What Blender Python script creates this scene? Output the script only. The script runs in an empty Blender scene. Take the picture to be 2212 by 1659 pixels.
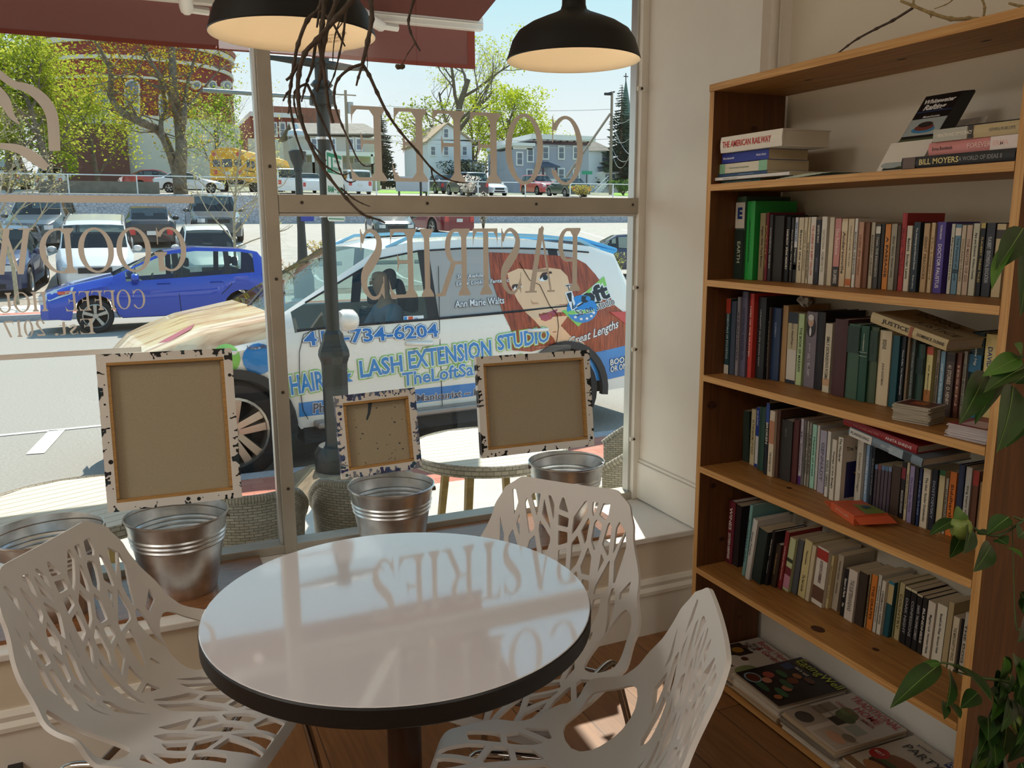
import bpy, math, random
from mathutils import Vector, Matrix, Euler
from mathutils.geometry import delaunay_2d_cdt
C = bpy.context.scene.collection
SC = bpy.context.scene
PI = math.pi
R = math.radians
# ---------------------------------------------------------------- camera, sky, sun, exposure
F_PX, PITCH, YAW, ROLL, HC = 1805.0, R(10.65), R(24.0), R(0.3), 1.46
def cam_axes():
    cy, sy, cp, sp = math.cos(YAW), math.sin(YAW), math.cos(PITCH), math.sin(PITCH)
    f = Vector((sy*cp, cy*cp, -sp)); r = Vector((cy, -sy, 0)); d = f.cross(r)
    cr, sr = math.cos(ROLL), math.sin(ROLL)
    return cr*r + sr*d, -sr*r + cr*d, f
AX_R, AX_D, AX_F = cam_axes()
EYE = Vector((0, 0, HC))
cam_data = bpy.data.cameras.new('camera')
cam_data.sensor_width = 36.0; cam_data.lens = F_PX/2212*36.0
cam_data.clip_start = 0.05; cam_data.clip_end = 2000
cam = bpy.data.objects.new('camera', cam_data); C.objects.link(cam)
m3 = Matrix((AX_R, -AX_D, -AX_F)).transposed()
cam.matrix_world = Matrix.Translation(EYE) @ m3.to_4x4()
SC.camera = cam
SC.view_settings.view_transform = 'Standard'
SC.view_settings.look = 'None'
SC.view_settings.gamma = 1.0
SC.view_settings.use_curve_mapping = False
SC.view_settings.exposure = 0.0
SUN_ELEV = R(52); SUN_DIR = Vector((-.37*math.cos(SUN_ELEV), -.929*math.cos(SUN_ELEV), -math.sin(SUN_ELEV)))
sun_data = bpy.data.lights.new('sun', 'SUN'); sun_data.energy = 6.4; sun_data.angle = R(0.53); sun_data.color = (1, .93, .80)
sun = bpy.data.objects.new('sun', sun_data); C.objects.link(sun)
sun.rotation_euler = SUN_DIR.to_track_quat('-Z', 'Y').to_euler(); sun.location = (10, 20, 30)
world = bpy.data.worlds.new('sky'); SC.world = world; world.use_nodes = True
wn = world.node_tree; bgn = wn.nodes['Background']
tc = wn.nodes.new('ShaderNodeTexCoord'); sep = wn.nodes.new('ShaderNodeSeparateXYZ'); rmp = wn.nodes.new('ShaderNodeValToRGB')
wn.links.new(tc.outputs['Generated'], sep.inputs[0]); wn.links.new(sep.outputs['Z'], rmp.inputs[0]); wn.links.new(rmp.outputs[0], bgn.inputs[0])
e = rmp.color_ramp.elements
e[0].position = 0.0; e[0].color = (.98, .98, .98, 1); e[1].position = .6; e[1].color = (.36, .66, .98, 1)
k = e.new(.12); k.color = (.90, .98, 1, 1); k = e.new(.28); k.color = (.52, .89, 1, 1)
bgn.inputs[1].default_value = 1.0
def area(name, loc, size, power, color, rot=(0, 0, 0)):
    d = bpy.data.lights.new(name, 'AREA'); d.shape = 'RECTANGLE'; d.size, d.size_y = size; d.energy = power; d.color = color
    o = bpy.data.objects.new(name, d); C.objects.link(o); o.location = loc; o.rotation_euler = rot
    return o
# unseen fill lights added to brighten the room (housings are built with the ceiling)
FILL_LIGHTS = [(-2.9, 1.0, 48), (-2.4, -1.6, 16), (1.36, -2.2, 26)]
for (lx, ly, le) in FILL_LIGHTS:
    area('added_fill_light', (lx, ly, 3.055), (1.1, 1.1), le, (1, .97, .925))
# ---------------------------------------------------------------- pixel helpers (photograph taken as 2212 x 1659)
def ray(px, py):
    return AX_R*((px-1106)/F_PX) + AX_D*((py-829.5)/F_PX) + AX_F
def on_z(px, py, z):
    v = ray(px, py); return EYE + v*((z-HC)/v.z)
def on_x(px, py, x):
    v = ray(px, py); return EYE + v*(x/v.x)
def on_y(px, py, y):
    v = ray(px, py); return EYE + v*(y/v.y)
def at_depth(px, py, d):
    return EYE + ray(px, py)*d
# ---------------------------------------------------------------- materials
def lin(h):
    if isinstance(h, str):
        h = h.lstrip('#'); c = [int(h[i:i+2], 16)/255 for i in (0, 2, 4)]
        return tuple(x/12.92 if x <= .04045 else ((x+.055)/1.055)**2.4 for x in c)
    return tuple(h)
MATS = {}
def mat(name, col, rough=.6, metal=0, spec=.5, noise=0, nscale=8, stretch=None, col2=None, bump=0, bscale=60, coat=0, trans=0, alpha=None):
    key = name
    if key in MATS: return MATS[key]
    m = bpy.data.materials.new(name); m.use_nodes = True
    nt = m.node_tree; b = nt.nodes['Principled BSDF']
    c = lin(col)
    b.inputs['Base Color'].default_value = (*c, 1); b.inputs['Roughness'].default_value = rough
    b.inputs['Metallic'].default_value = metal; b.inputs['Specular IOR Level'].default_value = spec
    b.inputs['Coat Weight'].default_value = coat; b.inputs['Coat Roughness'].default_value = .04
    if noise or bump:
        t = nt.nodes.new('ShaderNodeTexCoord'); mp = nt.nodes.new('ShaderNodeMapping'); nt.links.new(t.outputs['Object'], mp.inputs[0])
        if stretch: mp.inputs['Scale'].default_value = stretch
    if noise:
        n = nt.nodes.new('ShaderNodeTexNoise'); n.inputs['Scale'].default_value = nscale; n.inputs['Detail'].default_value = 5
        nt.links.new(mp.outputs[0], n.inputs['Vector'])
        rp = nt.nodes.new('ShaderNodeValToRGB')
        c2 = lin(col2) if col2 else tuple(min(1, x*(1+noise)) for x in c)
        c1 = c if col2 else tuple(x*(1-noise) for x in c)
        rp.color_ramp.elements[0].position = .35; rp.color_ramp.elements[1].position = .65
        rp.color_ramp.elements[0].color = (*c1, 1); rp.color_ramp.elements[1].color = (*c2, 1)
        nt.links.new(n.outputs['Fac'], rp.inputs[0]); nt.links.new(rp.outputs[0], b.inputs['Base Color'])
    if bump:
        n2 = nt.nodes.new('ShaderNodeTexNoise'); n2.inputs['Scale'].default_value = bscale; n2.inputs['Detail'].default_value = 4
        nt.links.new(mp.outputs[0], n2.inputs['Vector'])
        bp = nt.nodes.new('ShaderNodeBump'); bp.inputs['Strength'].default_value = bump; bp.inputs['Distance'].default_value = .01
        nt.links.new(n2.outputs['Fac'], bp.inputs['Height']); nt.links.new(bp.outputs[0], b.inputs['Normal'])
    MATS[key] = m
    return m
def node_mat(name, builder):
    if name in MATS: return MATS[name]
    m = bpy.data.materials.new(name); m.use_nodes = True
    builder(m.node_tree, m.node_tree.nodes['Principled BSDF']); MATS[name] = m
    return m
def glass_mat(name, tint=(.97, .985, .98), refl=1.0, ior=1.45):
    if name in MATS: return MATS[name]
    m = bpy.data.materials.new(name); m.use_nodes = True; nt = m.node_tree; nt.nodes.clear()
    out = nt.nodes.new('ShaderNodeOutputMaterial'); mix = nt.nodes.new('ShaderNodeMixShader')
    tr = nt.nodes.new('ShaderNodeBsdfTransparent'); gl = nt.nodes.new('ShaderNodeBsdfGlossy'); lw = nt.nodes.new('ShaderNodeLayerWeight'); lw.inputs[0].default_value = .5
    pw = nt.nodes.new('ShaderNodeMath'); pw.operation = 'POWER'; pw.inputs[1].default_value = 5; mu = nt.nodes.new('ShaderNodeMath'); mu.operation = 'MULTIPLY_ADD'; mu.inputs[1].default_value = .92*refl; mu.inputs[2].default_value = .055*refl
    tr.inputs[0].default_value = (*tint, 1); gl.inputs['Roughness'].default_value = .01
    nt.links.new(lw.outputs['Facing'], pw.inputs[0]); nt.links.new(pw.outputs[0], mu.inputs[0]); nt.links.new(mu.outputs[0], mix.inputs[0]); nt.links.new(tr.outputs[0], mix.inputs[1]); nt.links.new(gl.outputs[0], mix.inputs[2])
    nt.links.new(mix.outputs[0], out.inputs[0]); MATS[name] = m
    return m
def leaf_mat(name, col, t=.45):
    if name in MATS: return MATS[name]
    m = bpy.data.materials.new(name); m.use_nodes = True; nt = m.node_tree; nt.nodes.clear()
    out = nt.nodes.new('ShaderNodeOutputMaterial'); mix = nt.nodes.new('ShaderNodeMixShader')
    a = nt.nodes.new('ShaderNodeBsdfDiffuse'); b = nt.nodes.new('ShaderNodeBsdfTranslucent'); c = lin(col)
    a.inputs[0].default_value = (*c, 1); b.inputs[0].default_value = (*c, 1); mix.inputs[0].default_value = t
    nt.links.new(a.outputs[0], mix.inputs[1]); nt.links.new(b.outputs[0], mix.inputs[2]); nt.links.new(mix.outputs[0], out.inputs[0]); MATS[name] = m
    return m
# ---------------------------------------------------------------- mesh building
class MB:
    def __init__(s): s.v = []; s.f = []; s.m = []
    def add(s, vs, fs, mi=0):
        o = len(s.v); s.v += [tuple(p) for p in vs]; s.f += [tuple(i+o for i in f) for f in fs]; s.m += [mi]*len(fs)
        return s
    def box(s, x0, x1, y0, y1, z0, z1, mi=0):
        return s.add([(x0,y0,z0),(x1,y0,z0),(x1,y1,z0),(x0,y1,z0),(x0,y0,z1),(x1,y0,z1),(x1,y1,z1),(x0,y1,z1)],
                     [(0,3,2,1),(4,5,6,7),(0,1,5,4),(1,2,6,5),(2,3,7,6),(3,0,4,7)], mi)
    def obox(s, M, sx, sy, sz, mi=0):            # box centred in x,y, from z=0 up to sz, placed with matrix M
        vs = [M @ Vector(p) for p in [(-sx/2,-sy/2,0),(sx/2,-sy/2,0),(sx/2,sy/2,0),(-sx/2,sy/2,0),(-sx/2,-sy/2,sz),(sx/2,-sy/2,sz),(sx/2,sy/2,sz),(-sx/2,sy/2,sz)]]
        return s.add(vs, [(0,3,2,1),(4,5,6,7),(0,1,5,4),(1,2,6,5),(2,3,7,6),(3,0,4,7)], mi)
    def tube(s, pts, rad, n=8, mi=0, caps=True, closed=False):
        pts = [Vector(p) for p in pts]; k = len(pts)
        rr = rad if isinstance(rad, (list, tuple)) else [rad]*k
        vs = []; fs = []; prev = None
        for i, p in enumerate(pts):
            t = (pts[(i+1) % k]-pts[i-1]) if closed else (pts[min(i+1, k-1)]-pts[max(i-1, 0)])
            t = t.normalized() if t.length > 1e-9 else Vector((0, 0, 1))
            if prev is None:
                a = t.cross(Vector((0, 0, 1)));
                if a.length < .05: a = t.cross(Vector((1, 0, 0)))
            else: a = prev - t*prev.dot(t)
            a.normalize(); b = t.cross(a); prev = a
            for j in range(n):
                an = 2*PI*j/n; vs.append(p + (a*math.cos(an)+b*math.sin(an))*rr[i])
        for i in range(k if closed else k-1):
            i2 = (i+1) % k
            for j in range(n): fs.append((i*n+j, i*n+(j+1) % n, i2*n+(j+1) % n, i2*n+j))
        if caps and not closed:
            fs.append(tuple(range(n-1, -1, -1))); fs.append(tuple((k-1)*n+j for j in range(n)))
        return s.add(vs, fs, mi)
    def lathe(s, prof, M=None, n=32, mi=0, close=False, caps=True):   # prof [(r,z)...]
        M = M or Matrix(); vs = []; fs = []; k = len(prof)
        for r, z in prof:
            for j in range(n):
                a = 2*PI*j/n; vs.append(M @ Vector((r*math.cos(a), r*math.sin(a), z)))
        for i in range(k if close else k-1):
            i2 = (i+1) % k
            for j in range(n): fs.append((i*n+j, i*n+(j+1) % n, i2*n+(j+1) % n, i2*n+j))
        if not close and caps:
            if prof[0][0] > 1e-4: fs.append(tuple(range(n-1, -1, -1)))
            if prof[-1][0] > 1e-4: fs.append(tuple((k-1)*n+j for j in range(n)))
        return s.add(vs, fs, mi)
    def prism(s, poly, off, mi=0):                # poly: list of 3D points, off: extrusion vector
        n = len(poly); off = Vector(off); a = [Vector(p) for p in poly]; b = [p+off for p in a]
        return s.add(a+b, [tuple(range(n-1, -1, -1)), tuple(range(n, 2*n))]+[(i, (i+1) % n, n+(i+1) % n, n+i) for i in range(n)], mi)
    def flat(s, poly, mi=0): return s.add(poly, [tuple(range(len(poly)))], mi)
    def merge(s, o, fn=None, mo=0):
        k = len(s.v); s.v += [tuple(fn(Vector(p))) if fn else p for p in o.v]
        s.f += [tuple(i+k for i in f) for f in o.f]; s.m += [x+mo for x in o.m]
        return s
    def build(s, name, mats, parent=None, smooth=None, bevel=0, bseg=2):
        me = bpy.data.meshes.new(name); me.from_pydata(s.v, [], s.f)
        mats = mats if isinstance(mats, (list, tuple)) else [mats]
        for m in mats: me.materials.append(m)
        if any(s.m): me.polygons.foreach_set('material_index', s.m)
        if smooth is not None:
            me.polygons.foreach_set('use_smooth', [True]*len(me.polygons))
            me.set_sharp_from_angle(angle=R(smooth))
        me.update(); me.validate()
        o = bpy.data.objects.new(name, me); C.objects.link(o)
        if parent is not None: put(o, parent)
        if bevel:
            b = o.modifiers.new('edge', 'BEVEL'); b.width = bevel; b.segments = bseg; b.limit_method = 'ANGLE'; b.angle_limit = R(40)
        return o
def wm(o):
    M = Matrix.LocRotScale(o.location, o.rotation_euler, o.scale)
    return wm(o.parent) @ o.matrix_parent_inverse @ M if o.parent else M
def put(o, parent):                               # mesh data is in world coordinates; keep it there
    o.parent = parent; o.matrix_parent_inverse = wm(parent).inverted()
def tag(o, label=None, cat=None, group=None, kind=None):
    if label: o['label'] = label
    if cat: o['category'] = cat
    if group: o['group'] = group
    if kind: o['kind'] = kind
    return o
def thing(name, label, cat, loc=(0, 0, 0), group=None, rot=0):
    o = bpy.data.objects.new(name, None); C.objects.link(o); o.location = loc; o.rotation_euler = (0, 0, rot); o.empty_display_size = .1
    return tag(o, label, cat, group)
def struct(o): o['kind'] = 'structure'; return o
def dup(root, loc=None, rot=None, label=None, group=None):
    kids = [k for k in bpy.data.objects if k.parent == root]
    r = root.copy(); C.objects.link(r)
    if loc is not None: r.location = loc
    if rot is not None: r.rotation_euler = (0, 0, rot)
    if label: r['label'] = label
    if group: r['group'] = group
    def cp(ch, par):
        sub = [k for k in bpy.data.objects if k.parent == ch]
        c = ch.copy(); C.objects.link(c); c.parent = par
        for g in sub: cp(g, c)
    for ch in kids: cp(ch, r)
    return r
# ---------------------------------------------------------------- lettering
_TXT = {}
def text2d(s, bold=0.0, res=2):
    key = (s, bold, res)
    if key in _TXT: return _TXT[key]
    cu = bpy.data.curves.new('lettering', 'FONT'); cu.body = s; cu.size = 1; cu.resolution_u = res; cu.offset = bold
    ob = bpy.data.objects.new('lettering', cu)
    me = bpy.data.meshes.new_from_object(ob)
    vs = [tuple(v.co) for v in me.vertices]; fs = [tuple(p.vertices) for p in me.polygons]
    bpy.data.objects.remove(ob); bpy.data.curves.remove(cu); bpy.data.meshes.remove(me)
    if vs:
        x0 = min(v[0] for v in vs); x1 = max(v[0] for v in vs); y0 = min(v[1] for v in vs); y1 = max(v[1] for v in vs)
    else: x0 = y0 = 0; x1 = y1 = 1
    _TXT[key] = (vs, fs, x0, x1, y0, y1)
    return _TXT[key]
def put_text(mb, s, fn, w=None, h=None, cx=0, cy=0, bold=0.02, mi=0, shear=0, res=2):
    """lay text centred on (cx,cy) in a 2D frame (u,v); fn maps (u,v) to 3D; w and h fix the block's size"""
    vs, fs, x0, x1, y0, y1 = text2d(s, bold, res)
    if w is None: k = h/(y1-y0); kx = ky = k
    elif h is None: k = w/(x1-x0); kx = ky = k
    else: kx = w/(x1-x0); ky = h/(y1-y0)
    mx, my = (x0+x1)/2, (y0+y1)/2
    mb.add([fn(cx+((x-mx)+shear*(y-my))*kx, cy+(y-my)*ky) for x, y, _ in vs], fs, mi)
# ================================================================ ROOM SHELL
YG, YS, ZS, XJ, XR = 2.795, 2.389, 0.372, 1.790, 1.905     # glass plane, sill front, sill top, window reveal, book wall
def _floor(nt, b):
    t = nt.nodes.new('ShaderNodeTexCoord'); mp = nt.nodes.new('ShaderNodeMapping'); mp.inputs['Rotation'].default_value = (0, 0, PI/2)
    nt.links.new(t.outputs['Object'], mp.inputs[0])
    br = nt.nodes.new('ShaderNodeTexBrick'); br.inputs['Scale'].default_value = 1; br.inputs['Brick Width'].default_value = 1.25; br.inputs['Row Height'].default_value = .19
    br.inputs['Mortar Size'].default_value = .0016; br.inputs['Color1'].default_value = (.21, .098, .038, 1); br.inputs['Color2'].default_value = (.29, .14, .056, 1); br.inputs['Mortar'].default_value = (.06, .03, .015, 1)
    nt.links.new(mp.outputs[0], br.inputs['Vector'])
    mp2 = nt.nodes.new('ShaderNodeMapping'); mp2.inputs['Scale'].default_value = (14, 1.2, 1); nt.links.new(t.outputs['Object'], mp2.inputs[0])
    n = nt.nodes.new('ShaderNodeTexNoise'); n.inputs['Scale'].default_value = 3; n.inputs['Detail'].default_value = 6; n.inputs['Distortion'].default_value = 1.2
    nt.links.new(mp2.outputs[0], n.inputs['Vector'])
    rp = nt.nodes.new('ShaderNodeValToRGB'); rp.color_ramp.elements[0].position = .3; rp.color_ramp.elements[1].position = .7
    rp.color_ramp.elements[0].color = (.72, .68, .62, 1); rp.color_ramp.elements[1].color = (1.12, 1.1, 1.05, 1); nt.links.new(n.outputs['Fac'], rp.inputs[0])
    mx = nt.nodes.new('ShaderNodeMix'); mx.data_type = 'RGBA'; mx.blend_type = 'MULTIPLY'; mx.inputs[0].default_value = 1
    nt.links.new(br.outputs['Color'], mx.inputs[6]); nt.links.new(rp.outputs[0], mx.inputs[7]); nt.links.new(mx.outputs[2], b.inputs['Base Color'])
    b.inputs['Roughness'].default_value = .38
M_FLOOR = node_mat('laminate floor', _floor)
M_WALL = mat('wall paint', '#e9dfcb', .75, noise=.02, nscale=3, bump=.06, bscale=120)
M_TRIM = mat('white trim paint', '#efeadf', .45, noise=.02, nscale=5)
M_SILLF = mat('cream painted board', '#e6d9c3', .55, noise=.03, nscale=4)
M_SILLT = mat('sill paint', '#efece6', .5, noise=.03, nscale=6)
M_CEIL = mat('ceiling paint', '#f2ede2', .8)
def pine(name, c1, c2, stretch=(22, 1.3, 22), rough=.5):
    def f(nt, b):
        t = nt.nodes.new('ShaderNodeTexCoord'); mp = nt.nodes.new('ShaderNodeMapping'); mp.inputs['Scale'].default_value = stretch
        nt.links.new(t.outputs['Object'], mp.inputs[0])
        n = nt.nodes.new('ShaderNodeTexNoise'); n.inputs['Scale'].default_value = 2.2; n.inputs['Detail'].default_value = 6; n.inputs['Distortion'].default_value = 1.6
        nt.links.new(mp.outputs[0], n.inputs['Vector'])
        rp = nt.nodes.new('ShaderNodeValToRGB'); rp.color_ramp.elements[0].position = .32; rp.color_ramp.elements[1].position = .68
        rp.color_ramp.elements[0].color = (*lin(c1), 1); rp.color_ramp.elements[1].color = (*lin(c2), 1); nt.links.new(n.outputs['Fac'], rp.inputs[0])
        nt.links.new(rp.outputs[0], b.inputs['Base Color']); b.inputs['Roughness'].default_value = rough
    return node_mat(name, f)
def simple(name, boxes, m, parent=None, bevel=0, mats=None):
    mb = MB()
    for bx in boxes: mb.box(*bx[:6], mi=(bx[6] if len(bx) > 6 else 0))
    return mb.build(name, m, parent, bevel=bevel)
X0, Y0, ZC = -4.2, -4.5, 3.12
struct(simple('floor', [(X0, 1.92, Y0, 2.40, -.12, 0)], M_FLOOR))
struct(simple('ceiling', [(X0-.2, 2.0, Y0-.2, 2.95, ZC, ZC+.15)], M_CEIL))
struct(simple('wall_right', [(XR, XR+.15, Y0, 2.145, -.1, ZC)], M_WALL))
struct(simple('wall_back', [(X0, 2.05, Y0-.15, Y0, -.1, ZC)], M_WALL))
struct(simple('wall_left', [(X0-.15, X0, Y0, 2.95, -.1, ZC)], M_WALL))
struct(simple('wall_header', [(X0, XJ, YS+.33, 2.93, 2.72, ZC)], M_WALL))
# reveal between the window and the book wall: upper panel, skirting board below it, and the return beside the bookcase
rv = MB(); rv.box(XJ, 2.05, 2.145, 2.835, -.1, ZC); struct(rv.build('wall_reveal', M_TRIM))
struct(simple('trim_1', [(XJ-.012, XJ, 2.16, YG-.03, ZS+.005, ZS+.155), (XJ-.006, XJ, 2.16, YG-.03, ZS+.155, ZS+.168)], M_TRIM, bevel=.003))
struct(simple('trim_2', [(XJ+.03, XJ+.042, 2.133, 2.145, 0.1, ZC), (XJ+.062, XJ+.068, 2.138, 2.145, 0.1, ZC)], M_TRIM))
# knee wall under the window with its ledge
struct(simple('wall_window', [(X0, XJ, YS, YS+.06, -.1, ZS-.022)], M_SILLF))
s_ = MB(); s_.box(X0, XJ, YS-.012, 2.90, ZS-.022, ZS); struct(s_.build('window_ledge', M_SILLT, bevel=.004))
struct(simple('wall_outside', [(X0, XJ+3, 2.905, 2.95, -.5, ZS-.06)], mat('outer wall paint', '#b9b2a4', .8)))
def baseboard(name, p0, p1, nrm, h=.165):
    """moulded skirting profile swept from p0 to p1, standing out along nrm"""
    prof = [(0, 0), (.016, 0), (.016, h*.72), (.022, h*.74), (.022, h*.80), (.012, h*.86), (.014, h*.93), (.006, h), (0, h)]
    p0, p1, nrm = Vector(p0), Vector(p1), Vector(nrm); mb = MB()
    a = [p0+nrm*d+Vector((0, 0, z)) for d, z in prof]
    mb.prism(a, p1-p0); return struct(mb.build(name, M_TRIM))
baseboard('baseboard_window', (X0, YS, 0), (XJ, YS, 0), (0, -1, 0), .21)
baseboard('baseboard_right', (XR, 2.14, 0), (XR, Y0, 0), (-1, 0, 0), .20)
# housings invented for the added fill lights (their light is set at the top)
for i, (lx, ly, le) in enumerate(FILL_LIGHTS):
    t = thing('fill_panel', 'added square fill panel on the ceiling, an unseen source that brightens the room', 'ceiling light', (lx, ly, ZC), 'added fill panels of the room')
    simple('fill_frame', [(lx+sx*.575-.02-.55*(sy != 0), lx+sx*.575+.02+.55*(sy != 0), ly+sy*.575-.02-.55*(sx != 0), ly+sy*.575+.02+.55*(sx != 0), ZC-.07, ZC-.001) for sx, sy in ((1, 0), (-1, 0), (0, 1), (0, -1))], M_TRIM, t)
    simple('fill_tray', [(lx-.55, lx+.55, ly-.55, ly+.55, ZC-.02, ZC-.001)], M_TRIM, t)
# ---------------------------------------------------------------- shop window: frame, panes, lettering
M_ALU = mat('window aluminium', '#b8b1a2', .45, metal=.25, noise=.06, nscale=9)
M_ALUB = mat('bright aluminium edge', '#c9cac6', .35, metal=.8)
M_PANE = glass_mat('window pane')
M_LETTER = mat('window vinyl', '#f2eee6', .7)
M_SCREW = mat('screw', '#5a534a', .4, metal=.8)
ZT = 2.72
win = thing('window_1', None, None, (0.7, YG, ZS)); win['kind'] = 'structure'
def screw(mb, x, z, y, mi): 
    M = Matrix.Translation((x, y, z)) @ Matrix.Rotation(PI/2, 4, 'X'); mb.lathe([(0, 0), (.006, 0), (.005, .003), (.0018, .0035), (0, .001)][::-1], M, 10, mi)
fm = MB()
def post(x0, x1, z0, z1):
    fm.box(x0, x1, YG-.030, YG+.04, z0, z1); fm.box(x0-.012, x0+.001, YG-.012, YG+.03, z0, z1, 1)
post(.385, .427, ZS+.001, ZT)
for z in (.60, .93, 1.30, 1.65, 2.0): screw(fm, .407, z, YG-.030, 2)
fm.build('mullion', [M_ALU, M_ALUB, M_SCREW], win, bevel=.002)
fm = MB(); fm.box(.428, XJ-.016, YG-.030, YG+.04, 1.508, 1.565); fm.box(.428, XJ-.016, YG-.020, YG+.02, 1.497, 1.508, 1)
for x in (.50, .92, 1.33, 1.735): screw(fm, x, 1.54, YG-.030, 2)
fm.build('transom', [M_ALU, M_ALUB, M_SCREW], win, bevel=.002)
fm = MB(); fm.box(XJ-.030, XJ, YG-.035, YG+.04, ZS+.001, ZT); fm.box(XJ-.040, XJ-.030, YG-.012, YG+.03, ZS+.001, ZT, 1)
for z in (.62, .98, 1.22, 1.95):
    fm.box(XJ-.052, XJ-.022, YG-.046, YG-.036, z, z+.016, 3); screw(fm, XJ-.036, z+.008, YG-.046, 2)
fm.build('jamb', [M_TRIM, M_ALUB, M_SCREW, M_TRIM], win, bevel=.0015)
simple('bottom_rail', [(X0, XJ-.03, YG-.026, YG+.05, ZS+.001, ZS+.03)], M_ALU, win, bevel=.002)
simple('top_rail', [(X0, XJ-.03, YG-.03, YG+.04, ZT-.04, ZT)], M_ALU, win)
simple('mullion', [(-1.40, -1.358, YG-.03, YG+.04, ZS+.03, ZT-.04)], M_ALU, win)
simple('mullion', [(-2.9, -2.858, YG-.03, YG+.04, ZS+.03, ZT-.04)], M_ALU, win)
def pane(x0, x1, z0, z1):
    mb = MB(); mb.flat([(x0, YG, z0), (x1, YG, z0), (x1, YG, z1), (x0, YG, z1)]); return mb.build('pane', M_PANE, win)
pane(.427, XJ-.03, ZS+.03, 1.50); pane(.427, XJ-.03, 1.56, ZT-.04); pane(-1.358, .385, ZS+.03, ZT-.04); pane(-2.858, -1.40, ZS+.03, ZT-.04); pane(X0, -2.9, ZS+.03, ZT-.04)
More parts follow.
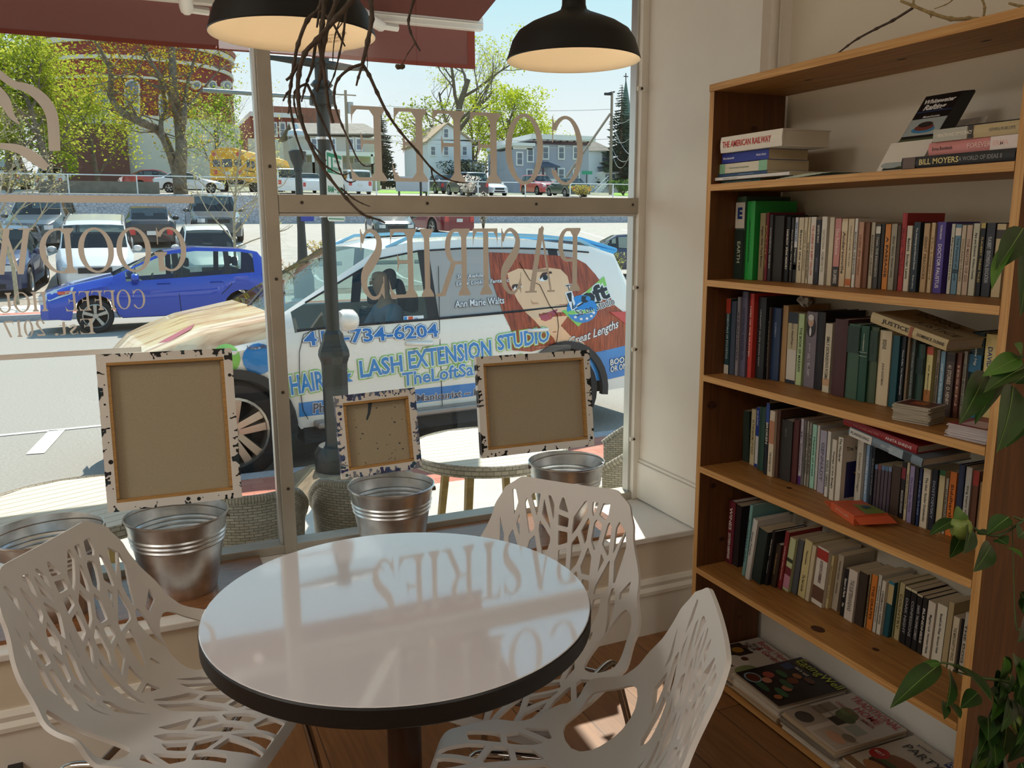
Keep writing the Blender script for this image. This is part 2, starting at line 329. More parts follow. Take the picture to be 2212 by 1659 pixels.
# serif capitals drawn as polygons: cap height 1, stem T, hairline H
def serif(ch, T=.128, H=.05):
    P = []; S = .085
    def rect(a, b, c, d): P.append([(a, b), (c, b), (c, d), (a, d)])
    def stem(x, y0=0, y1=1, t=T, serifs=3):
        rect(x, y0, x+t, y1)
        for f, y, s in ((1, y0, 1), (2, y1, -1)):
            if serifs & f:
                rect(x-S, min(y, y+s*H*.7), x+t+S, max(y, y+s*H*.7))
                P.append([(x-S, y+s*H*.7), (x, y+s*H*.7), (x, y+s*H*2.6)][::s]); P.append([(x+t, y+s*H*.7), (x+t+S, y+s*H*.7), (x+t, y+s*H*2.6)][::s])
    def ring(cx, cy, rx, ry, a0, a1, t0=T, t1=H, n=30):
        o, i = [], []
        for k in range(n+1):
            a = R(a0+(a1-a0)*k/n); o.append((cx+rx*math.cos(a), cy+ry*math.sin(a))); i.append((cx+(rx-t0)*math.cos(a), cy+(ry-t1)*math.sin(a)))
        for k in range(n): P.append([o[k], o[k+1], i[k+1], i[k]])
    def stroke(pts):                             # [(x,y,w)...], smooth
        q = []
        for k in range(len(pts)-1):
            p0, p1, p2, p3 = pts[max(k-1, 0)], pts[k], pts[k+1], pts[min(k+2, len(pts)-1)]
            for j in range(6):
                u = j/6; q.append(tuple(.5*((2*p1[c])+(-p0[c]+p2[c])*u+(2*p0[c]-5*p1[c]+4*p2[c]-p3[c])*u*u+(-p0[c]+3*p1[c]-3*p2[c]+p3[c])*u**3) for c in range(3)))
        q.append(pts[-1]); L = []
        for k, (x, y, w) in enumerate(q):
            a, b = q[max(k-1, 0)], q[min(k+1, len(q)-1)]; dx, dy = b[0]-a[0], b[1]-a[1]; l = math.hypot(dx, dy) or 1
            L.append(((x-dy/l*w/2, y+dx/l*w/2), (x+dy/l*w/2, y-dx/l*w/2)))
        for k in range(len(L)-1): P.append([L[k][0], L[k][1], L[k+1][1], L[k+1][0]])
    def tri(x, y, dx, dy): P.append([(x, y), (x+dx, y), (x+dx, y+dy)])
    def diag(x0, x1, t, y0=0, y1=1): P.append([(x0, y0), (x0+t, y0), (x1+t, y1), (x1, y1)])
    W = .6
    if ch in 'CG':
        ring(.38, .5, .38, .515, 38, 322); rect(.645, .62, .665, 1.0); P.append([(.665, 1.0), (.665, .72), (.60, .86)])
        if ch == 'G': stem(.54, -.005, .44, T, 2)
        else: P.append([(.68, .24), (.65, .13), (.63, .22)])
        W = .76
    elif ch == 'O' or ch == '0': ring(.39 if ch == 'O' else .27, .5, .39 if ch == 'O' else .27, .515, 0, 360); W = .78 if ch == 'O' else .54
    elif ch in 'FE':
        stem(.085); rect(.2, 1-H, .60, 1); P.append([(.60, 1), (.60, .74), (.575, .88), (.50, 1-H)]); rect(.2, .5, .45, .5+H); P.append([(.45, .38), (.45, .66), (.40, .5+H), (.40, .5)])
        W = .62
        if ch == 'E': rect(.2, 0, .62, H); P.append([(.62, 0), (.66, .28), (.60, .13), (.50, H)]); W = .66
    elif ch in 'PR':
        stem(.085); rect(.2, 1-H, .36, 1); rect(.2, .47, .36, .47+H); ring(.36, .735, .25, .265, -90, 90); W = .62
        if ch == 'R': diag(.62, .34, T*1.05, 0, .49); P.append([(.62, 0), (.86, 0), (.86, .03), (.72, .06)]); W = .82
    elif ch == 'A':
        diag(.08, .34, .055); diag(.56, .30, T*1.05); rect(.2, .32, .58, .32+H); rect(0, 0, .21, .03); rect(.49, 0, .80, .03); P.append([(.30, 1), (.40, 1), (.35, 1.04)]); W = .80
    elif ch == 'S':
        stroke([(.50, .80, .04), (.42, .94, .05), (.28, .975, .06), (.13, .86, .11), (.15, .68, .15), (.30, .52, .17), (.46, .36, .16), (.47, .17, .12), (.33, .025, .06), (.16, .04, .05), (.05, .22, .03)])
        rect(.515, .70, .535, 1.0); rect(.03, 0, .05, .32); P.append([(.535, 1), (.535, .8), (.46, .9)]); P.append([(.03, 0), (.03, .2), (.11, .09)]); W = .56
    elif ch == 'T':
        stem(.235, 0, 1, T, 1); rect(0, 1-H, .62, 1); P.append([(0, 1), (0, .73), (.025, .86), (.10, 1-H)]); P.append([(.62, 1), (.62, .73), (.595, .86), (.52, 1-H)]); W = .62
    elif ch in 'I1':
        stem(.085, 0, 1, T, 3 if ch == 'I' else 1); W = .32
        if ch == '1': P.append([(.085, 1), (.085, .9), (-.02, .86)])
    elif ch == 'D': stem(.085); rect(.2, 1-H, .36, 1); rect(.2, 0, .36, H); ring(.34, .5, .42, .5, -90, 90); W = .78
    elif ch == 'H': stem(.085); stem(.53); rect(.2, .48, .56, .48+H); W = .77
    elif ch == 'U': stem(.085, .28, 1, T, 2); stem(.60, .28, 1, .06, 2); ring(.37, .29, .285, .30, 180, 360, T*.8, .06); W = .75
    elif ch == 'W':
        for x in (0, .40): diag(x+.30, x+.08, T, 0, 1); diag(x+.36, x+.56, .06, 0, 1)
        rect(0, .97, .31, 1); rect(.42, .97, .70, 1); rect(.86, .97, 1.12, 1); W = 1.12
    elif ch == 't': rect(.09, .06, .20, .86); rect(0, .62, .32, .66); ring(.235, .1, .14, .11, 180, 330, .11, .05); W = .34
    elif ch == 's': stroke([(.34, .52, .04), (.22, .64, .05), (.10, .54, .09), (.20, .36, .12), (.32, .20, .11), (.24, .04, .06), (.06, .10, .05)]); rect(.33, .45, .35, .66); rect(.03, 0, .05, .22); W = .40
    elif ch == '2': stroke([(.05, .74, .13), (.12, .90, .08), (.26, .97, .06), (.42, .86, .13), (.42, .68, .15), (.24, .38, .09), (.05, .06, .05)]); rect(.03, 0, .48, .11); P.append([(.48, 0), (.54, .24), (.46, .11)]); W = .56
    elif ch == '7': rect(.02, .90, .50, 1); P.append([(.02, 1), (.0, .74), (.06, .90)]); diag(.14, .44, .13, 0, .92); W = .54
    elif ch == '.': ring(.09, .07, .08, .08, 0, 360, .079, .079, 12); W = .18
    elif ch == ' ': W = .34
    return P, W
def window_word(word, x_right, x_left, z0, z1, name='lettering', gap=.055):
    """a word in vinyl on the glass that reads from the street, so mirrored from inside"""
    gl = [serif(c) for c in word]; tot = sum(w for _, w in gl)+gap*(len(gl)-1); mb = MB(); u = 0
    kx = (x_right-x_left)/tot; kz = z1-z0
    for P, w in gl:
        for poly in P: mb.flat([(x_right-(u+p[0])*kx, YG-.0015-random.random()*.0004, z0+p[1]*kz) for p in poly])
        u += w+gap
    return mb.build(name, M_LETTER, win)
random.seed(3)
window_word('COFFEE', 1.534, .665, 1.612, 1.850, gap=.09); window_word('PASTRIES', 1.527, .688, 1.221, 1.455, gap=.075)
window_word('GOODWO', .146, -.50, 1.333, 1.463); window_word('COFFEE', .018, -.20, 1.221, 1.279, gap=.06); window_word('HOU', -.245, -.375, 1.224, 1.281)
window_word('Est.', -.127, -.236, 1.151, 1.197); window_word('2017', -.258, -.362, 1.152, 1.200, gap=.12)
mb = MB(); mb.box(-.9, .180, YG-.0022, YG-.0012, 1.536, 1.557); mb.build('lettering_bar', M_LETTER, win)
mb = MB(); mb.box(-.9, -.005, YG-.0022, YG-.0012, 1.087, 1.103); mb.build('lettering_bar', M_LETTER, win)
def swirl(pts):
    q = []
    for k in range(len(pts)-1):
        p0, p1, p2, p3 = pts[max(k-1, 0)], pts[k], pts[k+1], pts[min(k+2, len(pts)-1)]
        for j in range(6):
            u = j/6; q.append(tuple(.5*((2*p1[c])+(-p0[c]+p2[c])*u+(2*p0[c]-5*p1[c]+4*p2[c]-p3[c])*u*u+(-p0[c]+3*p1[c]-3*p2[c]+p3[c])*u**3) for c in range(3)))
    q.append(pts[-1]); mb = MB(); L = []
    for k, (x, y, w) in enumerate(q):
        a, b = q[max(k-1, 0)], q[min(k+1, len(q)-1)]; dx, dy = b[0]-a[0], b[1]-a[1]; l = math.hypot(dx, dy) or 1
        L.append([on_y(x+sx*dy/l*w/2, y-sx*dx/l*w/2, YG-.002) for sx in (-1, 1)])
    for k in range(len(L)-1): mb.flat([L[k][0], L[k][1], L[k+1][1], L[k+1][0]])
    mb.build('lettering_swirl', M_LETTER, win)
swirl([(-60, 120, 30), (-20, 148, 20), (5, 165, 16), (30, 182, 16), (62, 192, 20), (95, 218, 25), (113, 255, 26), (118, 326, 25)])
swirl([(-30, 180, 34), (8, 216, 26), (24, 248, 14), (42, 268, 3)]); swirl([(-40, 312, 14), (0, 315, 13), (40, 322, 19), (75, 342, 24), (101, 363, 16)])
# ================================================================ BOOKCASE
XF, YB0, YB1, ZB = 1.602, 1.128, 2.137, 1.872           # front plane, camera-side outer face, window-side outer face, top
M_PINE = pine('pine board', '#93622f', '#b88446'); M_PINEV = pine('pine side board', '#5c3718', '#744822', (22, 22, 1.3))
M_PINEX = pine('pine edge', '#c48d4c', '#e0b070', (60, 1.5, 60)); M_PINEY = pine('pine upright edge', '#c48d4c', '#e0b070', (60, 60, 1.5)); M_KNOT = mat('wood knot', '#4a2814', .6, noise=.4, nscale=60)
bc = thing('bookcase', 'tall open pine bookcase full of books against the wall beside the window', 'bookcase', (1.74, 1.63, 0))
XBK = 1.872
def knot(mb, c, nx, ny, r, k=.6, mi=2):
    c, nx, ny = Vector(c), Vector(nx), Vector(ny); mb.flat([c+nx*(r*math.cos(a*PI/7))+ny*(r*k*math.sin(a*PI/7)) for a in range(14)], mi)
def board(name, x0, x1, y0, y1, z0, z1, m, knots=()):
    mb = MB(); mb.box(x0, x1, y0, y1, z0, z1)
    # the sawn front edge shows paler wood
    mb.flat([(x0-.0006, y1-.0005, z0+.0005), (x0-.0006, y0+.0005, z0+.0005), (x0-.0006, y0+.0005, z1-.0005), (x0-.0006, y1-.0005, z1-.0005)], 1)
    for kk in knots: knot(mb, *kk)
    return mb.build(name, [m, M_PINEY if name == 'side_panel' else M_PINEX, M_KNOT], bc, bevel=.0012)
TH = .021
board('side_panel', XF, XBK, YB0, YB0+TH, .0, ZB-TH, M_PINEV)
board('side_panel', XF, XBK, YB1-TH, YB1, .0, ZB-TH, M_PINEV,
      [((x, YB1-TH-.0006, z), (1, 0, 0), (0, 0, 1), r, .7) for x, z, r in ((1.755, 1.75, .013), (1.64, .90, .02), (1.655, .63, .013), (1.70, .17, .017), (1.79, .145, .009), (1.74, 1.23, .015), (1.70, .44, .012))])
board('top_board', XF-.003, XBK, YB0, YB1, ZB-TH, ZB, M_PINE, [((1.72, y, ZB-TH-.0006), (0, 1, 0), (1, 0, 0), .014, .45) for y in (1.33, 1.55, 1.86)])
SHZ = {1: 1.583, 2: 1.297, 3: 1.000, 4: .702, 5: .360}
for k, z in SHZ.items():
    kn = {5: [((1.645, 1.62, z+.0006), (0, 1, 0), (1, 0, 0), .022, .75), ((1.70, 1.47, z+.0006), (0, 1, 0), (1, 0, 0), .010, .8)], 4: [((1.70, 1.82, z+.0006), (0, 1, 0), (1, 0, 0), .009, .8)], 1: [((XF-.0012, 1.74, z-.011), (0, 1, 0), (0, 0, 1), .006, .8)]}.get(k, [])
    board('shelf', XF-.001, XBK, YB0+TH, YB1-TH, z-.020, z, M_PINE, kn)
board('bottom_board', XF-.002, XBK, YB0+TH, YB1-TH, .006, .028, M_PINE)
# ================================================================ BOOKS
M_PAGE = mat('book pages', '#cdbb98', .85, noise=.08, nscale=3, stretch=(1, 60, 1))
M_PAGEW = mat('white pages', '#dcd3c2', .85, noise=.06, nscale=3, stretch=(1, 60, 1))
def bcol(h, rough=.5): return mat('cover '+h+(' g' if rough < .4 else ''), h, rough)
class Fr:                                            # a frame: origin and three axes
    def __init__(s, o, ex, ey, ez): s.o, s.x, s.y, s.z = Vector(o), Vector(ex), Vector(ey), Vector(ez)
    def __call__(s, x, y, z): return s.o+s.x*x+s.y*y+s.z*z
def fbox(mb, F, x0, x1, y0, y1, z0, z1, mi=0):
    vs = [F(*p) for p in [(x0,y0,z0),(x1,y0,z0),(x1,y1,z0),(x0,y1,z0),(x0,y0,z1),(x1,y0,z1),(x1,y1,z1),(x0,y1,z1)]]
    mb.add(vs, [(0,3,2,1),(4,5,6,7),(0,1,5,4),(1,2,6,5),(2,3,7,6),(3,0,4,7)], mi)
def book(F, d, t, h, col, title=None, tcol='#111111', label='', group=None, bands=(), hard=False, tw=None, side=None, pages=None, extra=None, name='book'):
    """F: x runs from spine to fore edge, y across the thickness, z up the spine."""
    root = thing(name, label, 'book', F(d/2, t/2, 0), group)
    cols = [col]
    def ci(c):
        if c not in cols: cols.append(c)
        return cols.index(c)
    mb = MB(); ct = min(.0022 if hard else .0008, t*.14); ov = .003 if hard else 0
    if hard:                                          # rounded spine
        n = 6; prof = [(-.003*math.sin(PI*k/n), t*k/n) for k in range(n+1)]
    else: prof = [(0, 0), (0, t)]
    for k in range(len(prof)-1):
        (xa, ya), (xb, yb) = prof[k], prof[k+1]; mb.flat([F(xa, ya, 0), F(xa, ya, h), F(xb, yb, h), F(xb, yb, 0)])
    mb.flat([F(ct, y, 0) for y in (0, t)]+[F(ct, y, h) for y in (t, 0)])
    mb.flat([F(x, y, h) for x, y in prof]+[F(ct, t, h), F(ct, 0, h)]); mb.flat([F(x, y, 0) for x, y in prof][::-1]+[F(ct, 0, 0), F(ct, t, 0)])
    fbox(mb, F, 0, d, 0, ct, 0, h); fbox(mb, F, 0, d, t-ct, t, 0, h)
    xo = -.0034 if hard else -.0004
    for z0, z1, c in bands: mb.flat([F(xo-.0001, 0.0002, z0*h), F(xo-.0001, .0002, z1*h), F(xo-.0001, t-.0002, z1*h), F(xo-.0001, t-.0002, z0*h)], ci(c))
    if title:
        for line in (title if isinstance(title, list) else [(title, .5, .62, .55, tcol)]):
            s, zc, lw, lt, tc_ = (list(line)+[tcol])[:5]
            put_text(mb, s, lambda u, v: F(xo-.0004, t/2-v, zc*h-u), w=lw*h, h=lt*t*.8, bold=.02, mi=ci(tc_))
    if side: side(mb, F, d, t, h, ci)
    mats = [bcol(c) for c in cols]
    mb.build('cover', mats, root)
    pb = MB(); fbox(pb, F, ct, d-ov, ct, t-ct, ov, h-ov); pb.build('page_block', pages or (M_PAGEW if hard else M_PAGE), root)
    if extra: extra(root, F)
    return root
SC_ = 712/2212
SHELF = {2: 'second', 3: 'third', 4: 'fourth', 5: 'fifth'}
GRP = {2: 'books standing on the second shelf', 3: 'books standing on the third shelf', 4: 'books standing on the fourth shelf', 5: 'books standing on the fifth shelf'}
BASE = {2: (400, [(250,628),(330,634),(680,655),(830,670),(1060,688),(1180,695),(1250,700),(1430,715),(1685,730),(1830,742),(2050,757)]),
 3: (600, [(190,640),(290,660),(380,672),(480,680),(600,700),(670,718),(730,728),(850,757),(910,788),(1000,800),(1085,825),(1205,845),(1290,865),(1385,880),(1520,895),(1660,930),(1760,945),(1895,965),(1985,980)]),
 4: (820, [(320,540),(365,565),(420,590),(480,645),(560,660),(640,690),(745,715),(820,745),(897,800),(935,820),(1063,830),(1185,850),(1365,925),(1450,970),(1555,1005),(1650,1032),(1725,1058),(1770,1078),(1920,1120)]),
 5: (1030, [(190,570),(250,577),(335,670),(365,700),(440,712),(540,737),(600,765),(680,790),(760,840),(850,875),(950,890),(995,950),(1055,980),(1140,1012),(1240,1065),(1325,1075),(1370,1110),(1490,1180),(1580,1230),(1650,1255),(1700,1300),(1800,1320)])}
def base_y(pts, x):
    for (a, b), (c, d) in zip(pts, pts[1:]):
        if x <= c: return b+(d-b)*(x-a)/(c-a)
    return pts[-1][1]
# (left, right, top) in the photograph's shelf crop, colour, title, lettering colour, look, options
BK = {2: [
 (250,325,80,'#3c5a46',[('E',.78,.001,.1),('EARTH',.33,.26,.42,'#c9d6c0')],'#1d3f86','tall dark textbook',dict(hard=True,bands=[(.62,.93,'#dcd8cc'),(0,.6,'#22322c')],big='E')),
 (331,386,110,'#2fae4e',[('collected poems and prose',.5,.55,.3,'#0d3d1c')],'#0d3d1c','bright green tall hardback',dict(hard=True)),
 (422,459,190,'#9b8d68',"Angela's Ashes  Frank McCourt",'#2b2419','olive tan paperback',{}),
 (459,480,186,'#7d2433','PAULA','#c9a24a','thin maroon hardback',dict(hard=True)),
 (481,507,200,'#3a3a3c','ACCIDENTAL EMPIRE','#b9b9b9','slim charcoal book',{}),
 (508,582,208,'#2f2b27',None,'#111111','thick dark brown book',{}),
 (585,624,216,'#1b1b1d','NABOKOV  SPEAK MEMORY','#e9e4d6','black white-lettered paperback',{}),
 (626,649,220,'#3a3a38','Franz Kafka  The Trial','#cfcabd','dark grey paperback',{}),
 (650,676,219,'#dfe2e4',[('TENDER IS THE NIGHT',.78,.30,.75,'#2d6fb0'),('Fitzgerald',.42,.2,.6,'#eeeeee')],'#2d6fb0','white and black paperback',dict(bands=[(0,.54,'#2a2826'),(.2,.28,'#b0503a')])),
 (679,714,219,'#e0d3b4','Beyond the veil','#3b342a','first cream paperback',{}),
 (715,738,218,'#ddd0b3','TENDER IS  FITZGERALD','#9a8c6a','pale cream paperback',{}),
 (739,757,216,'#d9cba8',[('THE MARRIAGE FEAST',.35,.55,.6)],'#2b2419','thin sand paperback',{}),
 (758,793,215,'#e8e2d4',[('THE LEGEND OF SLEEPY HOLLOW',.5,.75,.5,'#c2402f')],'#c2402f','white red-lettered paperback',{}),
 (795,828,234,'#2a2933',[("GOD'S WAY",.78,.28,.5),('MOTHERS',.3,.22,.5,'#7c7c90')],'#e9e4d6','navy black paperback',{}),
 (830,866,213,'#e6e1d3','CATALONIA  HOMAGE TO','#a49c88','off-white paperback',{}),
 (882,914,218,'#d8ccb0',None,'#333333','plain cream paperback',{}),
 (918,960,226,'#d5938e',[('The Rainbow',.66,.4,.6,'#f4d9d2'),('D.H. LAWRENCE',.14,.2,.7,'#e8e4da')],'#f4d9d2','pink paperback',dict(bands=[(0,.29,'#3a3836')])),
 (963,1003,228,'#dfc6a0','Andersonville','#4a4036','peach cream paperback',dict(bands=[(.82,.96,'#e8d9b8')])),
 (1004,1045,228,'#dccbaa',[('Travels in the Congo  Andre Gide',.6,.6,.3)],'#5a4d3c','cream orange-badged paperback',dict(bands=[(.02,.12,'#d0763f')])),
 (1048,1069,226,'#eae6dc','MANCHESTER  THE MANDARINS','#1d1d1d','thin white paperback',{}),
 (1070,1110,250,'#c79a7e','Under the volcano','#8c5f48','tan pink paperback',{}),
 (1111,1150,255,'#7c4f35',None,'#111111','chestnut brown book',{}),
 (1152,1185,252,'#bdb49d','RICHARD WRIGHT','#5a5344','grey beige paperback',{}),
 (1187,1222,266,'#4b4a48','Twain  THE INNOCENTS','#c4bfb2','medium grey paperback',dict(bands=[(.86,.97,'#dcd8cc')])),
 (1223,1249,262,'#2b241e',None,'#111111','dark illustrated paperback',{}),
 (1251,1289,264,'#d98a3c','A PASSAGE','#3a2412','orange paperback',{}),
 (1291,1331,262,'#a79f8b','Elmer Gantry  Sinclair Lewis','#4c463a','stone grey paperback',{}),
 (1332,1356,268,'#54412f',None,'#111111','thin walnut paperback',{}),
 (1359,1391,190,'#b23b3c','Red Tales','#7e2328','tall red hardback',dict(hard=True)),
 (1394,1431,274,'#dcd3bd','Babbitt  Sinclair Lewis','#1d1d1d','cream black-lettered paperback',{}),
 (1436,1482,250,'#2c3a44',[('The Awakening and Selected Stories',.62,.6,.4),('Modern Library',.14,.2,.35)],'#dfe2e0','slate blue paperback',{}),
 (1505,1545,258,'#c7a67b','GREAT PEACOCKS','#7a5a36','tan brown paperback',{}),
 (1549,1581,254,'#d8bd92','The Leopard','#8a6a44','light tan paperback',{}),
 (1584,1651,249,'#5a4aa0',[('DOCTOR FAUSTUS',.38,.62,.5),('THOMAS MANN',.86,.2,.28)],'#ece8f2','wide purple paperback',{}),
 (1686,1712,262,'#d4d2c2','Byzantine','#55533f','pale green paperback',{}),
 (1714,1754,265,'#6e93a8','The Portrait of a Lady','#24343c','blue patterned paperback',dict(bands=[(.84,.95,'#e6dccb'),(.3,.36,'#38525f')])),
 (1755,1786,271,'#d0bfa4','THOUSAND CRANES','#8a7a60','beige paperback',{}),
 (1787,1826,270,'#cfb59e','THE MASTER OF GO','#8a6f5a','pinkish beige paperback',{}),
 (1829,1874,259,'#cfccb4',[('Ape and Essence  Aldous Huxley',.55,.65,.5)],'#23201b','pale sage paperback',{}),
 (1876,1911,257,'#25262a','FLAUBERT  THREE TALES','#c9b46a','thin black paperback',dict(bands=[(.93,1,'#c9b46a')])),
 (1913,1976,255,'#3a3d44','FLAUBERT  SENTIMENTAL EDUCATION','#bfc2c6','wide graphite paperback',{}),
 (1980,2046,262,'#dcc69a',None,'#333333','straw cream paperback',dict(bands=[(.8,.92,'#4a443a')])),
 ], 3: [
 (190,226,140,'#274a54',[('ESSENTIALS OF STATISTICS',.5,.6,.45)],'#cfe0dd','dark teal textbook',dict(bands=[(.81,1,'#b3402c'),(0,.12,'#d5d2c6')])),
 (227,263,160,'#4a5568',None,'#111111','slate textbook',{}),
 (266,289,128,'#8e8a92','STRANGERS','#4a3f55','thin grey paperback',{}),
 (291,335,92,'#5d5a72','NATIONAL BESTSELLER','#3a3850','glossy violet grey hardback',dict(hard=True)),
 (338,377,104,'#c43a2f',[('LIVES OF THE HUNTED',.55,.6,.4)],'#f2ddc8','scarlet hardback',dict(hard=True)),
 (382,458,128,'#1e2326',[('UNHAPPY IN ITS OWN WAY',.5,.7,.18)],'#b7bab6','large black hardback',dict(hard=True)),
 (460,480,195,'#4e4440','HERMAN','#a09686','thin umber hardback',dict(hard=True)),
 (483,558,200,'#23395c',[('POETRY',.72,.16,.3),('PATTERNS',.66,.12,.16)],'#93a4bd','navy cloth hardback',dict(hard=True,band_line=True)),
 (561,606,184,'#b08a58',None,'#333333','tan book',dict(bands=[(0,1,'#b08a58')])),
 (608,671,232,'#d8d1c4',[('British Women Poets',.7,.3,.3,'#6b5f50'),('of the 19th Century',.62,.25,.25,'#6b5f50')],'#6b5f50','white and navy paperback',dict(bands=[(.85,1,'#2b3240'),(0,.05,'#2b3240'),(.48,.85,'#c3b794')])),
 (674,713,240,'#bcd29a','THE BOOK OF MARGAN','#3a4a2c','light green paperback',{}),
 (729,797,226,'#7d7580',[('BILLY GRAHAM',.3,.3,.35),('JUST AS I AM',.42,.34,.25)],'#c9c3cc','greyish purple portrait hardback',dict(hard=True,face=True)),
 (799,850,228,'#1d1b20',None,'#111111','wide black hardback',dict(hard=True)),
 (853,899,305,'#d7cdb4',"EMILY DICKINSON'S POEMS",'#5a5040','cream poetry paperback',dict(bands=[(.1,.2,'#c9a27c')])),
 (913,999,276,'#4a2426',None,'#2b1314','wide maroon leather hardback',dict(hard=True,pages=1)),
 (1002,1083,308,'#3f5f4c',[('LAW',.74,.10,.3)],'#20372a','wide moss green hardback',dict(hard=True,bands=[(.62,.97,'#243d33')])),
 (1087,1139,320,'#1f4f3f',[('Collected Plays of',.82,.16,.2),('W B YEATS',.74,.14,.2)],'#d7dccb','forest green hardback',dict(hard=True,bands=[(.6,.605,'#d7dccb'),(.65,.655,'#d7dccb')])),
 (1142,1204,327,'#46583f',[('BLACK SELECTED',.75,.2,.2)],'#20372a','olive green hardback',dict(hard=True,bands=[(.55,.95,'#2c4434')])),
 (1208,1288,352,'#d9c9a8',[('SIGNS',.82,.13,.4),('JULIA KOSTMAN',.42,.3,.3)],'#5b5140','worn cream hardback',dict(hard=True)),
 (1291,1344,384,'#17505a',None,'#0a2a30','deep teal paperback',{}),
 (1349,1384,390,'#20242a','Franz Kafka  The Metamorphosis','#c6cbd0','thin jet black paperback',{}),
 (1386,1411,396,'#8e7c62',None,'#111111','thin brown paperback',{}),
 (1416,1449,405,'#56605c','CYRIL VAN DER','#9aa49e','grey green paperback',{}),
 (1452,1514,440,'#2c4a40',None,'#111111','dark green cloth hardback',dict(hard=True,bands=[(.55,.8,'#1d3430')])),
 (1519,1570,460,'#e2d796',[('Ovid  Metamorphoses',.5,.45,.35)],'#4c3d22','yellow and orange paperback',dict(bands=[(.88,1,'#c9583c'),(0,.34,'#b8763c')])),
 (1591,1616,480,'#8a7a66','Walt Whitman','#2e261c','taupe paperback',{}),
 (1618,1650,490,'#7ea4ba','Joseph Conrad  The Secret Agent','#eef2f2','sky blue paperback',{}),
 (1653,1713,498,'#54433c',"41 STORIES  O. HENRY",'#d8cbb8','brown patterned paperback',dict(bands=[(.86,.97,'#3a2e2a')])),
 (1717,1759,500,'#74463a','IBSEN','#caa28a','reddish brown paperback',{}),
 (1764,1794,490,'#a29d8f','RAINER MARIA RILKE','#54503f','silver grey paperback',{}),
 (1797,1893,360,'#1d3a40',[('Celeste Ng',.78,.3,.3),('Little Fires',.36,.34,.3)],'#e8eeec','large dark teal hardback',dict(hard=True,bands=[(.55,.75,'#2c6f92'),(0,.3,'#2a7f9a')])),
 (1902,1984,375,'#f0dc96',[('DAVID BALDACCI',.55,.62,.45)],'#28487e','bright yellow hardback',dict(hard=True)),
 ], 4: [
 (322,364,212,'#33433a',None,'#111111','dark green tilted book',dict(lean=-.05)),
 (367,398,196,'#d9cfa8','IN THE REALMS OF GOLD','#6b5f3f','cream yellow paperback',{}),
 (400,421,182,'#dfe0e0',[('Into the Dream',.82,.25,.5,'#e8eef8')],'#e8eef8','blue and white paperback',dict(bands=[(.52,1,'#2747a0'),(0,.05,'#2747a0')])),
 (423,459,180,'#2e5247',None,'#111111','bottle green hardback',dict(hard=True)),
 (461,483,152,'#22252e',[('BROKEN',.58,.3,.8)],'#e9e4d6','black book with blue top',dict(bands=[(.72,1,'#3a55a0')])),
 (485,520,205,'#e4d7bd',[('THE SACRED HOOP',.22,.3,.4)],'#3c3428','cream and red paperback',dict(bands=[(.5,.85,'#c58a6a')])),
 (522,557,196,'#55392a',None,'#111111','ornate brown book',{}),
 (560,638,268,'#33302e',[('TALES OF THE',.8,.14,.25)],'#7a7268','worn black leather book',dict(hard=True)),
 (641,680,262,'#5a2a2a',None,'#111111','dark maroon hardback',dict(hard=True)),
 (683,710,256,'#c8c2cc','Mr Sammler','#6a5a7c','lilac white paperback',dict(bands=[(0,.13,'#5b2f7c')])),
 (712,726,268,'#8b8a88','Shakespeare our contemporary','#2b2b2b','thin grey paperback',{}),
 (728,745,272,'#b8b2a4','HOW TO READ','#2b2b2b','thin stone paperback',{}),
 (747,765,284,'#9a9488','IMAGES','#3b3b3b','ash grey paperback',{}),
 (768,798,296,'#a6d8c2','Hypatia of trees','#2d5a4c','mint green paperback',{}),
 (800,818,302,'#d2cfc6',None,'#333333','thin off-white paperback',{}),
 (820,864,336,'#b3adbd','GENNADY','#6a6478','lilac grey paperback',{}),
 (867,890,342,'#e2ded2',[('KHALIL GIBRAN',.36,.4,.75)],'#2f3a2c','white green-lettered paperback',{}),
 (899,930,396,'#e0d9c8','Voyage of the Beagle','#3b342a','short white paperback',{}),
 (935,973,380,'#e4dccb',[('The Wanderer',.8,.36,.5)],'#23201b','wide white paperback',dict(cover='wanderer')),
 (1065,1109,405,'#d8d4c6','Doctor Zhivago','#8a8676','tall pale grey paperback',{}),
 (1112,1150,430,'#93b6d8','DUBLINERS','#e8eef4','powder blue paperback',{}),
 (1152,1186,446,'#2e3036','BLUES SOUL OF THE NATION','#9aa0a8','thin graphite paperback',{}),
 (1188,1210,565,'#5b4f5c',None,'#111111','first mottled purple booklet',dict(bands=[(.9,1,'#6c86b0')])),
 (1211,1233,568,'#5d5058',None,'#111111','second mottled purple booklet',dict(bands=[(.9,1,'#8a4a4a')])),
 (1234,1256,572,'#594c58',None,'#111111','third mottled purple booklet',dict(bands=[(.9,1,'#6c86b0')])),
 (1257,1279,576,'#5f525c',None,'#111111','fourth mottled purple booklet',dict(bands=[(.9,1,'#5b7f9c')])),
 (1280,1302,580,'#584a56',None,'#111111','fifth mottled purple booklet',dict(bands=[(.9,1,'#7a8fb0')])),
 (1304,1363,575,'#4b3b30',None,'#111111','brown paperback',{}),
 (1366,1394,545,'#262224',[('MAGICIAN HOUDINI',.3,.4,.6)],'#d8d0c2','black red-topped paperback',dict(bands=[(.7,.9,'#8a2f3a')])),
 (1396,1416,550,'#d9cba8','WATER OF CANTERBURY','#5a4a32','thin cream paperback',{}),
 (1418,1450,572,'#a295bb','The Lion the Witch','#584c74','lavender paperback',{}),
 (1452,1476,580,'#332a2c',None,'#111111','thin espresso paperback',{}),
 (1478,1500,588,'#26345c','TAKE THIS','#8c9ac0','thin navy paperback',{}),
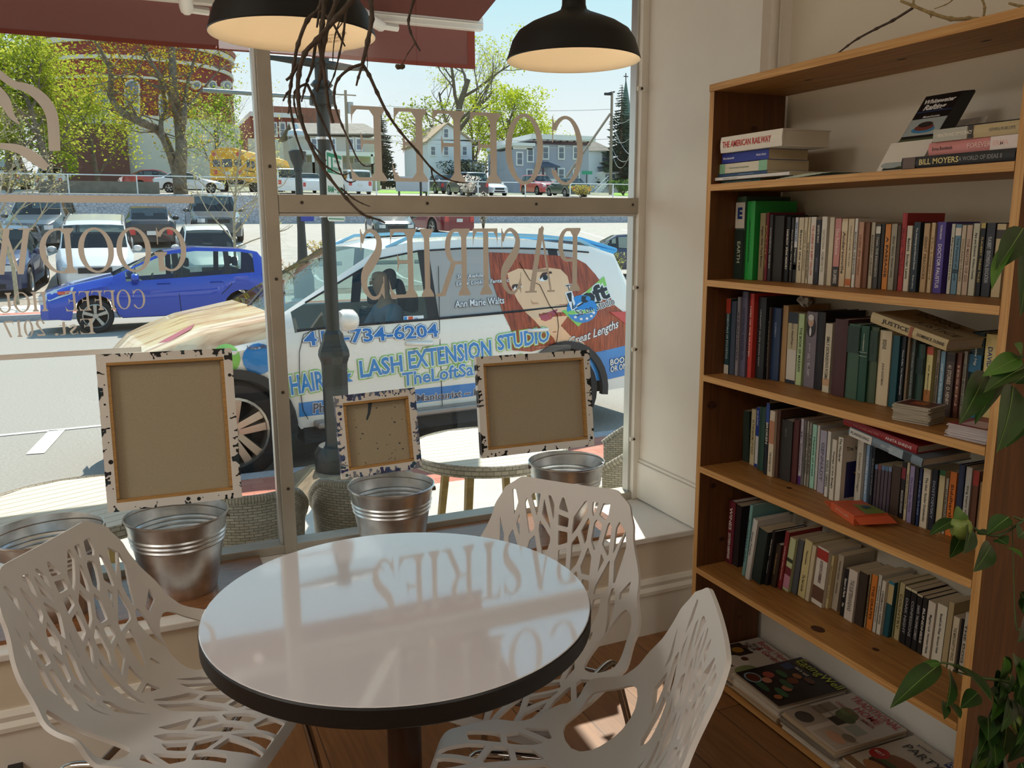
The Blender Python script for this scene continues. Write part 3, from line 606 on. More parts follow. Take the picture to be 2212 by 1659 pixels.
 (1503,1554,590,'#e2d6bd',[('The Idiot  Fyodor Dostoevsky',.48,.75,.5)],'#23201b','wide cream paperback',{}),
 (1557,1600,592,'#232733','DOSTOEVSKY','#a0a6b4','midnight blue paperback',{}),
 (1604,1650,600,'#d8c79a',None,'#333333','green-edged cream paperback',dict(bands=[(.92,1,'#3a7a4a')])),
 (1653,1674,652,'#b8afa0','CUPBOARD','#3b342a','short grey paperback',{}),
 (1677,1724,610,'#e07b2c','Siddhartha','#5a2c0c','vivid orange paperback',{}),
 (1732,1770,560,'#2b3858',None,'#111111','navy hardback',dict(hard=True)),
 (1777,1819,576,'#c4beb2',[('King Henry VIII',.55,.4,.45)],'#4a463c','light grey paperback',{}),
 (1822,1868,600,'#6b4028',None,'#111111','russet paperback',dict(bands=[(.8,1,'#a83a30')])),
 (1872,1920,682,'#9b7f58','Henry Adams','#5a4630','tan end paperback',{}),
 ], 5: [
 (192,249,150,'#6e2230',[('WINES',.72,.36,.55),('SOUTHERN HEMISPHERE',.28,.42,.5)],'#efe6da','tall burgundy hardback',dict(hard=True,lean=.035,cover='wines')),
 (252,288,180,'#2a2226',None,'#111111','thin black book',dict(lean=.04)),
 (318,336,165,'#7fb0ae','ADVENTURES','#274a4c','pale teal hardback',dict(hard=True,lean=.10,deep=.17)),
 (338,366,262,'#d8d6d2',[('Great Poems',.6,.4,.4)],'#4a4a4a','silver white hardback',dict(hard=True,lean=.13)),
 (369,440,336,'#1f2f2c',None,'#111111','thick blackish green book',dict(lean=.13)),
 (442,487,336,'#201c20',[('BELIEVERS',.7,.3,.4),('CHARLES BAXTER',.34,.24,.25)],'#d8d0c8','black hardback',dict(hard=True,lean=.13)),
 (490,540,432,'#3a2c20',[('THE AMERICAN LIFE',.55,.5,.3)],'#b8945a','black and gold hardback',dict(hard=True,lean=.12)),
 (543,580,342,'#8e2a2c',[('Social Policy for Children and Families',.45,.6,.4)],'#f0e0d0','crimson paperback',dict(lean=.12)),
 (583,628,392,'#c7cf9c',None,'#333333','green and pink paperback',dict(lean=.12,bands=[(.05,.3,'#cf8fa4'),(.3,.45,'#7a2a34'),(.55,.62,'#39402c')])),
 (640,680,400,'#55585c',None,'#111111','dark grey book',dict(lean=.11)),
 (684,735,405,'#d9c98f',[('The Red Candle',.25,.3,.4),('Nouveau',.7,.24,.3)],'#4a3d1c','buttery yellow paperback',dict(lean=.10)),
 (738,765,440,'#d7c7a4',None,'#333333','thin buff paperback',dict(lean=.10)),
 (768,848,458,'#e2dacb',[('SIXTEENTH CENTURY',.6,.36,.3),('VERSE',.46,.14,.3)],'#5b2a24','wide white red-topped paperback',dict(lean=.08,bands=[(.8,.97,'#b2372f'),(.08,.32,'#6b4a3a')])),
 (851,893,505,'#d3bf8e','BEN JONSON  3 PLAYS','#3b301c','mustard cream paperback',dict(lean=.08)),
 (896,956,500,'#b9ad98',[('Hermann Hesse',.72,.34,.35),('Gertrude',.4,.2,.35)],'#544a3c','stone beige paperback',dict(lean=.08)),
 (968,996,600,'#17161a',[('Satori in Paris',.6,.4,.6),('Pic',.24,.08,.5)],'#eeeae0','slim black paperback',dict(lean=.06,deep=.12)),
 (998,1056,612,'#ddd2c4','THE SUBTERRANEANS','#6a5f50','thick off-white paperback',dict(lean=.06)),
 (1058,1122,625,'#3b3028',None,'#111111','thick umber paperback',dict(lean=.05)),
 (1125,1143,630,'#b09a72','PORTRAIT','#54462c','thin khaki paperback',dict(lean=.05)),
 (1145,1188,640,'#dc8334','THE GRAPES','#5a2f0c','bright orange paperback',dict(lean=.05)),
 (1190,1214,640,'#cdc8ba','Daniel Halpern','#6b675a','grey white paperback',dict(lean=.05)),
 (1216,1244,680,'#e0d8c6','HERMANN HESSE','#4a4438','white hesitant paperback',dict(lean=.05)),
 (1246,1298,682,'#1e5560',None,'#e8e0c0','teal picture paperback',dict(lean=.05,bands=[(.6,.95,'#cbb98a'),(.95,1,'#2b7f98')])),
 (1302,1326,672,'#8f8a5c',None,'#333333','thin olive paperback',dict(lean=.045)),
 (1328,1368,692,'#bdb183','COUNTRY','#5a5230','khaki cream paperback',dict(lean=.045)),
 (1371,1408,722,'#1c1b1e','DARK NIGHT','#a8a8a8','first black classic paperback',dict(lean=.04,bands=[(.96,1,'#d8cfa8')])),
 (1410,1448,742,'#1b1a1d','CONFESSIONS','#a8a8a8','second black classic paperback',dict(lean=.04,bands=[(.96,1,'#d8cfa8')])),
 (1450,1486,772,'#1c1b1e','DANTE  THE DIVINE COMEDY','#c0c0c0','third black classic paperback',dict(lean=.04,bands=[(.97,1,'#d8cfa8')])),
 (1488,1520,792,'#26231f','BLINDNESS','#e8e4da','thin black white-lettered paperback',dict(lean=.04)),
 (1523,1574,820,'#e4d9c6',[('Magister Ludi  Hermann Hesse',.42,.7,.5)],'#23201b','white black-lettered paperback',dict(lean=.04)),
 (1577,1650,840,'#e6dfca',[('Beneath the Wheel  Hermann Hesse',.5,.7,.3)],'#2b2419','wide ivory paperback',dict(lean=.035)),
 (1652,1690,818,'#b9a67c',None,'#333333','thick ochre paperback',dict(lean=.035)),
 (1692,1736,922,'#ddceb0','THE MERCHANT OF VENICE','#6a5b40','short cream paperback',dict(lean=.03)),
 (1738,1758,930,'#2b2a2c',None,'#111111','short black paperback',dict(lean=.03)),
 (1760,1800,890,'#c8bfae','THE DOG','#4a463c','last grey paperback',dict(lean=.03)),
 ]}
def wanderer(mb, F, d, t, h, ci):                      # front cover with a blue picture and a yellow bird
    f = lambda u, v: F(u, -.0004, v)
    put_text(mb, 'The Wanderer', f, w=d*.8, cx=d*.5, cy=h*.82, bold=.01, mi=ci('#3a3428'))
    f2 = lambda u, v: F(u, -.0003, v)
    mb.flat([f2(d*.12, h*.06), f2(d*.95, h*.06), f2(d*.95, h*.62), f2(d*.12, h*.62)], ci('#2a2a66'))
    f3 = lambda u, v: F(u, -.0006, v)
    mb.flat([f3(d*.35, h*.45), f3(d*.5, h*.36), f3(d*.68, h*.40), f3(d*.56, h*.44), f3(d*.6, h*.52), f3(d*.48, h*.45)], ci('#e0b23c'))
def wines(mb, F, d, t, h, ci):
    f2 = lambda u, v: F(u, -.0004, v)
    mb.flat([f2(.004, .002), f2(d-.001, .002), f2(d-.001, h-.002), f2(.004, h-.002)], ci('#cfc8ba'))
    f = lambda u, v: F(u, -.0008, v)
    for s, y, hh in (('WINES', .52, .10), ('SOUTHERN', .36, .07), ('HEMISPHERE', .24, .07)): put_text(mb, s, f, h=h*hh, cx=d*.55, cy=h*y, bold=0, mi=ci('#8f887c'))
for sh, lst in BK.items():
    oy, bl = BASE[sh]; zs = SHZ[sh]; prev = None; plean = ph = 0; ylast = YB1-TH-.002
    for n, (l, r, top, col, title, tcol, desc, op) in enumerate(lst):
        a = on_z(1500+l*SC_, oy+base_y(bl, l)*SC_, zs); b = on_z(1500+r*SC_, oy+base_y(bl, r)*SC_, zs)
        xf = min(max((a.x+b.x)/2, 1.612), 1.79)
        a = on_x(1500+l*SC_, oy+base_y(bl, l)*SC_, xf); b = on_x(1500+r*SC_, oy+base_y(bl, r)*SC_, xf)
        y1 = min(a.y, ylast-.0006); y0 = max(b.y, YB0+TH+.002); t = max(y1-y0, .006); y0 = y1-t; ylast = y0
        tp = on_x(1500+(l+r)/2*SC_, oy+top*SC_, xf); h = max(.12, min(.285, tp.z-zs)); lean = op.get('lean', 0)
        h = h/math.cos(lean) if lean else h
        d = min(op.get('deep', .68*h), 1.902-xf)
        if plean > lean: y1 -= (plean-lean)*min(h, ph); y0 = max(y1-t, YB0+TH+.002); t = y1-y0; ylast = y0
        plean, ph = lean, h
        cl, sl = math.cos(lean), math.sin(lean)           # positive lean tips the top towards the camera side
        F = Fr((xf, y0 if lean <= 0 else y0, zs+.0008+(0 if lean <= 0 else 0)), (1, 0, 0), (0, cl, sl), (0, -sl, cl))
        if lean < 0: F.o.z += t*abs(sl)
        if prev is None: lab = f'{desc} on {SHELF[sh]} shelf, the first one at the window end'
        else: lab = f'{desc} on {SHELF[sh]} shelf, {prev} on its window side'
        side = {'wanderer': wanderer, 'wines': wines}.get(op.get('cover'))
        if op.get('big') == 'E':
            def side(mb, F, d, t, h, ci): put_text(mb, 'E', lambda u, v: F(-.0042, t/2-u, v), h=h*.14, cx=0, cy=h*.80, bold=.05, mi=ci('#1d3f86'))
            title = [x for x in title if x[0] != 'E']
        if op.get('face'):
            def side(mb, F, d, t, h, ci):
                for cx, cz, rx, rz, c, k in ((.5, .80, .40, .135, '#2a2a30', 0), (.5, .875, .27, .075, '#caa590', 1), (.5, .925, .28, .04, '#d8d4d0', 2), (.5, .74, .10, .06, '#e8e6e2', 3)):
                    mb.flat([F(-.0040-.0002*k, t*(cx+rx*math.cos(q*PI/8)), h*(cz+rz*math.sin(q*PI/8))) for q in range(16)], ci(c))
        book(F, d, t-.0004, h, col, title, tcol, lab, GRP[sh], op.get('bands', ()), op.get('hard', False), side=side)
        prev = desc
# books lying flat or across others.  F(x: spine to fore edge, y: thickness (up), z: along the spine, pointing away from the window)
def lying(name, p0, p1, up, d, t, col, title, tcol, label, hard=True, bands=(), group=None, side=None):
    """spine's lower edge runs from p0 (window end) to p1; up is the thickness direction; the book reaches away from the viewer"""
    p0, p1, up = Vector(p0), Vector(p1), Vector(up).normalized(); ez = (p1-p0); h = ez.length; ez.normalize()
    up = (up-ez*up.dot(ez)).normalized(); ex = ez.cross(up)
    if ex.x < 0: ex = -ex
    # title reads from the window end towards p1 with its top up: in book() letters run along -z, so flip z
    F = Fr(p1+up*t, ex, -up, -ez)
    if title: title = [(q[0], 1-q[1], *q[2:]) for q in title]
    return book(F, d, t, h, col, title, tcol, label, group, [(1-b, 1-a, c) for a, b, c in bands], hard, side=side)
z1 = SHZ[1]
def P1(px, py, x): return on_x(1500+px*SC_, 150+py*SC_, x)
def lie(l, r, x, z, t, d, col, title, tcol, label, **k):
    a = P1(l, 700, x); b = P1(r, 650, x); return lying('book', (x, a.y, z), (x, b.y, z), (0, 0, 1), d, t, col, title, tcol, label, **k)
zz = z1+.001
G1 = 'books stacked at the window end of the top shelf'
lie(150, 448, 1.640, zz, .008, .19, '#3a8a92', [('THE ART OF THE RENAISSANCE', .5, .6, .5)], '#d8ecec', 'thin teal book at the very bottom of the top shelf stack', hard=False, group=G1); zz += .0085
lie(125, 640, 1.616, zz, .010, .20, '#e4e2de', [('annual review', .25, .2, .4)], '#8a8a8a', 'thin white oversize magazine low in the stack on the top shelf', hard=False, group=G1); zz += .0105
lie(150, 490, 1.628, zz, .009, .20, '#2d4f78', [('selected works', .6, .3, .4)], '#a8c4e0', 'thin blue booklet under the green patterned book on the top shelf', hard=False, group=G1); zz += .0095
lie(155, 488, 1.632, zz, .029, .15, '#e0dac4', [('The new book of composition', .45, .4, .25)], '#6a7a6a', 'white book with green patterned spine ends in the top shelf stack', hard=False, bands=[(0, .16, '#8fc4a0'), (.84, 1, '#8fc4a0')], group=G1); zz += .0295
lie(182, 495, 1.632, zz, .029, .14, '#2a3a9c', [('Modern Library', .85, .2, .35), ('Wordsworth', .15, .25, .3)], '#e4e8f4', 'cobalt blue paperback lying under the thick white book with red lettering', hard=False, group=G1); zz += .0295
lie(172, 582, 1.614, zz, .045, .17, '#e8e2d4', [('THE AMERICAN RAILWAY', .44, .80, .50)], '#c2342c', 'thick white book with red lettering topmost in the top shelf stack', group=G1)
G2 = 'books stacked at the plant end of the top shelf'
zz = z1+.001
lie(1388, 2150, 1.612, zz, .025, .17, '#2a2a2c', [('BILL MOYERS', .36, .36, .62, '#e0cf8a'), ('A WORLD OF IDEAS II', .72, .36, .45, '#8f8f8c')], '#e0cf8a', 'black hardback with yellow lettering lying lowest beside the leaflet stand', bands=[(.02, .14, '#6b5a50')], group=G2); zz += .0255
lie(1562, 2165, 1.622, zz, .027, .16, '#d98f8c', [('Erma Bombeck', .17, .24, .35, '#6a4a44'), ('FOREVER ERMA', .68, .44, .5, '#f0c4bc')], '#f0c4bc', 'pink hardback lying on the black hardback on the top shelf', bands=[(.71+.0, .995, '#efe0d8')], group=G2); zz += .0275
lie(1588, 2172, 1.618, zz, .026, .17, '#c9b58a', [('WEALTH AND DEMOCRACY', .26, .42, .36, '#f4ecd6'), ('KEVIN PHILLIPS', .80, .28, .3, '#8f8874')], '#f4ecd6', 'tan and grey hardback lying on the pink hardback', bands=[(0, .41, '#b9b6a8'), (.42, .48, '#3a302a')], group=G2); zz += .0265
lie(1728, 2176, 1.66, zz, .007, .14, '#26282c', None, '#111111', 'thin black book topmost above the tan and grey hardback', hard=False, group=G2)
# ================================================================ OTHER THINGS IN AND ON THE BOOKCASE
def S_(oy): return lambda px, py, x: on_x(1500+px*SC_, oy+py*SC_, x)
P3, P4, P5 = S_(600), S_(820), S_(1030)
def justice_top(mb, F, d, t, h, ci):
    f = lambda u, v: F(.012+v, -.0006-.0030*0, h-u)
    put_text(mb, 'DOMINICK', f, w=h*.55, cx=h*.40, cy=d*.82, bold=0, mi=ci('#4a4030')); put_text(mb, 'DUNNE', f, w=h*.55, cx=h*.46, cy=d*.66, bold=0, mi=ci('#4a4030'))
    put_text(mb, 'JUSTICE', f, w=h*.55, cx=h*.68, cy=d*.20, bold=.01, mi=ci('#5a4c36'))
    for cx, cy, r in ((.60, .47, .055), (.70, .44, .06), (.54, .42, .045), (.63, .40, .07)):
        n = 14; ring = [(cx*h+r*h*1.1*math.cos(2*PI*k/n), cy*d+r*h*.5*math.sin(2*PI*k/n)) for k in range(n+1)]; inn = [(cx*h+(r*h*1.1-.002)*math.cos(2*PI*k/n), cy*d+(r*h*.5-.002)*math.sin(2*PI*k/n)) for k in range(n+1)]
        for k in range(n): mb.flat([f(*ring[k]), f(*ring[k+1]), f(*inn[k+1]), f(*inn[k])], ci('#6a5a40'))
xx = 1.668
lying('book', P3(1182, 296, xx), P3(1690, 492, xx), (0, 0, 1), .15, .026, '#cdb98c', [('JUSTICE', .34, .36, .62, '#2b241a'), ('DOMINICK DUNNE', .80, .34, .38, '#3a3226')], '#2b241a',
      'cream hardback lying tilted across the tops of the green books', hard=True, bands=[(.53, .57, '#a05a3a')], group='books lying across other books', side=justice_top)
xx = 1.664
lying('book', P4(1035, 370, xx), P4(1525, 590, xx), (0, 0, 1), .17, .022, '#7f909c', [('PLAINSONG', .17, .26, .45, '#3a3a3a'), ('KENT HARUF', .55, .16, .4, '#c9d4da')], '#c9d4da',
      'grey-blue hardback lying tilted under the red one', hard=True, bands=[(.02, .34, '#dcd8ce'), (.58, .76, '#a2b2bc'), (.76, .86, '#3a444c')], group='books lying across other books')
xx = 1.672
lying('book', P4(1000, 300, xx), P4(1492, 500, xx), (0, 0, 1), .16, .021, '#a02a2c', [('THE STARS ARE FIRE', .33, .36, .34, '#c9787a'), ('ANITA SHREVE', .77, .34, .45, '#f0dcd8')], '#f0dcd8',
      'red hardback lying tilted on the grey-blue one', hard=True, group='books lying across other books')
# crumpled paper on the book tops of the third shelf
def crumple(c, r, n1, n2, seed, fl=.8):
    rnd = random.Random(seed); mb = MB(); vs = [[0]*n2 for _ in range(n1)]
    for i in range(n1):
        for j in range(n2):
            a, b = PI*i/(n1-1), 2*PI*j/n2; q = r*(.62+.5*rnd.random())
            vs[i][j] = (c[0]+q*math.sin(a)*math.cos(b), c[1]+q*math.sin(a)*math.sin(b), c[2]+q*fl*math.cos(a))
    flat = [p for row in vs for p in row]; fs = [(i*n2+j, i*n2+(j+1) % n2, (i+1)*n2+(j+1) % n2, (i+1)*n2+j) for i in range(n1-1) for j in range(n2)]
    mb.add(flat, fs); return mb
pp = P3(735, 205, 1.755)
tag(crumple((pp.x, pp.y, SHZ[3]+.246), .024, 7, 10, 5).build('paper_wad', mat('grey paper', '#a8a39a', .8)), 'crumpled grey paper lying on the book tops of the third shelf', 'paper')
# leaflet rack with white card front and black rafting leaflets
M_CARD = mat('white card', '#e4ddd0', .7); M_BLK = mat('black gloss print', '#1a191c', .35)
t = thing('leaflet_holder', 'white card leaflet holder on the top shelf', 'holder', (1.66, 1.45, z1))
hb = MB(); ya, yb = 1.515, 1.398
hb.prism([(1.625, ya, z1+.001), (1.668, ya, z1+.068), (1.671, ya, z1+.066), (1.629, ya, z1+.001)], (0, yb-ya, 0))
hb.prism([(1.629, ya, z1+.001), (1.671, ya, z1+.066), (1.80, ya, z1+.115), (1.76, ya, z1+.001)], (0, -.0015, 0))
hb.prism([(1.629, yb+.0015, z1+.001), (1.671, yb+.0015, z1+.066), (1.80, yb+.0015, z1+.115), (1.76, yb+.0015, z1+.001)], (0, -.0015, 0))
hb.prism([(1.755, ya, z1+.001), (1.84, ya, z1+.125), (1.842, ya, z1+.124), (1.758, ya, z1+.001)], (0, yb-ya, 0)); hb.box(1.629, 1.757, yb, ya, z1+.0005, z1+.0015)
hb.build('card_holder', M_CARD, t)
for k in range(6):
    o = Vector((1.626+k*.0085, 1.500, z1+.003)); tl = R(36-.4*k); up = Vector((math.sin(tl), 0, math.cos(tl))); nb = Vector((math.cos(tl), 0, -math.sin(tl)))
    F = lambda u, v, w=0, o=o, up=up, nb=nb: o+Vector((0, -u, 0))+up*v+nb*w
    mb = MB(); mb.prism([F(0, 0), F(.099, 0), F(.099, .215), F(0, .215)], nb*.006, 0)
    if k == 0:
        g = lambda u, v: F(u, v, -.0006)
        put_text(mb, 'Whitewater', g, w=.086, cx=.049, cy=.196, bold=.035, shear=.15, mi=1); put_text(mb, 'Rafting', g, w=.058, cx=.046, cy=.176, bold=.035, shear=.15, mi=1); put_text(mb, 'Massachusetts', g, w=.045, cx=.052, cy=.150, bold=.02, mi=1)
        g2 = lambda u, v: F(u, v, -.0003)
        for a, b, c, d, m in ((.001, .165, .098, .167, 5), (.001, .096, .098, .145, 2), (.001, .004, .098, .088, 4)): mb.flat([g2(a, b), g2(c, b), g2(c, d), g2(a, d)], m)
        for cx, cy, rx, ry, m, lay in ((.05, .112, .032, .010, 3, 5), (.05, .118, .026, .010, 6, 6), (.05, .126, .02, .008, 7, 7), (.06, .035, .034, .014, 3, 5), (.058, .045, .026, .012, 8, 6), (.05, .060, .02, .008, 6, 7), (.02, .014, .03, .010, 2, 5)):
            mb.flat([F(cx+rx*math.cos(q*PI/9), cy+ry*math.sin(q*PI/9), -.0002*lay) for q in range(18)], m)
    o_ = mb.build('leaflet', [M_BLK, mat('white print', '#ece9e4', .5), mat('river foam print', '#a9b2b2', .5), mat('raft blue print', '#3f86b4', .5), mat('river bank print', '#4a5638', .5), mat('blue rule print', '#2f4f8a', .5), mat('crew red print', '#7a3c34', .5), mat('crew dark print', '#2c2622', .5), mat('crew yellow print', '#b09a3c', .5)])
    tag(o_, 'black rafting leaflet, front one in the white card holder' if k == 0 else f'{["", "second", "third", "fourth", "fifth", "sixth"][k]} black leaflet from the front in the white card holder', 'leaflet', 'leaflets in the card holder')
# loose leaflets fanned on the top shelf
for k in range(7):
    y = P1(700+k*22, 700, 1.65).y; mb = MB(); z = z1+.0008+k*.0016
    mb.prism([(1.612+.004*k, y+.045, z), (1.612+.006*k, y-.045, z+.0006), (1.75, y-.05, z+.0006), (1.75, y+.04, z)], (0, 0, .0011))
    tag(mb.build('leaflet', mat('pale green leaflet', '#c2cbb8', .6)), 'pale leaflet fanned flat beside the stack on the top shelf', 'leaflet', 'loose leaflets on the top shelf')
y = P1(1010, 690, 1.66).y; mb = MB(); mb.prism([(1.62, y+.07, z1+.0008), (1.63, y-.07, z1+.0008), (1.76, y-.06, z1+.0008), (1.75, y+.08, z1+.0008)], (0, 0, .002))
tag(mb.build('pamphlet', mat('dark grey pamphlet', '#4b4f4a', .5)), 'single dark pamphlet lying flat in the middle of the top shelf', 'pamphlet')
# playing card sized stacks, thin flyers, orange packet, sign of the plant end
def stack(n, cx, cy, z, sx, sy, th, rz, jit, name, label, cat, group, m, mtop, seed, art=None):
    rnd = random.Random(seed)
    for k in range(n):
        M = Matrix.Translation((cx+rnd.uniform(-jit, jit), cy+rnd.uniform(-jit, jit), z+k*th)) @ Matrix.Rotation(rz+rnd.uniform(-.06, .06), 4, 'Z'); mb = MB(); mb.obox(M, sx, sy, th*.94)
        ms = [m]
        if k == n-1 and art:
            ms += art[1]
            for x0, x1, y0, y1, mi, l in art[0]: mb.flat([M @ Vector((x*sx, yy*sy, th*.94+.0003*l)) for x, yy in ((x0, y0), (x1, y0), (x1, y1), (x0, y1))], mi)
        tag(mb.build(name, ms), label[0] if k == n-1 else label[1], cat, group)
stack(24, 1.675, 1.382, 1.0008, .075, .088, .0017, .25, .0025, 'card', ('red-faced card on top of the small card stack on the third shelf', 'cream card inside the small card stack on the third shelf'), 'card', 'cards stacked on the third shelf',
      mat('card edge', '#b3a894', .7), None, 4, ([(-.5, .5, -.5, .5, 1, 1), (-.46, .46, -.46, .46, 2, 2), (-.2, .25, -.2, .2, 3, 3)], [mat('card white', '#ddd5c6', .5), mat('card dark red', '#5a1c1c', .4), mat('card ochre', '#a8552c', .4)]))
stack(18, 1.672, 1.207, 1.0008, .12, .096, .0016, .1, .004, 'flyer', ('red and white flyer on top of the flyer stack by the plant', 'white flyer inside the flyer stack at the plant end'), 'flyer', 'flyers stacked on the third shelf',
      mat('flyer white', '#cfc4c4', .5), None, 8, ([(-.5, .5, -.5, .5, 1, 1), (-.4, .1, -.3, .3, 2, 2)], [mat('flyer red', '#9a3a40', .4), mat('flyer pink', '#d5b2b2', .4)]))
t = thing('snack_packet', 'orange card packet lying open at the front of the fourth shelf', 'packet', (1.70, 1.555, SHZ[4]))
M_OR = mat('orange card', '#d9623a', .5); Mx = Matrix.Translation((1.690, 1.552, SHZ[4]+.001)) @ Matrix.Rotation(-.32, 4, 'Z'); mb = MB()
mb.add([Mx @ Vector(p) for p in [(-.045, -.062, 0), (.05, -.062, 0), (.05, .062, 0), (-.045, .062, 0), (-.045, -.062, .026), (.05, -.055, .026), (.05, .062, .018), (-.045, .062, .022)]], [(0,3,2,1),(4,5,6,7),(0,1,5,4),(1,2,6,5),(2,3,7,6),(3,0,4,7)])
g = lambda u, v: Mx @ Vector((-.0455, -v*0+0, 0))
mb.flat([Mx @ Vector(p) for p in [(-.01, -.055, .0265), (.048, -.052, .0265), (.048, .02, .0225), (.0, .03, .0238)]], 1); mb.flat([Mx @ Vector(p) for p in [(.01, -.01, .0262), (.03, -.01, .0262), (.03, .01, .0255), (.01, .01, .0255)]], 2)
f = lambda u, v: Mx @ Vector((-.0456, -u, v)); put_text(mb, 'KETTLE CHIPS', f, w=.07, h=.006, cx=0, cy=.013, bold=0, mi=3)
mb.build('box', [M_OR, mat('olive print', '#7d8a3c', .5), mat('blue print', '#2f4a6a', .5), mat('pale print', '#e8c9b4', .5)], t)
mb = MB(); mb.prism([Mx @ Vector(p) for p in [(-.045, .063, .003), (.05, .063, .003), (.06, .088, .012), (-.052, .090, .014)]], (0, 0, .001)); mb.build('flap', M_OR, t); mb = MB(); mb.prism([Mx @ Vector(p) for p in [(-.045, -.063, .020), (.05, -.063, .022), (.055, -.092, .012), (-.04, -.088, .010)]], (0, 0, .001)); mb.build('flap', M_OR, t)
gp = P1(2040, 400, 1.62)
tag(MB().lathe([(.0, 0), (.006, 0), (.006, .008), (.004, .012), (0, .012)], Matrix.Translation((1.63, 1.162, SHZ[2]+.001)), 10).build('bead', mat('green bead', '#2f4a2c', .4)), 'tiny dark green bead at the plant end of the second shelf', 'bead')
# ---------------------------------------------------------------- magazines on the bottom board
MAGC = {'#d9d2c6': 0}
def magazine(cx, cy, z, w, d, th, rz, edge, top=None, label='', sag=0.0, group=None):
    root = thing('magazine', label, 'magazine', (cx, cy, z), group); M = Matrix.Translation((cx, cy, z)) @ Matrix.Rotation(rz, 4, 'Z')
    mb = MB(); n = 6; ms = [mat('magazine paper '+edge, edge, .5)]
    def fz(u): return sag*(u*2)**2                       # local x in [-d/2,d/2] towards the wall, y width
    for k in range(n):
        a, b = -.5+k/n, -.5+(k+1)/n
        p = [(d*q, w*s, h+fz(s)) for h in (0, th) for q, s in ((-.5, a), (.5, a), (.5, b), (-.5, b))]
        mb.add([M @ Vector(q) for q in p], [(0,3,2,1),(4,5,6,7),(0,1,5,4),(1,2,6,5),(2,3,7,6),(3,0,4,7)])
    mb.build('pages', ms, root)
    if top:
        cb = MB(); tm = []
        def ci(c):
            if c not in tm: tm.append(c)
            return tm.index(c)
        # cover frame: u to the reader's right (away from the window), v up the cover (towards the wall)
        f = lambda l: (lambda u, v: M @ Vector(((v-.5)*d, (.5-u)*w, th+fz(.5-u)+.0005+.0003*l)))
        def fl(pts, c, l):
            cb.flat([f(l)(*p) for p in pts], ci(c))
        for k in range(n): fl([(k/n, 0), ((k+1)/n, 0), ((k+1)/n, 1), (k/n, 1)], top['bg'], 0)
        for x0, x1, y0, y1, c in top.get('rect', ()): fl([(x0, y0), (x1, y0), (x1, y1), (x0, y1)], c, 1)
        for q, (x, y, rx, ry, c) in enumerate(top.get('oval', ())): fl([(x+rx*math.cos(a*PI/8), y+ry*math.sin(a*PI/8)) for a in range(16)], c, 2+.3*q)
        for s, x, y, ww, hh, c in top.get('text', ()): put_text(cb, s, f(9), w=ww, h=hh, cx=x, cy=y, bold=.01, mi=ci(c))
        cb.build('cover', [mat('magazine print '+c, c, .35) for c in tm], root)
    return root
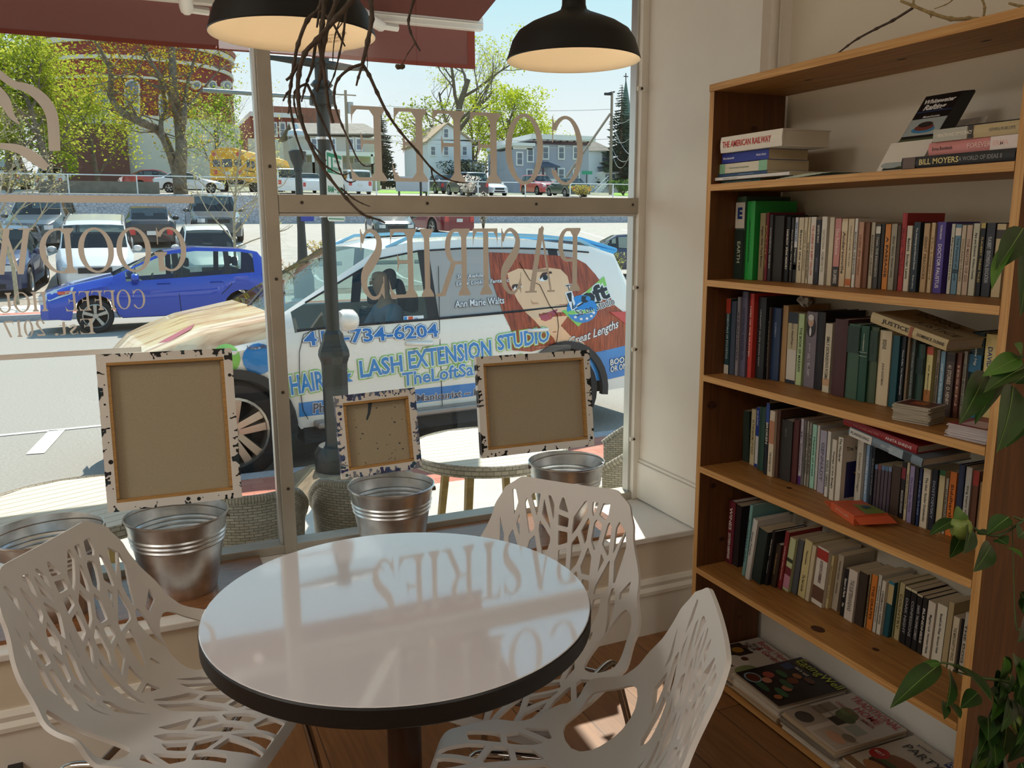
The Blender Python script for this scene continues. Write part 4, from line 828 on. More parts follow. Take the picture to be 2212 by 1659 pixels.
TOPS = [
 (2.000, 1.742, .030, 6, dict(bg='#d9d0c4', rect=[(.02, .62, .0, .30, '#5c4436'), (.02, .40, .30, .66, '#4a3a30'), (.62, .98, .0, .40, '#c9bfae'), (.0, .26, .0, .10, '#e9e4d8')],
   oval=[(.52, .34, .20, .13, '#e8e2da'), (.50, .46, .06, .05, '#6a4230'), (.22, .52, .09, .08, '#b98a3c'), (.30, .16, .22, .12, '#9a3f3a'), (.18, .66, .06, .05, '#7a5a48'), (.80, .30, .14, .16, '#8f9a6a'), (.86, .10, .07, .055, '#e6dcca')],
   text=[('Better Homes', .56, .92, .80, .10, '#b8343a'), ('& Gardens', .60, .80, .60, .10, '#b8343a'), ('find', .26, .80, .2, .06, '#3a3430'), ('YOUR', .22, .72, .28, .07, '#3a3430'), ('STYLE', .24, .62, .34, .08, '#3a3430')]), 'home magazine with red title, topmost of the stack at the window end'),
 (1.808, 1.740, .05, 7, dict(bg='#262022', rect=[(.0, 1, .96, 1, '#3a2f4a'), (.06, .22, .62, .76, '#2f4a7a')],
   oval=[(.24, .34, .09, .07, '#b5584a'), (.36, .24, .08, .06, '#c98a72'), (.52, .52, .09, .07, '#7a3f2a'), (.44, .64, .08, .05, '#a86a3c'), (.66, .34, .08, .06, '#b87a5c'), (.72, .22, .14, .05, '#3f6a48'), (.56, .40, .15, .05, '#3a6044'), (.46, .10, .17, .05, '#365a40'), (.30, .50, .12, .05, '#3f6a44'), (.22, .12, .15, .10, '#7fa0a8'), (.22, .12, .12, .08, '#5a2a1c'), (.80, .12, .06, .05, '#a8653c'), (.62, .70, .10, .05, '#6a4a3a')],
   text=[('EatingWell', .54, .90, .90, .16, '#bcc83c'), ("let's eat", .38, .76, .28, .06, '#e4e0d4'), ('TODAY', .2, .84, .2, .045, '#c9c83c')]), 'dark food magazine with lime title topmost of its stack'),
 (1.585, 1.735, .052, 8, dict(bg='#c9bfb2', rect=[(.0, .42, .0, .36, '#a89a8a'), (.05, .25, .35, .62, '#8f8272'), (.36, .56, .36, .50, '#3a302a'), (.52, .98, .03, .34, '#b5a897'), (.62, .86, .40, .56, '#9fa396')],
   oval=[(.42, .60, .15, .13, '#5d6b3c'), (.34, .66, .09, .08, '#6f7c48'), (.52, .55, .09, .07, '#4f5c34'), (.22, .14, .14, .10, '#4a4440'), (.76, .18, .16, .07, '#c79a7c'), (.84, .30, .10, .06, '#8a7a68')],
   text=[('TRADITIONAL', .54, .92, .86, .11, '#b8303c'), ('HOME', .56, .79, .42, .11, '#b8303c'), ('ONE HOT SUMMER', .46, .68, .70, .055, '#a85a58'), ('BEAUTIFUL IN BLUE', .25, .45, .35, .035, '#4a4038')]), 'pale home magazine with pink title topmost of its stack'),
 (1.375, 1.748, .034, 6, dict(bg='#cbbfae', rect=[(.0, 1, .0, .10, '#8a6a4c'), (.62, .98, .86, .98, '#2b3f7a')],
   oval=[(.46, .38, .32, .20, '#8a5638'), (.46, .30, .34, .09, '#3f5a2c'), (.46, .25, .32, .08, '#4a2a1c'), (.46, .18, .32, .10, '#b07a4c'), (.13, .40, .12, .11, '#b5282c')],
   text=[('COUNTRY', .80, .92, .32, .07, '#e8e6e0'), ('PARTY', .42, .76, .56, .11, '#2b2622'), ('out', .72, .72, .2, .09, '#c23a30'), ('your', .30, .88, .22, .05, '#3a3430'), ('BEST', .13, .40, .14, .04, '#f0e8e0')]), 'food magazine with a burger cover nearest the plant'),
]
rnd = random.Random(11); EDG = ['#cfc6b8', '#b8a890', '#d8d2c8', '#9a8a78', '#c9b89c', '#e0dcd4', '#8f8478', '#bfa88c']
for si, (cy, cx, hgt, n, top, lab) in enumerate(TOPS):
    z = .0285; th = hgt/n
    for k in range(n):
        last = k == n-1
        magazine(cx+rnd.uniform(-.006, .004)-(.008 if not last else 0), cy+rnd.uniform(-.006, .006), z, .205, .255, th*.93, rnd.uniform(-.03, .03)+(-.06 if last else 0), EDG[(k*3+si) % 8], top if last else None,
                 lab if last else f'{["first", "second", "third", "fourth", "fifth", "sixth", "seventh"][k]} magazine up from the board under the {["red-titled home magazine", "lime-titled food magazine", "pink-titled home magazine", "burger magazine"][si]}', .0, ['magazines under the red title', 'magazines under the lime title', 'magazines under the pink title', 'magazines near the plant'][si])
        z += th
mb = MB(); mb.prism([(1.64, 1.30, .066), (1.66, 1.18, .066), (1.80, 1.19, .066), (1.78, 1.33, .066)], (0, 0, .0012)); f = lambda u, v: Vector((1.72+v, 1.25-u, .0676))
for k in range(5): put_text(mb, 'THE NEWS', f, w=.05, h=.006, cx=0, cy=.04-k*.016, bold=0, mi=1)
tag(mb.build('newsletter', [M_CARD, mat('grey print', '#7a746c', .6)]), 'white printed sheet lying over the burger magazine beside the plant', 'paper')
# ---------------------------------------------------------------- dry branch on top of the bookcase
def limb(mb, pts, r0, r1, n=7, mi=0, knots=True, seed=0):
    q = []; rr = []
    m = len(pts)-1
    for k in range(m):
        p0, p1, p2, p3 = [Vector(pts[min(max(i, 0), m)]) for i in (k-1, k, k+1, k+2)]
        for j in range(5):
            u = j/5; q.append(.5*((2*p1)+(p2-p0)*u+(2*p0-5*p1+4*p2-p3)*u*u+(3*p1-p0-3*p2+p3)*u**3))
    q.append(Vector(pts[-1])); L = len(q)-1
    for k in range(L+1):
        r = r0+(r1-r0)*k/L
        if knots and k % 5 == 0 and 0 < k < L: r *= 1.45
        rr.append(r)
    mb.tube(q, rr, n, mi)
M_TWIG = mat('twig bark', '#54483d', .8, noise=.35, nscale=60); M_TWIGL = mat('pale twig bark', '#a08a5c', .8, noise=.3, nscale=60)
s3 = 632/2212
def T(px, py, x=1.70): return on_x(1580+px*s3, py*s3, x)
t = thing('dry_branch', 'dry bare branch lying on top of the bookcase against the wall', 'branch', (1.72, 1.5, ZB))
mb = MB(); limb(mb, [T(800, 408), T(880, 345), T(960, 290), T(1100, 215), T(1220, 155), T(1370, 62)], .0022, .0032); mb.build('twig', M_TWIG, t)
mb = MB(); limb(mb, [T(1282, 8), T(1375, 45), T(1510, 100), T(1655, 142), T(1790, 142), T(1890, 146)], .0032, .0046); limb(mb, [T(1508, 100), T(1508, 135)], .002, .0012); limb(mb, [T(1375, 45), T(1382, -60)], .0026, .002); mb.build('main_stem', M_TWIGL, t)
mb = MB(); limb(mb, [T(1905, 136, 1.72), T(1915, 60, 1.72), T(1900, 0, 1.72), T(1880, -80, 1.72)], .0028, .002); mb.build('side_twig', M_TWIGL, t); mb = MB(); limb(mb, [T(1535, 66), T(1620, 35), T(1670, 0), T(1700, -60)], .001, .0016); mb.build('side_twig', M_TWIGL, t); mb = MB(); limb(mb, [T(2100, 25), T(2190, 50), T(2260, 80), T(2330, 100)], .0026, .004); mb.build('side_twig', M_TWIGL, t)
# ================================================================ TABLE
M_TOP = mat('white laminate', '#e6e5ea', .065, spec=.6, coat=1, bump=.006, bscale=70); M_EDGE = mat('black table edge', '#151313', .45, noise=.25, nscale=30, stretch=(1, 1, 14)); M_BRZ = mat('bronze painted steel', '#3a2213', .4, metal=.3)
TX, TY, TR = .415, 1.470, .368
t = thing('round_table', 'round white-topped cafe table with a black edge in front of the window', 'table', (TX, TY, 0))
MB().lathe([(0, .7485), (TR-.003, .7485), (TR-.0015, .750), (TR-.003, .7512), (0, .7512)], Matrix.Translation((TX, TY, 0)), 96).build('tabletop', M_TOP, t, smooth=30)
MB().lathe([(0, .712), (TR-.004, .712), (TR, .716), (TR, .746), (TR-.002, .7488), (0, .7488)], Matrix.Translation((TX, TY, 0)), 96).build('table_edge', M_EDGE, t, smooth=30)
MB().lathe([(.0, .05), (.034, .05), (.034, .69), (.11, .70), (.11, .712), (0, .712)], Matrix.Translation((TX, TY, 0)), 32).build('column', M_BRZ, t, smooth=30)
MB().lathe([(0, .0), (.22, .0), (.22, .012), (.06, .035), (.036, .06), (0, .06)], Matrix.Translation((TX, TY, 0)), 48).build('base', M_BRZ, t, smooth=30)
# ================================================================ PERFORATED CHAIRS
M_CH = mat('white moulded plastic', '#dedad6', .42, spec=.45); M_CHR = mat('chrome tube', '#b9b4ae', .12, metal=1)
def bez(pts, n):
    out = []; m = len(pts)-1
    for k in range(m):
        p0, p1, p2, p3 = [Vector(pts[min(max(i, 0), m)]) for i in (k-1, k, k+1, k+2)]
        for j in range(n):
            u = j/n; out.append(.5*((2*p1)+(p2-p0)*u+(2*p0-5*p1+4*p2-p3)*u*u+(3*p1-p0-3*p2+p3)*u**3))
    out.append(Vector(pts[-1])); return out
CH_PROF = bez([(.245, 0, .405), (.225, 0, .432), (.15, 0, .440), (.05, 0, .428), (-.06, 0, .424), (-.150, 0, .446), (-.205, 0, .520), (-.235, 0, .620), (-.262, 0, .720), (-.290, 0, .800)], 10)
_s = [0]
for a, b in zip(CH_PROF, CH_PROF[1:]): _s.append(_s[-1]+(b-a).length)
CH_LEN = _s[-1]
def ch_pt(v):
    s = min(max(v, 0), 1)*CH_LEN
    for k in range(len(_s)-1):
        if s <= _s[k+1] or k == len(_s)-2:
            u = (s-_s[k])/(_s[k+1]-_s[k]); a, b = CH_PROF[k], CH_PROF[k+1]; a0 = CH_PROF[max(k-1, 0)]; b1 = CH_PROF[min(k+2, len(CH_PROF)-1)]
            t = ((b-a0).normalized()*(1-u)+(b1-a).normalized()*u).normalized()
            return a.lerp(b, u), Vector((t.z, 0, -t.x)) if True else None, t
def lerp_tab(tab, v):
    for (a, x), (b, y) in zip(tab, tab[1:]):
        if v <= b:
            u = (v-a)/(b-a); u = u*u*(3-2*u); return x+(y-x)*u
    return tab[-1][1]
CH_W = [(0, .170), (.05, .196), (.2, .222), (.40, .258), (.52, .262), (.70, .232), (.88, .196), (.95, .178), (1, .135)]
CH_LIFT = [(0, .004), (.2, .020), (.38, .060), (.50, .115), (.62, .088), (.80, .055), (1, .035)]
def ch_surf(u, v):
    """u in metres across, v in [0,1] from the front edge to the top of the back; bucket shape with raised wings"""
    p, nrm, t = ch_pt(v); w = lerp_tab(CH_W, v); q = abs(u)/.262
    a = R(4+52*max(0, min(1, (v-.18)/.5))); n = Vector((math.sin(a), 0, math.cos(a)))
    return p+Vector((0, u, 0))+n*(lerp_tab(CH_LIFT, v)*q**2.1)
def ch_outline(inset=0):
    L = []; n = 44
    for k in range(n+1):
        v = k/n; w = lerp_tab(CH_W, v); L.append((w, v))
    r = [(x, v) for x, v in L]; l = [(-x, v) for x, v in L[::-1]]
    return r+l
def pt_in(poly, x, y):
    c = False; j = len(poly)-1
    for i in range(len(poly)):
        xi, yi = poly[i]; xj, yj = poly[j]
        if (yi > y) != (yj > y) and x < (xj-xi)*(y-yi)/(yj-yi)+xi: c = not c
        j = i
    return c
def clip_half(poly, px, py, nx, ny):                      # keep the side where (p - P).n <= 0
    out = []
    for i in range(len(poly)):
        a, b = poly[i], poly[(i+1) % len(poly)]; da = (a[0]-px)*nx+(a[1]-py)*ny; db = (b[0]-px)*nx+(b[1]-py)*ny
        if da <= 0: out.append(a)
        if da*db < 0: u = da/(da-db); out.append((a[0]+(b[0]-a[0])*u, a[1]+(b[1]-a[1])*u))
    return out
def shrink(poly, d):
    out = list(poly); n = len(poly)
    A = sum(poly[i][0]*poly[(i+1) % n][1]-poly[(i+1) % n][0]*poly[i][1] for i in range(n))
    if A < 0: poly = poly[::-1]
    out = list(poly)
    for i in range(n):
        a, b = poly[i], poly[(i+1) % n]; dx, dy = b[0]-a[0], b[1]-a[1]; l = math.hypot(dx, dy)
        if l < 1e-7: continue
        nx, ny = dy/l, -dx/l; out = clip_half(out, a[0]-nx*d, a[1]-ny*d, nx, ny)
        if len(out) < 3: return []
    return out
def rounded(poly, r):
    out = []; n = len(poly)
    for i in range(n):
        p, a, b = poly[i], poly[i-1], poly[(i+1) % n]
        la, lb = math.dist(p, a), math.dist(p, b)
        if la < 1e-6 or lb < 1e-6: continue
        ra, rb = min(r, la*.42)/la, min(r, lb*.42)/lb
        A = (p[0]+(a[0]-p[0])*ra, p[1]+(a[1]-p[1])*ra); B = (p[0]+(b[0]-p[0])*rb, p[1]+(b[1]-p[1])*rb)
        out.append(A); out.append((.25*A[0]+.5*p[0]+.25*B[0], .25*A[1]+.5*p[1]+.25*B[1])); out.append(B)
    return out
def parea(p): return abs(sum(p[i][0]*p[(i+1) % len(p)][1]-p[(i+1) % len(p)][0]*p[i][1] for i in range(len(p))))/2
def chair_shell_mesh():
    rnd = random.Random(7); Lm = CH_LEN
    holes = []
    # the two loops between the wings and the seat/back bend
    arm = [(.150, .372), (.196, .352), (.228, .385), (.241, .455), (.240, .530), (.230, .600), (.208, .632), (.182, .592), (.155, .505), (.142, .43)]
    for sg in (1, -1): holes.append(rounded([(sg*x, v*Lm) for x, v in arm][::sg], .022))
    # branch pattern: cells of a stretched Voronoi net between trunks, seat and back
    pts = []
    def region(v0, v1, nx, nv, w0):
        for i in range(nv):
            for j in range(nx):
                v = v0+(v1-v0)*(i+.5)/nv; x = (j+.5)/nx*2-1
                pts.append(((x+rnd.uniform(-.42, .42)/nx*1.25)*lerp_tab(CH_W, v), (v+rnd.uniform(-.42, .42)*(v1-v0)/nv*1.2)*Lm))
    region(.03, .40, 6, 6, 0); region(.46, 1.0, 7, 10, 0)
    sy = .34; sh_ = .95
    out = ch_outline(); outm = [(x, v*Lm) for x, v in out]
    trunks = [((0.0, .46), (-.03, .98), .030), ((.085, .47), (.115, .93), .022), ((-.08, .47), (-.125, .93), .024), ((.0, .05), (.0, .40), .012)]
    tf = lambda p: (p[0], (p[1]-(sh_ if p[1] > .43*Lm else .35)*abs(p[0]))*sy); TP = [tf(p) for p in pts]
    for i, (x, y) in enumerate(TP):
        k_ = sh_ if pts[i][1] > .43*Lm else .35; cell = [(-.4, -.5), (.4, -.5), (.4, 1.4), (-.4, 1.4)]
        for j, (a, b) in enumerate(TP):
            if i == j or (a-x)**2+(b-y)**2 > .04: continue
            cell = clip_half(cell, (x+a)/2, (y+b)/2, a-x, b-y)
            if len(cell) < 3: break
        if len(cell) < 3: continue
        if abs(x) > .02: cell = clip_half(cell, 0, 0, -1 if x > 0 else 1, 0)
        if len(cell) < 3: continue
        cell = [(p, q/sy+k_*abs(p)) for p, q in cell]
        c = shrink(cell, .0062)
        if len(c) < 3: continue
        for (p0, p1, wd) in trunks:                        # clear the trunks
            cx, cy = sum(p[0] for p in c)/len(c), sum(p[1] for p in c)/len(c); a0, a1 = (p0[0], p0[1]*Lm), (p1[0], p1[1]*Lm)
            tt = (cy-a0[1])/(a1[1]-a0[1])
            if -.05 < tt < 1.02:
                w = wd*(1-.75*max(0, min(1, tt)))/2*1.2; dx, dy = a1[0]-a0[0], a1[1]-a0[1]; l = math.hypot(dx, dy); nx, ny = dy/l, -dx/l
                side = 1 if (cx-a0[0])*nx+(cy-a0[1])*ny > 0 else -1
                c = clip_half(c, a0[0]+nx*w*side, a0[1]+ny*w*side, -nx*side, -ny*side)
                if len(c) < 3: break
        if len(c) < 3: continue
        cx, cy = sum(p[0] for p in c)/len(c), sum(p[1] for p in c)/len(c); v = cy/Lm
        # keep inside the rim: clip against the outline offset at this height
        w = lerp_tab(CH_W, min(max(v, 0), 1))-.024
        c = clip_half(c, w, 0, 1, 0); c = clip_half(c, -w, 0, -1, 0) if len(c) > 2 else c
        c = clip_half(c, 0, .952*Lm, 0, 1) if len(c) > 2 else c; c = clip_half(c, 0, .030*Lm, 0, -1) if len(c) > 2 else c
        if len(c) > 2 and .34 < v < .62:                   # stay clear of the arm loops
            for sg in (1, -1): c = clip_half(c, sg*.128, 0, sg, 0) if len(c) > 2 else c
        if len(c) > 2 and .385 < v < .455: continue
        if len(c) < 3: continue
        # taper of the outline: pull corners in
        c = [(max(-lerp_tab(CH_W, min(max(q/Lm, 0), 1))+.022, min(lerp_tab(CH_W, min(max(q/Lm, 0), 1))-.022, p)), q) for p, q in c]
        if parea(c) < .00014: continue
        holes.append(rounded(c, .0032))
    # dense outline and hole borders, then constrained triangulation with an interior grid for the curvature
    V, E = [], []
    def loop(poly, step):
        s = len(V); q = []
        for i in range(len(poly)):
            a, b = poly[i], poly[(i+1) % len(poly)]; k = max(1, int(math.dist(a, b)/step))
            for j in range(k): q.append((a[0]+(b[0]-a[0])*j/k, a[1]+(b[1]-a[1])*j/k))
        V.extend(q); n = len(q); E.extend([(s+i, s+(i+1) % n) for i in range(n)]); return q
    outq = loop(rounded(outm, .012), .02); HB = [loop(h, .016) for h in holes]
    hb = [(min(p[0] for p in h)-.004, max(p[0] for p in h)+.004, min(p[1] for p in h)-.004, max(p[1] for p in h)+.004, h) for h in HB]
    def inhole(x, y): return any(a < x < b and c < y < d and pt_in(h, x, y) for a, b, c, d, h in hb)
    st = .0135; i = 0; y = .006
    while y < Lm:
        x = -.27+(st/2 if i % 2 else 0)
        while x < .27:
            w = lerp_tab(CH_W, y/Lm)
            if abs(x) < w-.006 and not inhole(x, y): V.append((x, y))
            x += st
        y += st; i += 1
    vo, eo, fo, *_ = delaunay_2d_cdt([Vector(p) for p in V], E, [], 0, 1e-6)
    P2 = [(p.x, p.y) for p in vo]; F = []
    for f in fo:
        cx, cy = sum(P2[k][0] for k in f)/3, sum(P2[k][1] for k in f)/3
        if pt_in(outq, cx, cy) and not inhole(cx, cy): F.append(tuple(f))
    used = sorted({k for f in F for k in f}); mp = {k: i for i, k in enumerate(used)}
    top = [ch_surf(P2[k][0], P2[k][1]/Lm) for k in used]; F = [tuple(mp[k] for k in f) for f in F]
    nr = [Vector((0, 0, 0)) for _ in top]
    for f in F:
        n = (top[f[1]]-top[f[0]]).cross(top[f[2]]-top[f[0]])
        for k in f: nr[k] += n
    th = .0085; N = len(top); bot = [p-n.normalized()*th for p, n in zip(top, nr)] if True else None
    cnt = {}
    for f in F:
        for a, b in ((f[0], f[1]), (f[1], f[2]), (f[2], f[0])): cnt[(a, b)] = 1
    bd = [(a, b) for (a, b) in cnt if (b, a) not in cnt]
    mb = MB(); mb.add(top+bot, F+[(f[0]+N, f[2]+N, f[1]+N) for f in F]+[(b, a, a+N, b+N) for a, b in bd])
    return mb
_shell = chair_shell_mesh()
def chair(J, f, label, first=[None]):
    """J: point of the seat under the bend of the back, f: direction the sitter faces"""
    rot = math.atan2(f[1], f[0]); l = math.hypot(*f); loc = (J[0]+.15*f[0]/l, J[1]+.15*f[1]/l, 0)
    if first[0] is None:
        t = thing('chair', label, 'chair', (0, 0, 0), 'white perforated chairs')
        _shell.build('seat_shell', M_CH, t, smooth=38)
        for s in (1, -1):
            top = .405; y = .165*s; yo = .235*s
            def leg(x0, x1):
                mb = MB(); mb.tube(bez([(x0*.12, y*1.0, top), (x0*.62, y*1.02, top), (x0*.90, y*1.06, top-.012), (x0*1.0, y*1.10, top-.06), ((x0+x1)/2, (y*1.1+yo)/2, .20), (x1, yo, .012)], 6), .0095, 10); mb.build('leg', M_CHR, t, smooth=50)
                mb = MB(); mb.lathe([(0, 0), (.012, 0), (.012, .016), (0, .016)], Matrix.Translation((x1, yo, 0)), 10); mb.build('foot_cap', mat('black rubber', '#161616', .7), t)
            leg(.185, .225); leg(-.185, -.235)
        mb = MB()
        for x in (.10, -.10): mb.tube([(x, -.165, .398), (x, .165, .398)], .008, 8)
        mb.build('cross_bar', M_CHR, t, smooth=50); first[0] = t
        t.location = loc; t.rotation_euler = (0, 0, rot); return t
    return dup(first[0], loc, rot, label)
chair((-.108, 1.882), (.85, -.527), 'white perforated chair before the bucket with the tallest canvas, turned to the table')
chair((.88, 1.77), (-.78, -.62), 'white perforated chair behind the table between the window ledge and the bookcase')
chair((.735, 1.130), (-.856, .517), 'white perforated chair at the near edge of the table with its seat under the rim')
# ================================================================ PENDANT LAMPS
M_LB = mat('matt black enamel', '#171716', .5, spec=.4); M_LI = mat('cream enamel inside', '#e6d3b2', .5); M_CABLE = mat('black cable', '#111111', .6)
M_BULB = node_mat('lamp bulb', lambda nt, b: (b.inputs['Emission Color'].__setattr__('default_value', (1, .78, .5, 1)), b.inputs['Emission Strength'].__setattr__('default_value', 1.5)))
lp = None
for i, (x, y, z, lab) in enumerate([(1.127, 2.111, 1.900, 'black dome pendant lamp hanging beside the window reveal, clear of the branch'), (.359, 1.988, 1.878, 'black dome pendant lamp with the bare branch hanging in front of it'), (-.415, 1.95, 1.878, 'black dome pendant lamp above the window chair, mostly out of view')]):
    if lp is None:
        t = lp = thing('pendant_lamp', lab, 'lamp', (0, 0, 0), 'black pendant lamps')
        o_ = [(.180, 0), (.181, .003), (.176, .018), (.166, .050), (.150, .074), (.120, .093), (.085, .108), (.052, .121), (.036, .130), (.032, .142), (.031, .175), (.028, .185), (.010, .19), (0, .19)]
        MB().lathe(o_, None, 64, caps=False).build('lamp_shade', M_LB, t, smooth=35)
        MB().lathe([(.180, .0), (.176, .004), (.172, .019), (.162, .048), (.146, .071), (.117, .090), (.083, .105), (.05, .117), (0, .121)], None, 64, caps=False).build('shade_lining', M_LI, t, smooth=60)
        MB().tube([(0, 0, .19), (0, 0, ZC-1.90+.0)], .0035, 8).build('cord', M_CABLE, t)
        MB().lathe([(0, .122), (.02, .122), (.02, .108), (0, .106)], None, 16).build('socket', M_TRIM, t)
        MB().lathe([(0, .108), (.010, .106), (.014, .096), (.017, .082), (.014, .068), (.007, .061), (0, .060)], None, 16).build('bulb', M_BULB, t, smooth=60)
        t.location = (x, y, z)
    else: t = dup(lp, (x, y, z), label=lab)
    pd = bpy.data.lights.new('pendant_light', 'POINT'); pd.energy = .6; pd.color = (1, .90, .76); pd.shadow_soft_size = .02
    po = bpy.data.objects.new('pendant_light', pd); C.objects.link(po); po.location = (x, y, z+.045)
    if i == 1:
        mb = MB(); nb = lambda u, v: None
        # warning print inside the rim, on the far wall of the lining
        def w(u, v):
            a = math.atan2(.55, .83)+.22-u; r = .168-.5*v*.35; zz_ = .030+v
            return Vector((r*math.cos(a)+x, r*math.sin(a)+y, zz_+z)) - Vector((math.cos(a), math.sin(a), 0))*.0015
        for k, s in enumerate(('CAUTION TO REDUCE THE RISK OF FIRE', 'ATTENTION RISQUE INCENDIE', 'USE ONLY 60W MAX', 'UTILISER 60W MAX')): put_text(mb, s, w, w=.50 if k < 2 else .40, h=.0045, cx=.0, cy=.012-k*.0068, bold=0)
        mb.build('warning_print', mat('brown print', '#6a543a', .6), t)
# ================================================================ HANGING BRANCH
s4 = 420/1452
def H(px, py, d=1.55): return at_depth(560+px*s4, py*s4, d)
t = thing('hanging_branch', 'bare brown branch hanging from above in front of the lamp and window', 'branch', tuple(H(470, -300)))
def twig(pts, r0, r1, d=1.55, d1=None, seed=0):
    d1 = d1 or d; n = len(pts)-1; mb = MB()
    limb(mb, [H(p[0], p[1], d+(d1-d)*k/n) for k, p in enumerate(pts)], r0*1.05, r1*1.1, 8); mb.build('twig', M_TWIG, t, smooth=60)
mb = MB(); limb(mb, [H(470, -900), H(480, -400), H(480, -150), H(487, 0), H(470, 180), H(455, 330), H(475, 480), H(495, 620), H(520, 800), H(552, 918)], .0054, .0028, 8); mb.build('main_stem', M_TWIG, t, smooth=60)
twig([(560, -120), (575, 0), (530, 130), (490, 300), (465, 460), (455, 580), (428, 685)], .0045, .0028)
twig([(760, -120), (690, 0), (580, 130), (430, 300), (340, 400), (295, 560), (290, 720), (310, 880), (360, 1030), (425, 1170), (520, 1320), (650, 1480), (760, 1590), (830, 1622), (900, 1645), (940, 1665)], .0050, .0014, 1.52, 1.58)
twig([(470, -60), (450, 65), (360, 150), (290, 330), (260, 480), (235, 640), (225, 760), (250, 900), (270, 1000), (310, 1120), (330, 1190)], .0040, .0012, 1.56)
twig([(235, 670), (205, 700), (178, 755)], .0022, .0014, 1.56); twig([(295, 480), (245, 560), (200, 600)], .0030, .0022, 1.55)
twig([(228, 720), (225, 800), (215, 850)], .0020, .0012, 1.56)
twig([(420, 330), (395, 500), (360, 600), (335, 680), (315, 760)], .0030, .0014, 1.57)
twig([(355, 625), (300, 650), (265, 690), (262, 780), (290, 890)], .0024, .0012, 1.57)
twig([(360, 630), (400, 720), (450, 860), (520, 1010), (570, 1160), (600, 1260), (640, 1340), (680, 1362), (722, 1350)], .0028, .0008, 1.57)
twig([(455, 80), (540, 160), (600, 270), (640, 345)], .0026, .0014, 1.55); twig([(450, 90), (430, 205)], .0028, .0016, 1.55)
twig([(690, -80), (650, 60), (630, 250), (600, 400), (560, 560), (515, 655)], .0026, .0010, 1.58); twig([(640, 60), (570, 250), (550, 420), (552, 470)], .0014, .0006, 1.58); twig([(620, 170), (568, 240)], .0012, .0008, 1.58)
twig([(790, -120), (830, 0), (840, 140), (810, 310), (770, 480)], .0044, .0032, 1.53)
twig([(770, 480), (680, 510), (590, 590), (560, 690), (570, 800), (620, 940), (680, 1070), (730, 1180), (780, 1235), (830, 1240), (862, 1220)], .0028, .0006, 1.53)
twig([(770, 480), (820, 560), (880, 690), (960, 850), (1050, 980), (1180, 1130), (1290, 1260), (1390, 1330), (1480, 1360), (1560, 1365)], .0034, .0010, 1.53, 1.60)
twig([(1285, 1260), (1295, 1320), (1325, 1380)], .0016, .0012, 1.58); twig([(770, 490), (740, 580), (725, 640)], .0024, .0016, 1.53); twig([(800, 360), (808, 450), (805, 520)], .0010, .0006, 1.53)
twig([(425, 1170), (510, 1250), (620, 1305), (670, 1292)], .0018, .0008, 1.56); twig([(610, 1405), (700, 1480), (770, 1520), (828, 1542)], .0018, .0007, 1.57)
twig([(380, 1060), (440, 1130), (500, 1200)], .0016, .0010, 1.55)
twig([(1190, -150), (1155, 0), (1115, 150), (1130, 240), (1165, 320), (1202, 380)], .0026, .0014, 1.50)
twig([(1160, 330), (1110, 400), (1085, 450), (1065, 480)], .0008, .0005, 1.50)
mb = MB()
for a, b, k in (((1045, 480), (1030, 518), .006), ((1062, 478), (1068, 518), .0065)):
    p, q = H(*a, 1.50), H(*b, 1.50); mb.tube([p, p.lerp(q, .3), p.lerp(q, .7), q], [.001, k, k*.9, .001], 8)
mb.build('seed_pod', mat('dry pod', '#5b4a33', .7), t, smooth=60)
# ================================================================ BUCKETS, CANVASES, LEDGE BOARDS
M_GALV = mat('galvanised steel', '#d8dcde', .33, metal=1, noise=.22, nscale=14); M_WIRE = mat('bucket wire', '#a8a8a4', .3, metal=1)
ZP = ZS+.0125
M_LB1 = mat('brown ledge board', '#8a5a34', .22, noise=.25, nscale=6, stretch=(2, 20, 20))
pm = MB(); pm.box(-.9, .30, 2.435, 2.76, ZS+.0005, ZS+.012); tag(pm.build('plank', M_LB1, bevel=.001), 'brown plank lying on the window ledge under the buckets behind the window chair', 'plank')
pm = MB(); pm.box(.58, 1.56, 2.43, 2.76, ZS+.0005, ZS+.012); tag(pm.build('plank', M_LB1, bevel=.001), 'brown plank lying on the window ledge under the buckets beside the bookcase', 'plank')
BUCK = [((-.29, 2.590), .145, 'galvanised bucket farthest from the bookcase, holding no visible canvas', .2), ((.052, 2.590), .145, 'galvanised bucket under the tallest canvas', -.15), ((.715, 2.595), .140, 'galvanised bucket under the small square canvas', -.35), ((1.372, 2.600), .136, 'galvanised bucket under the landscape canvas beside the reveal', -.3)]
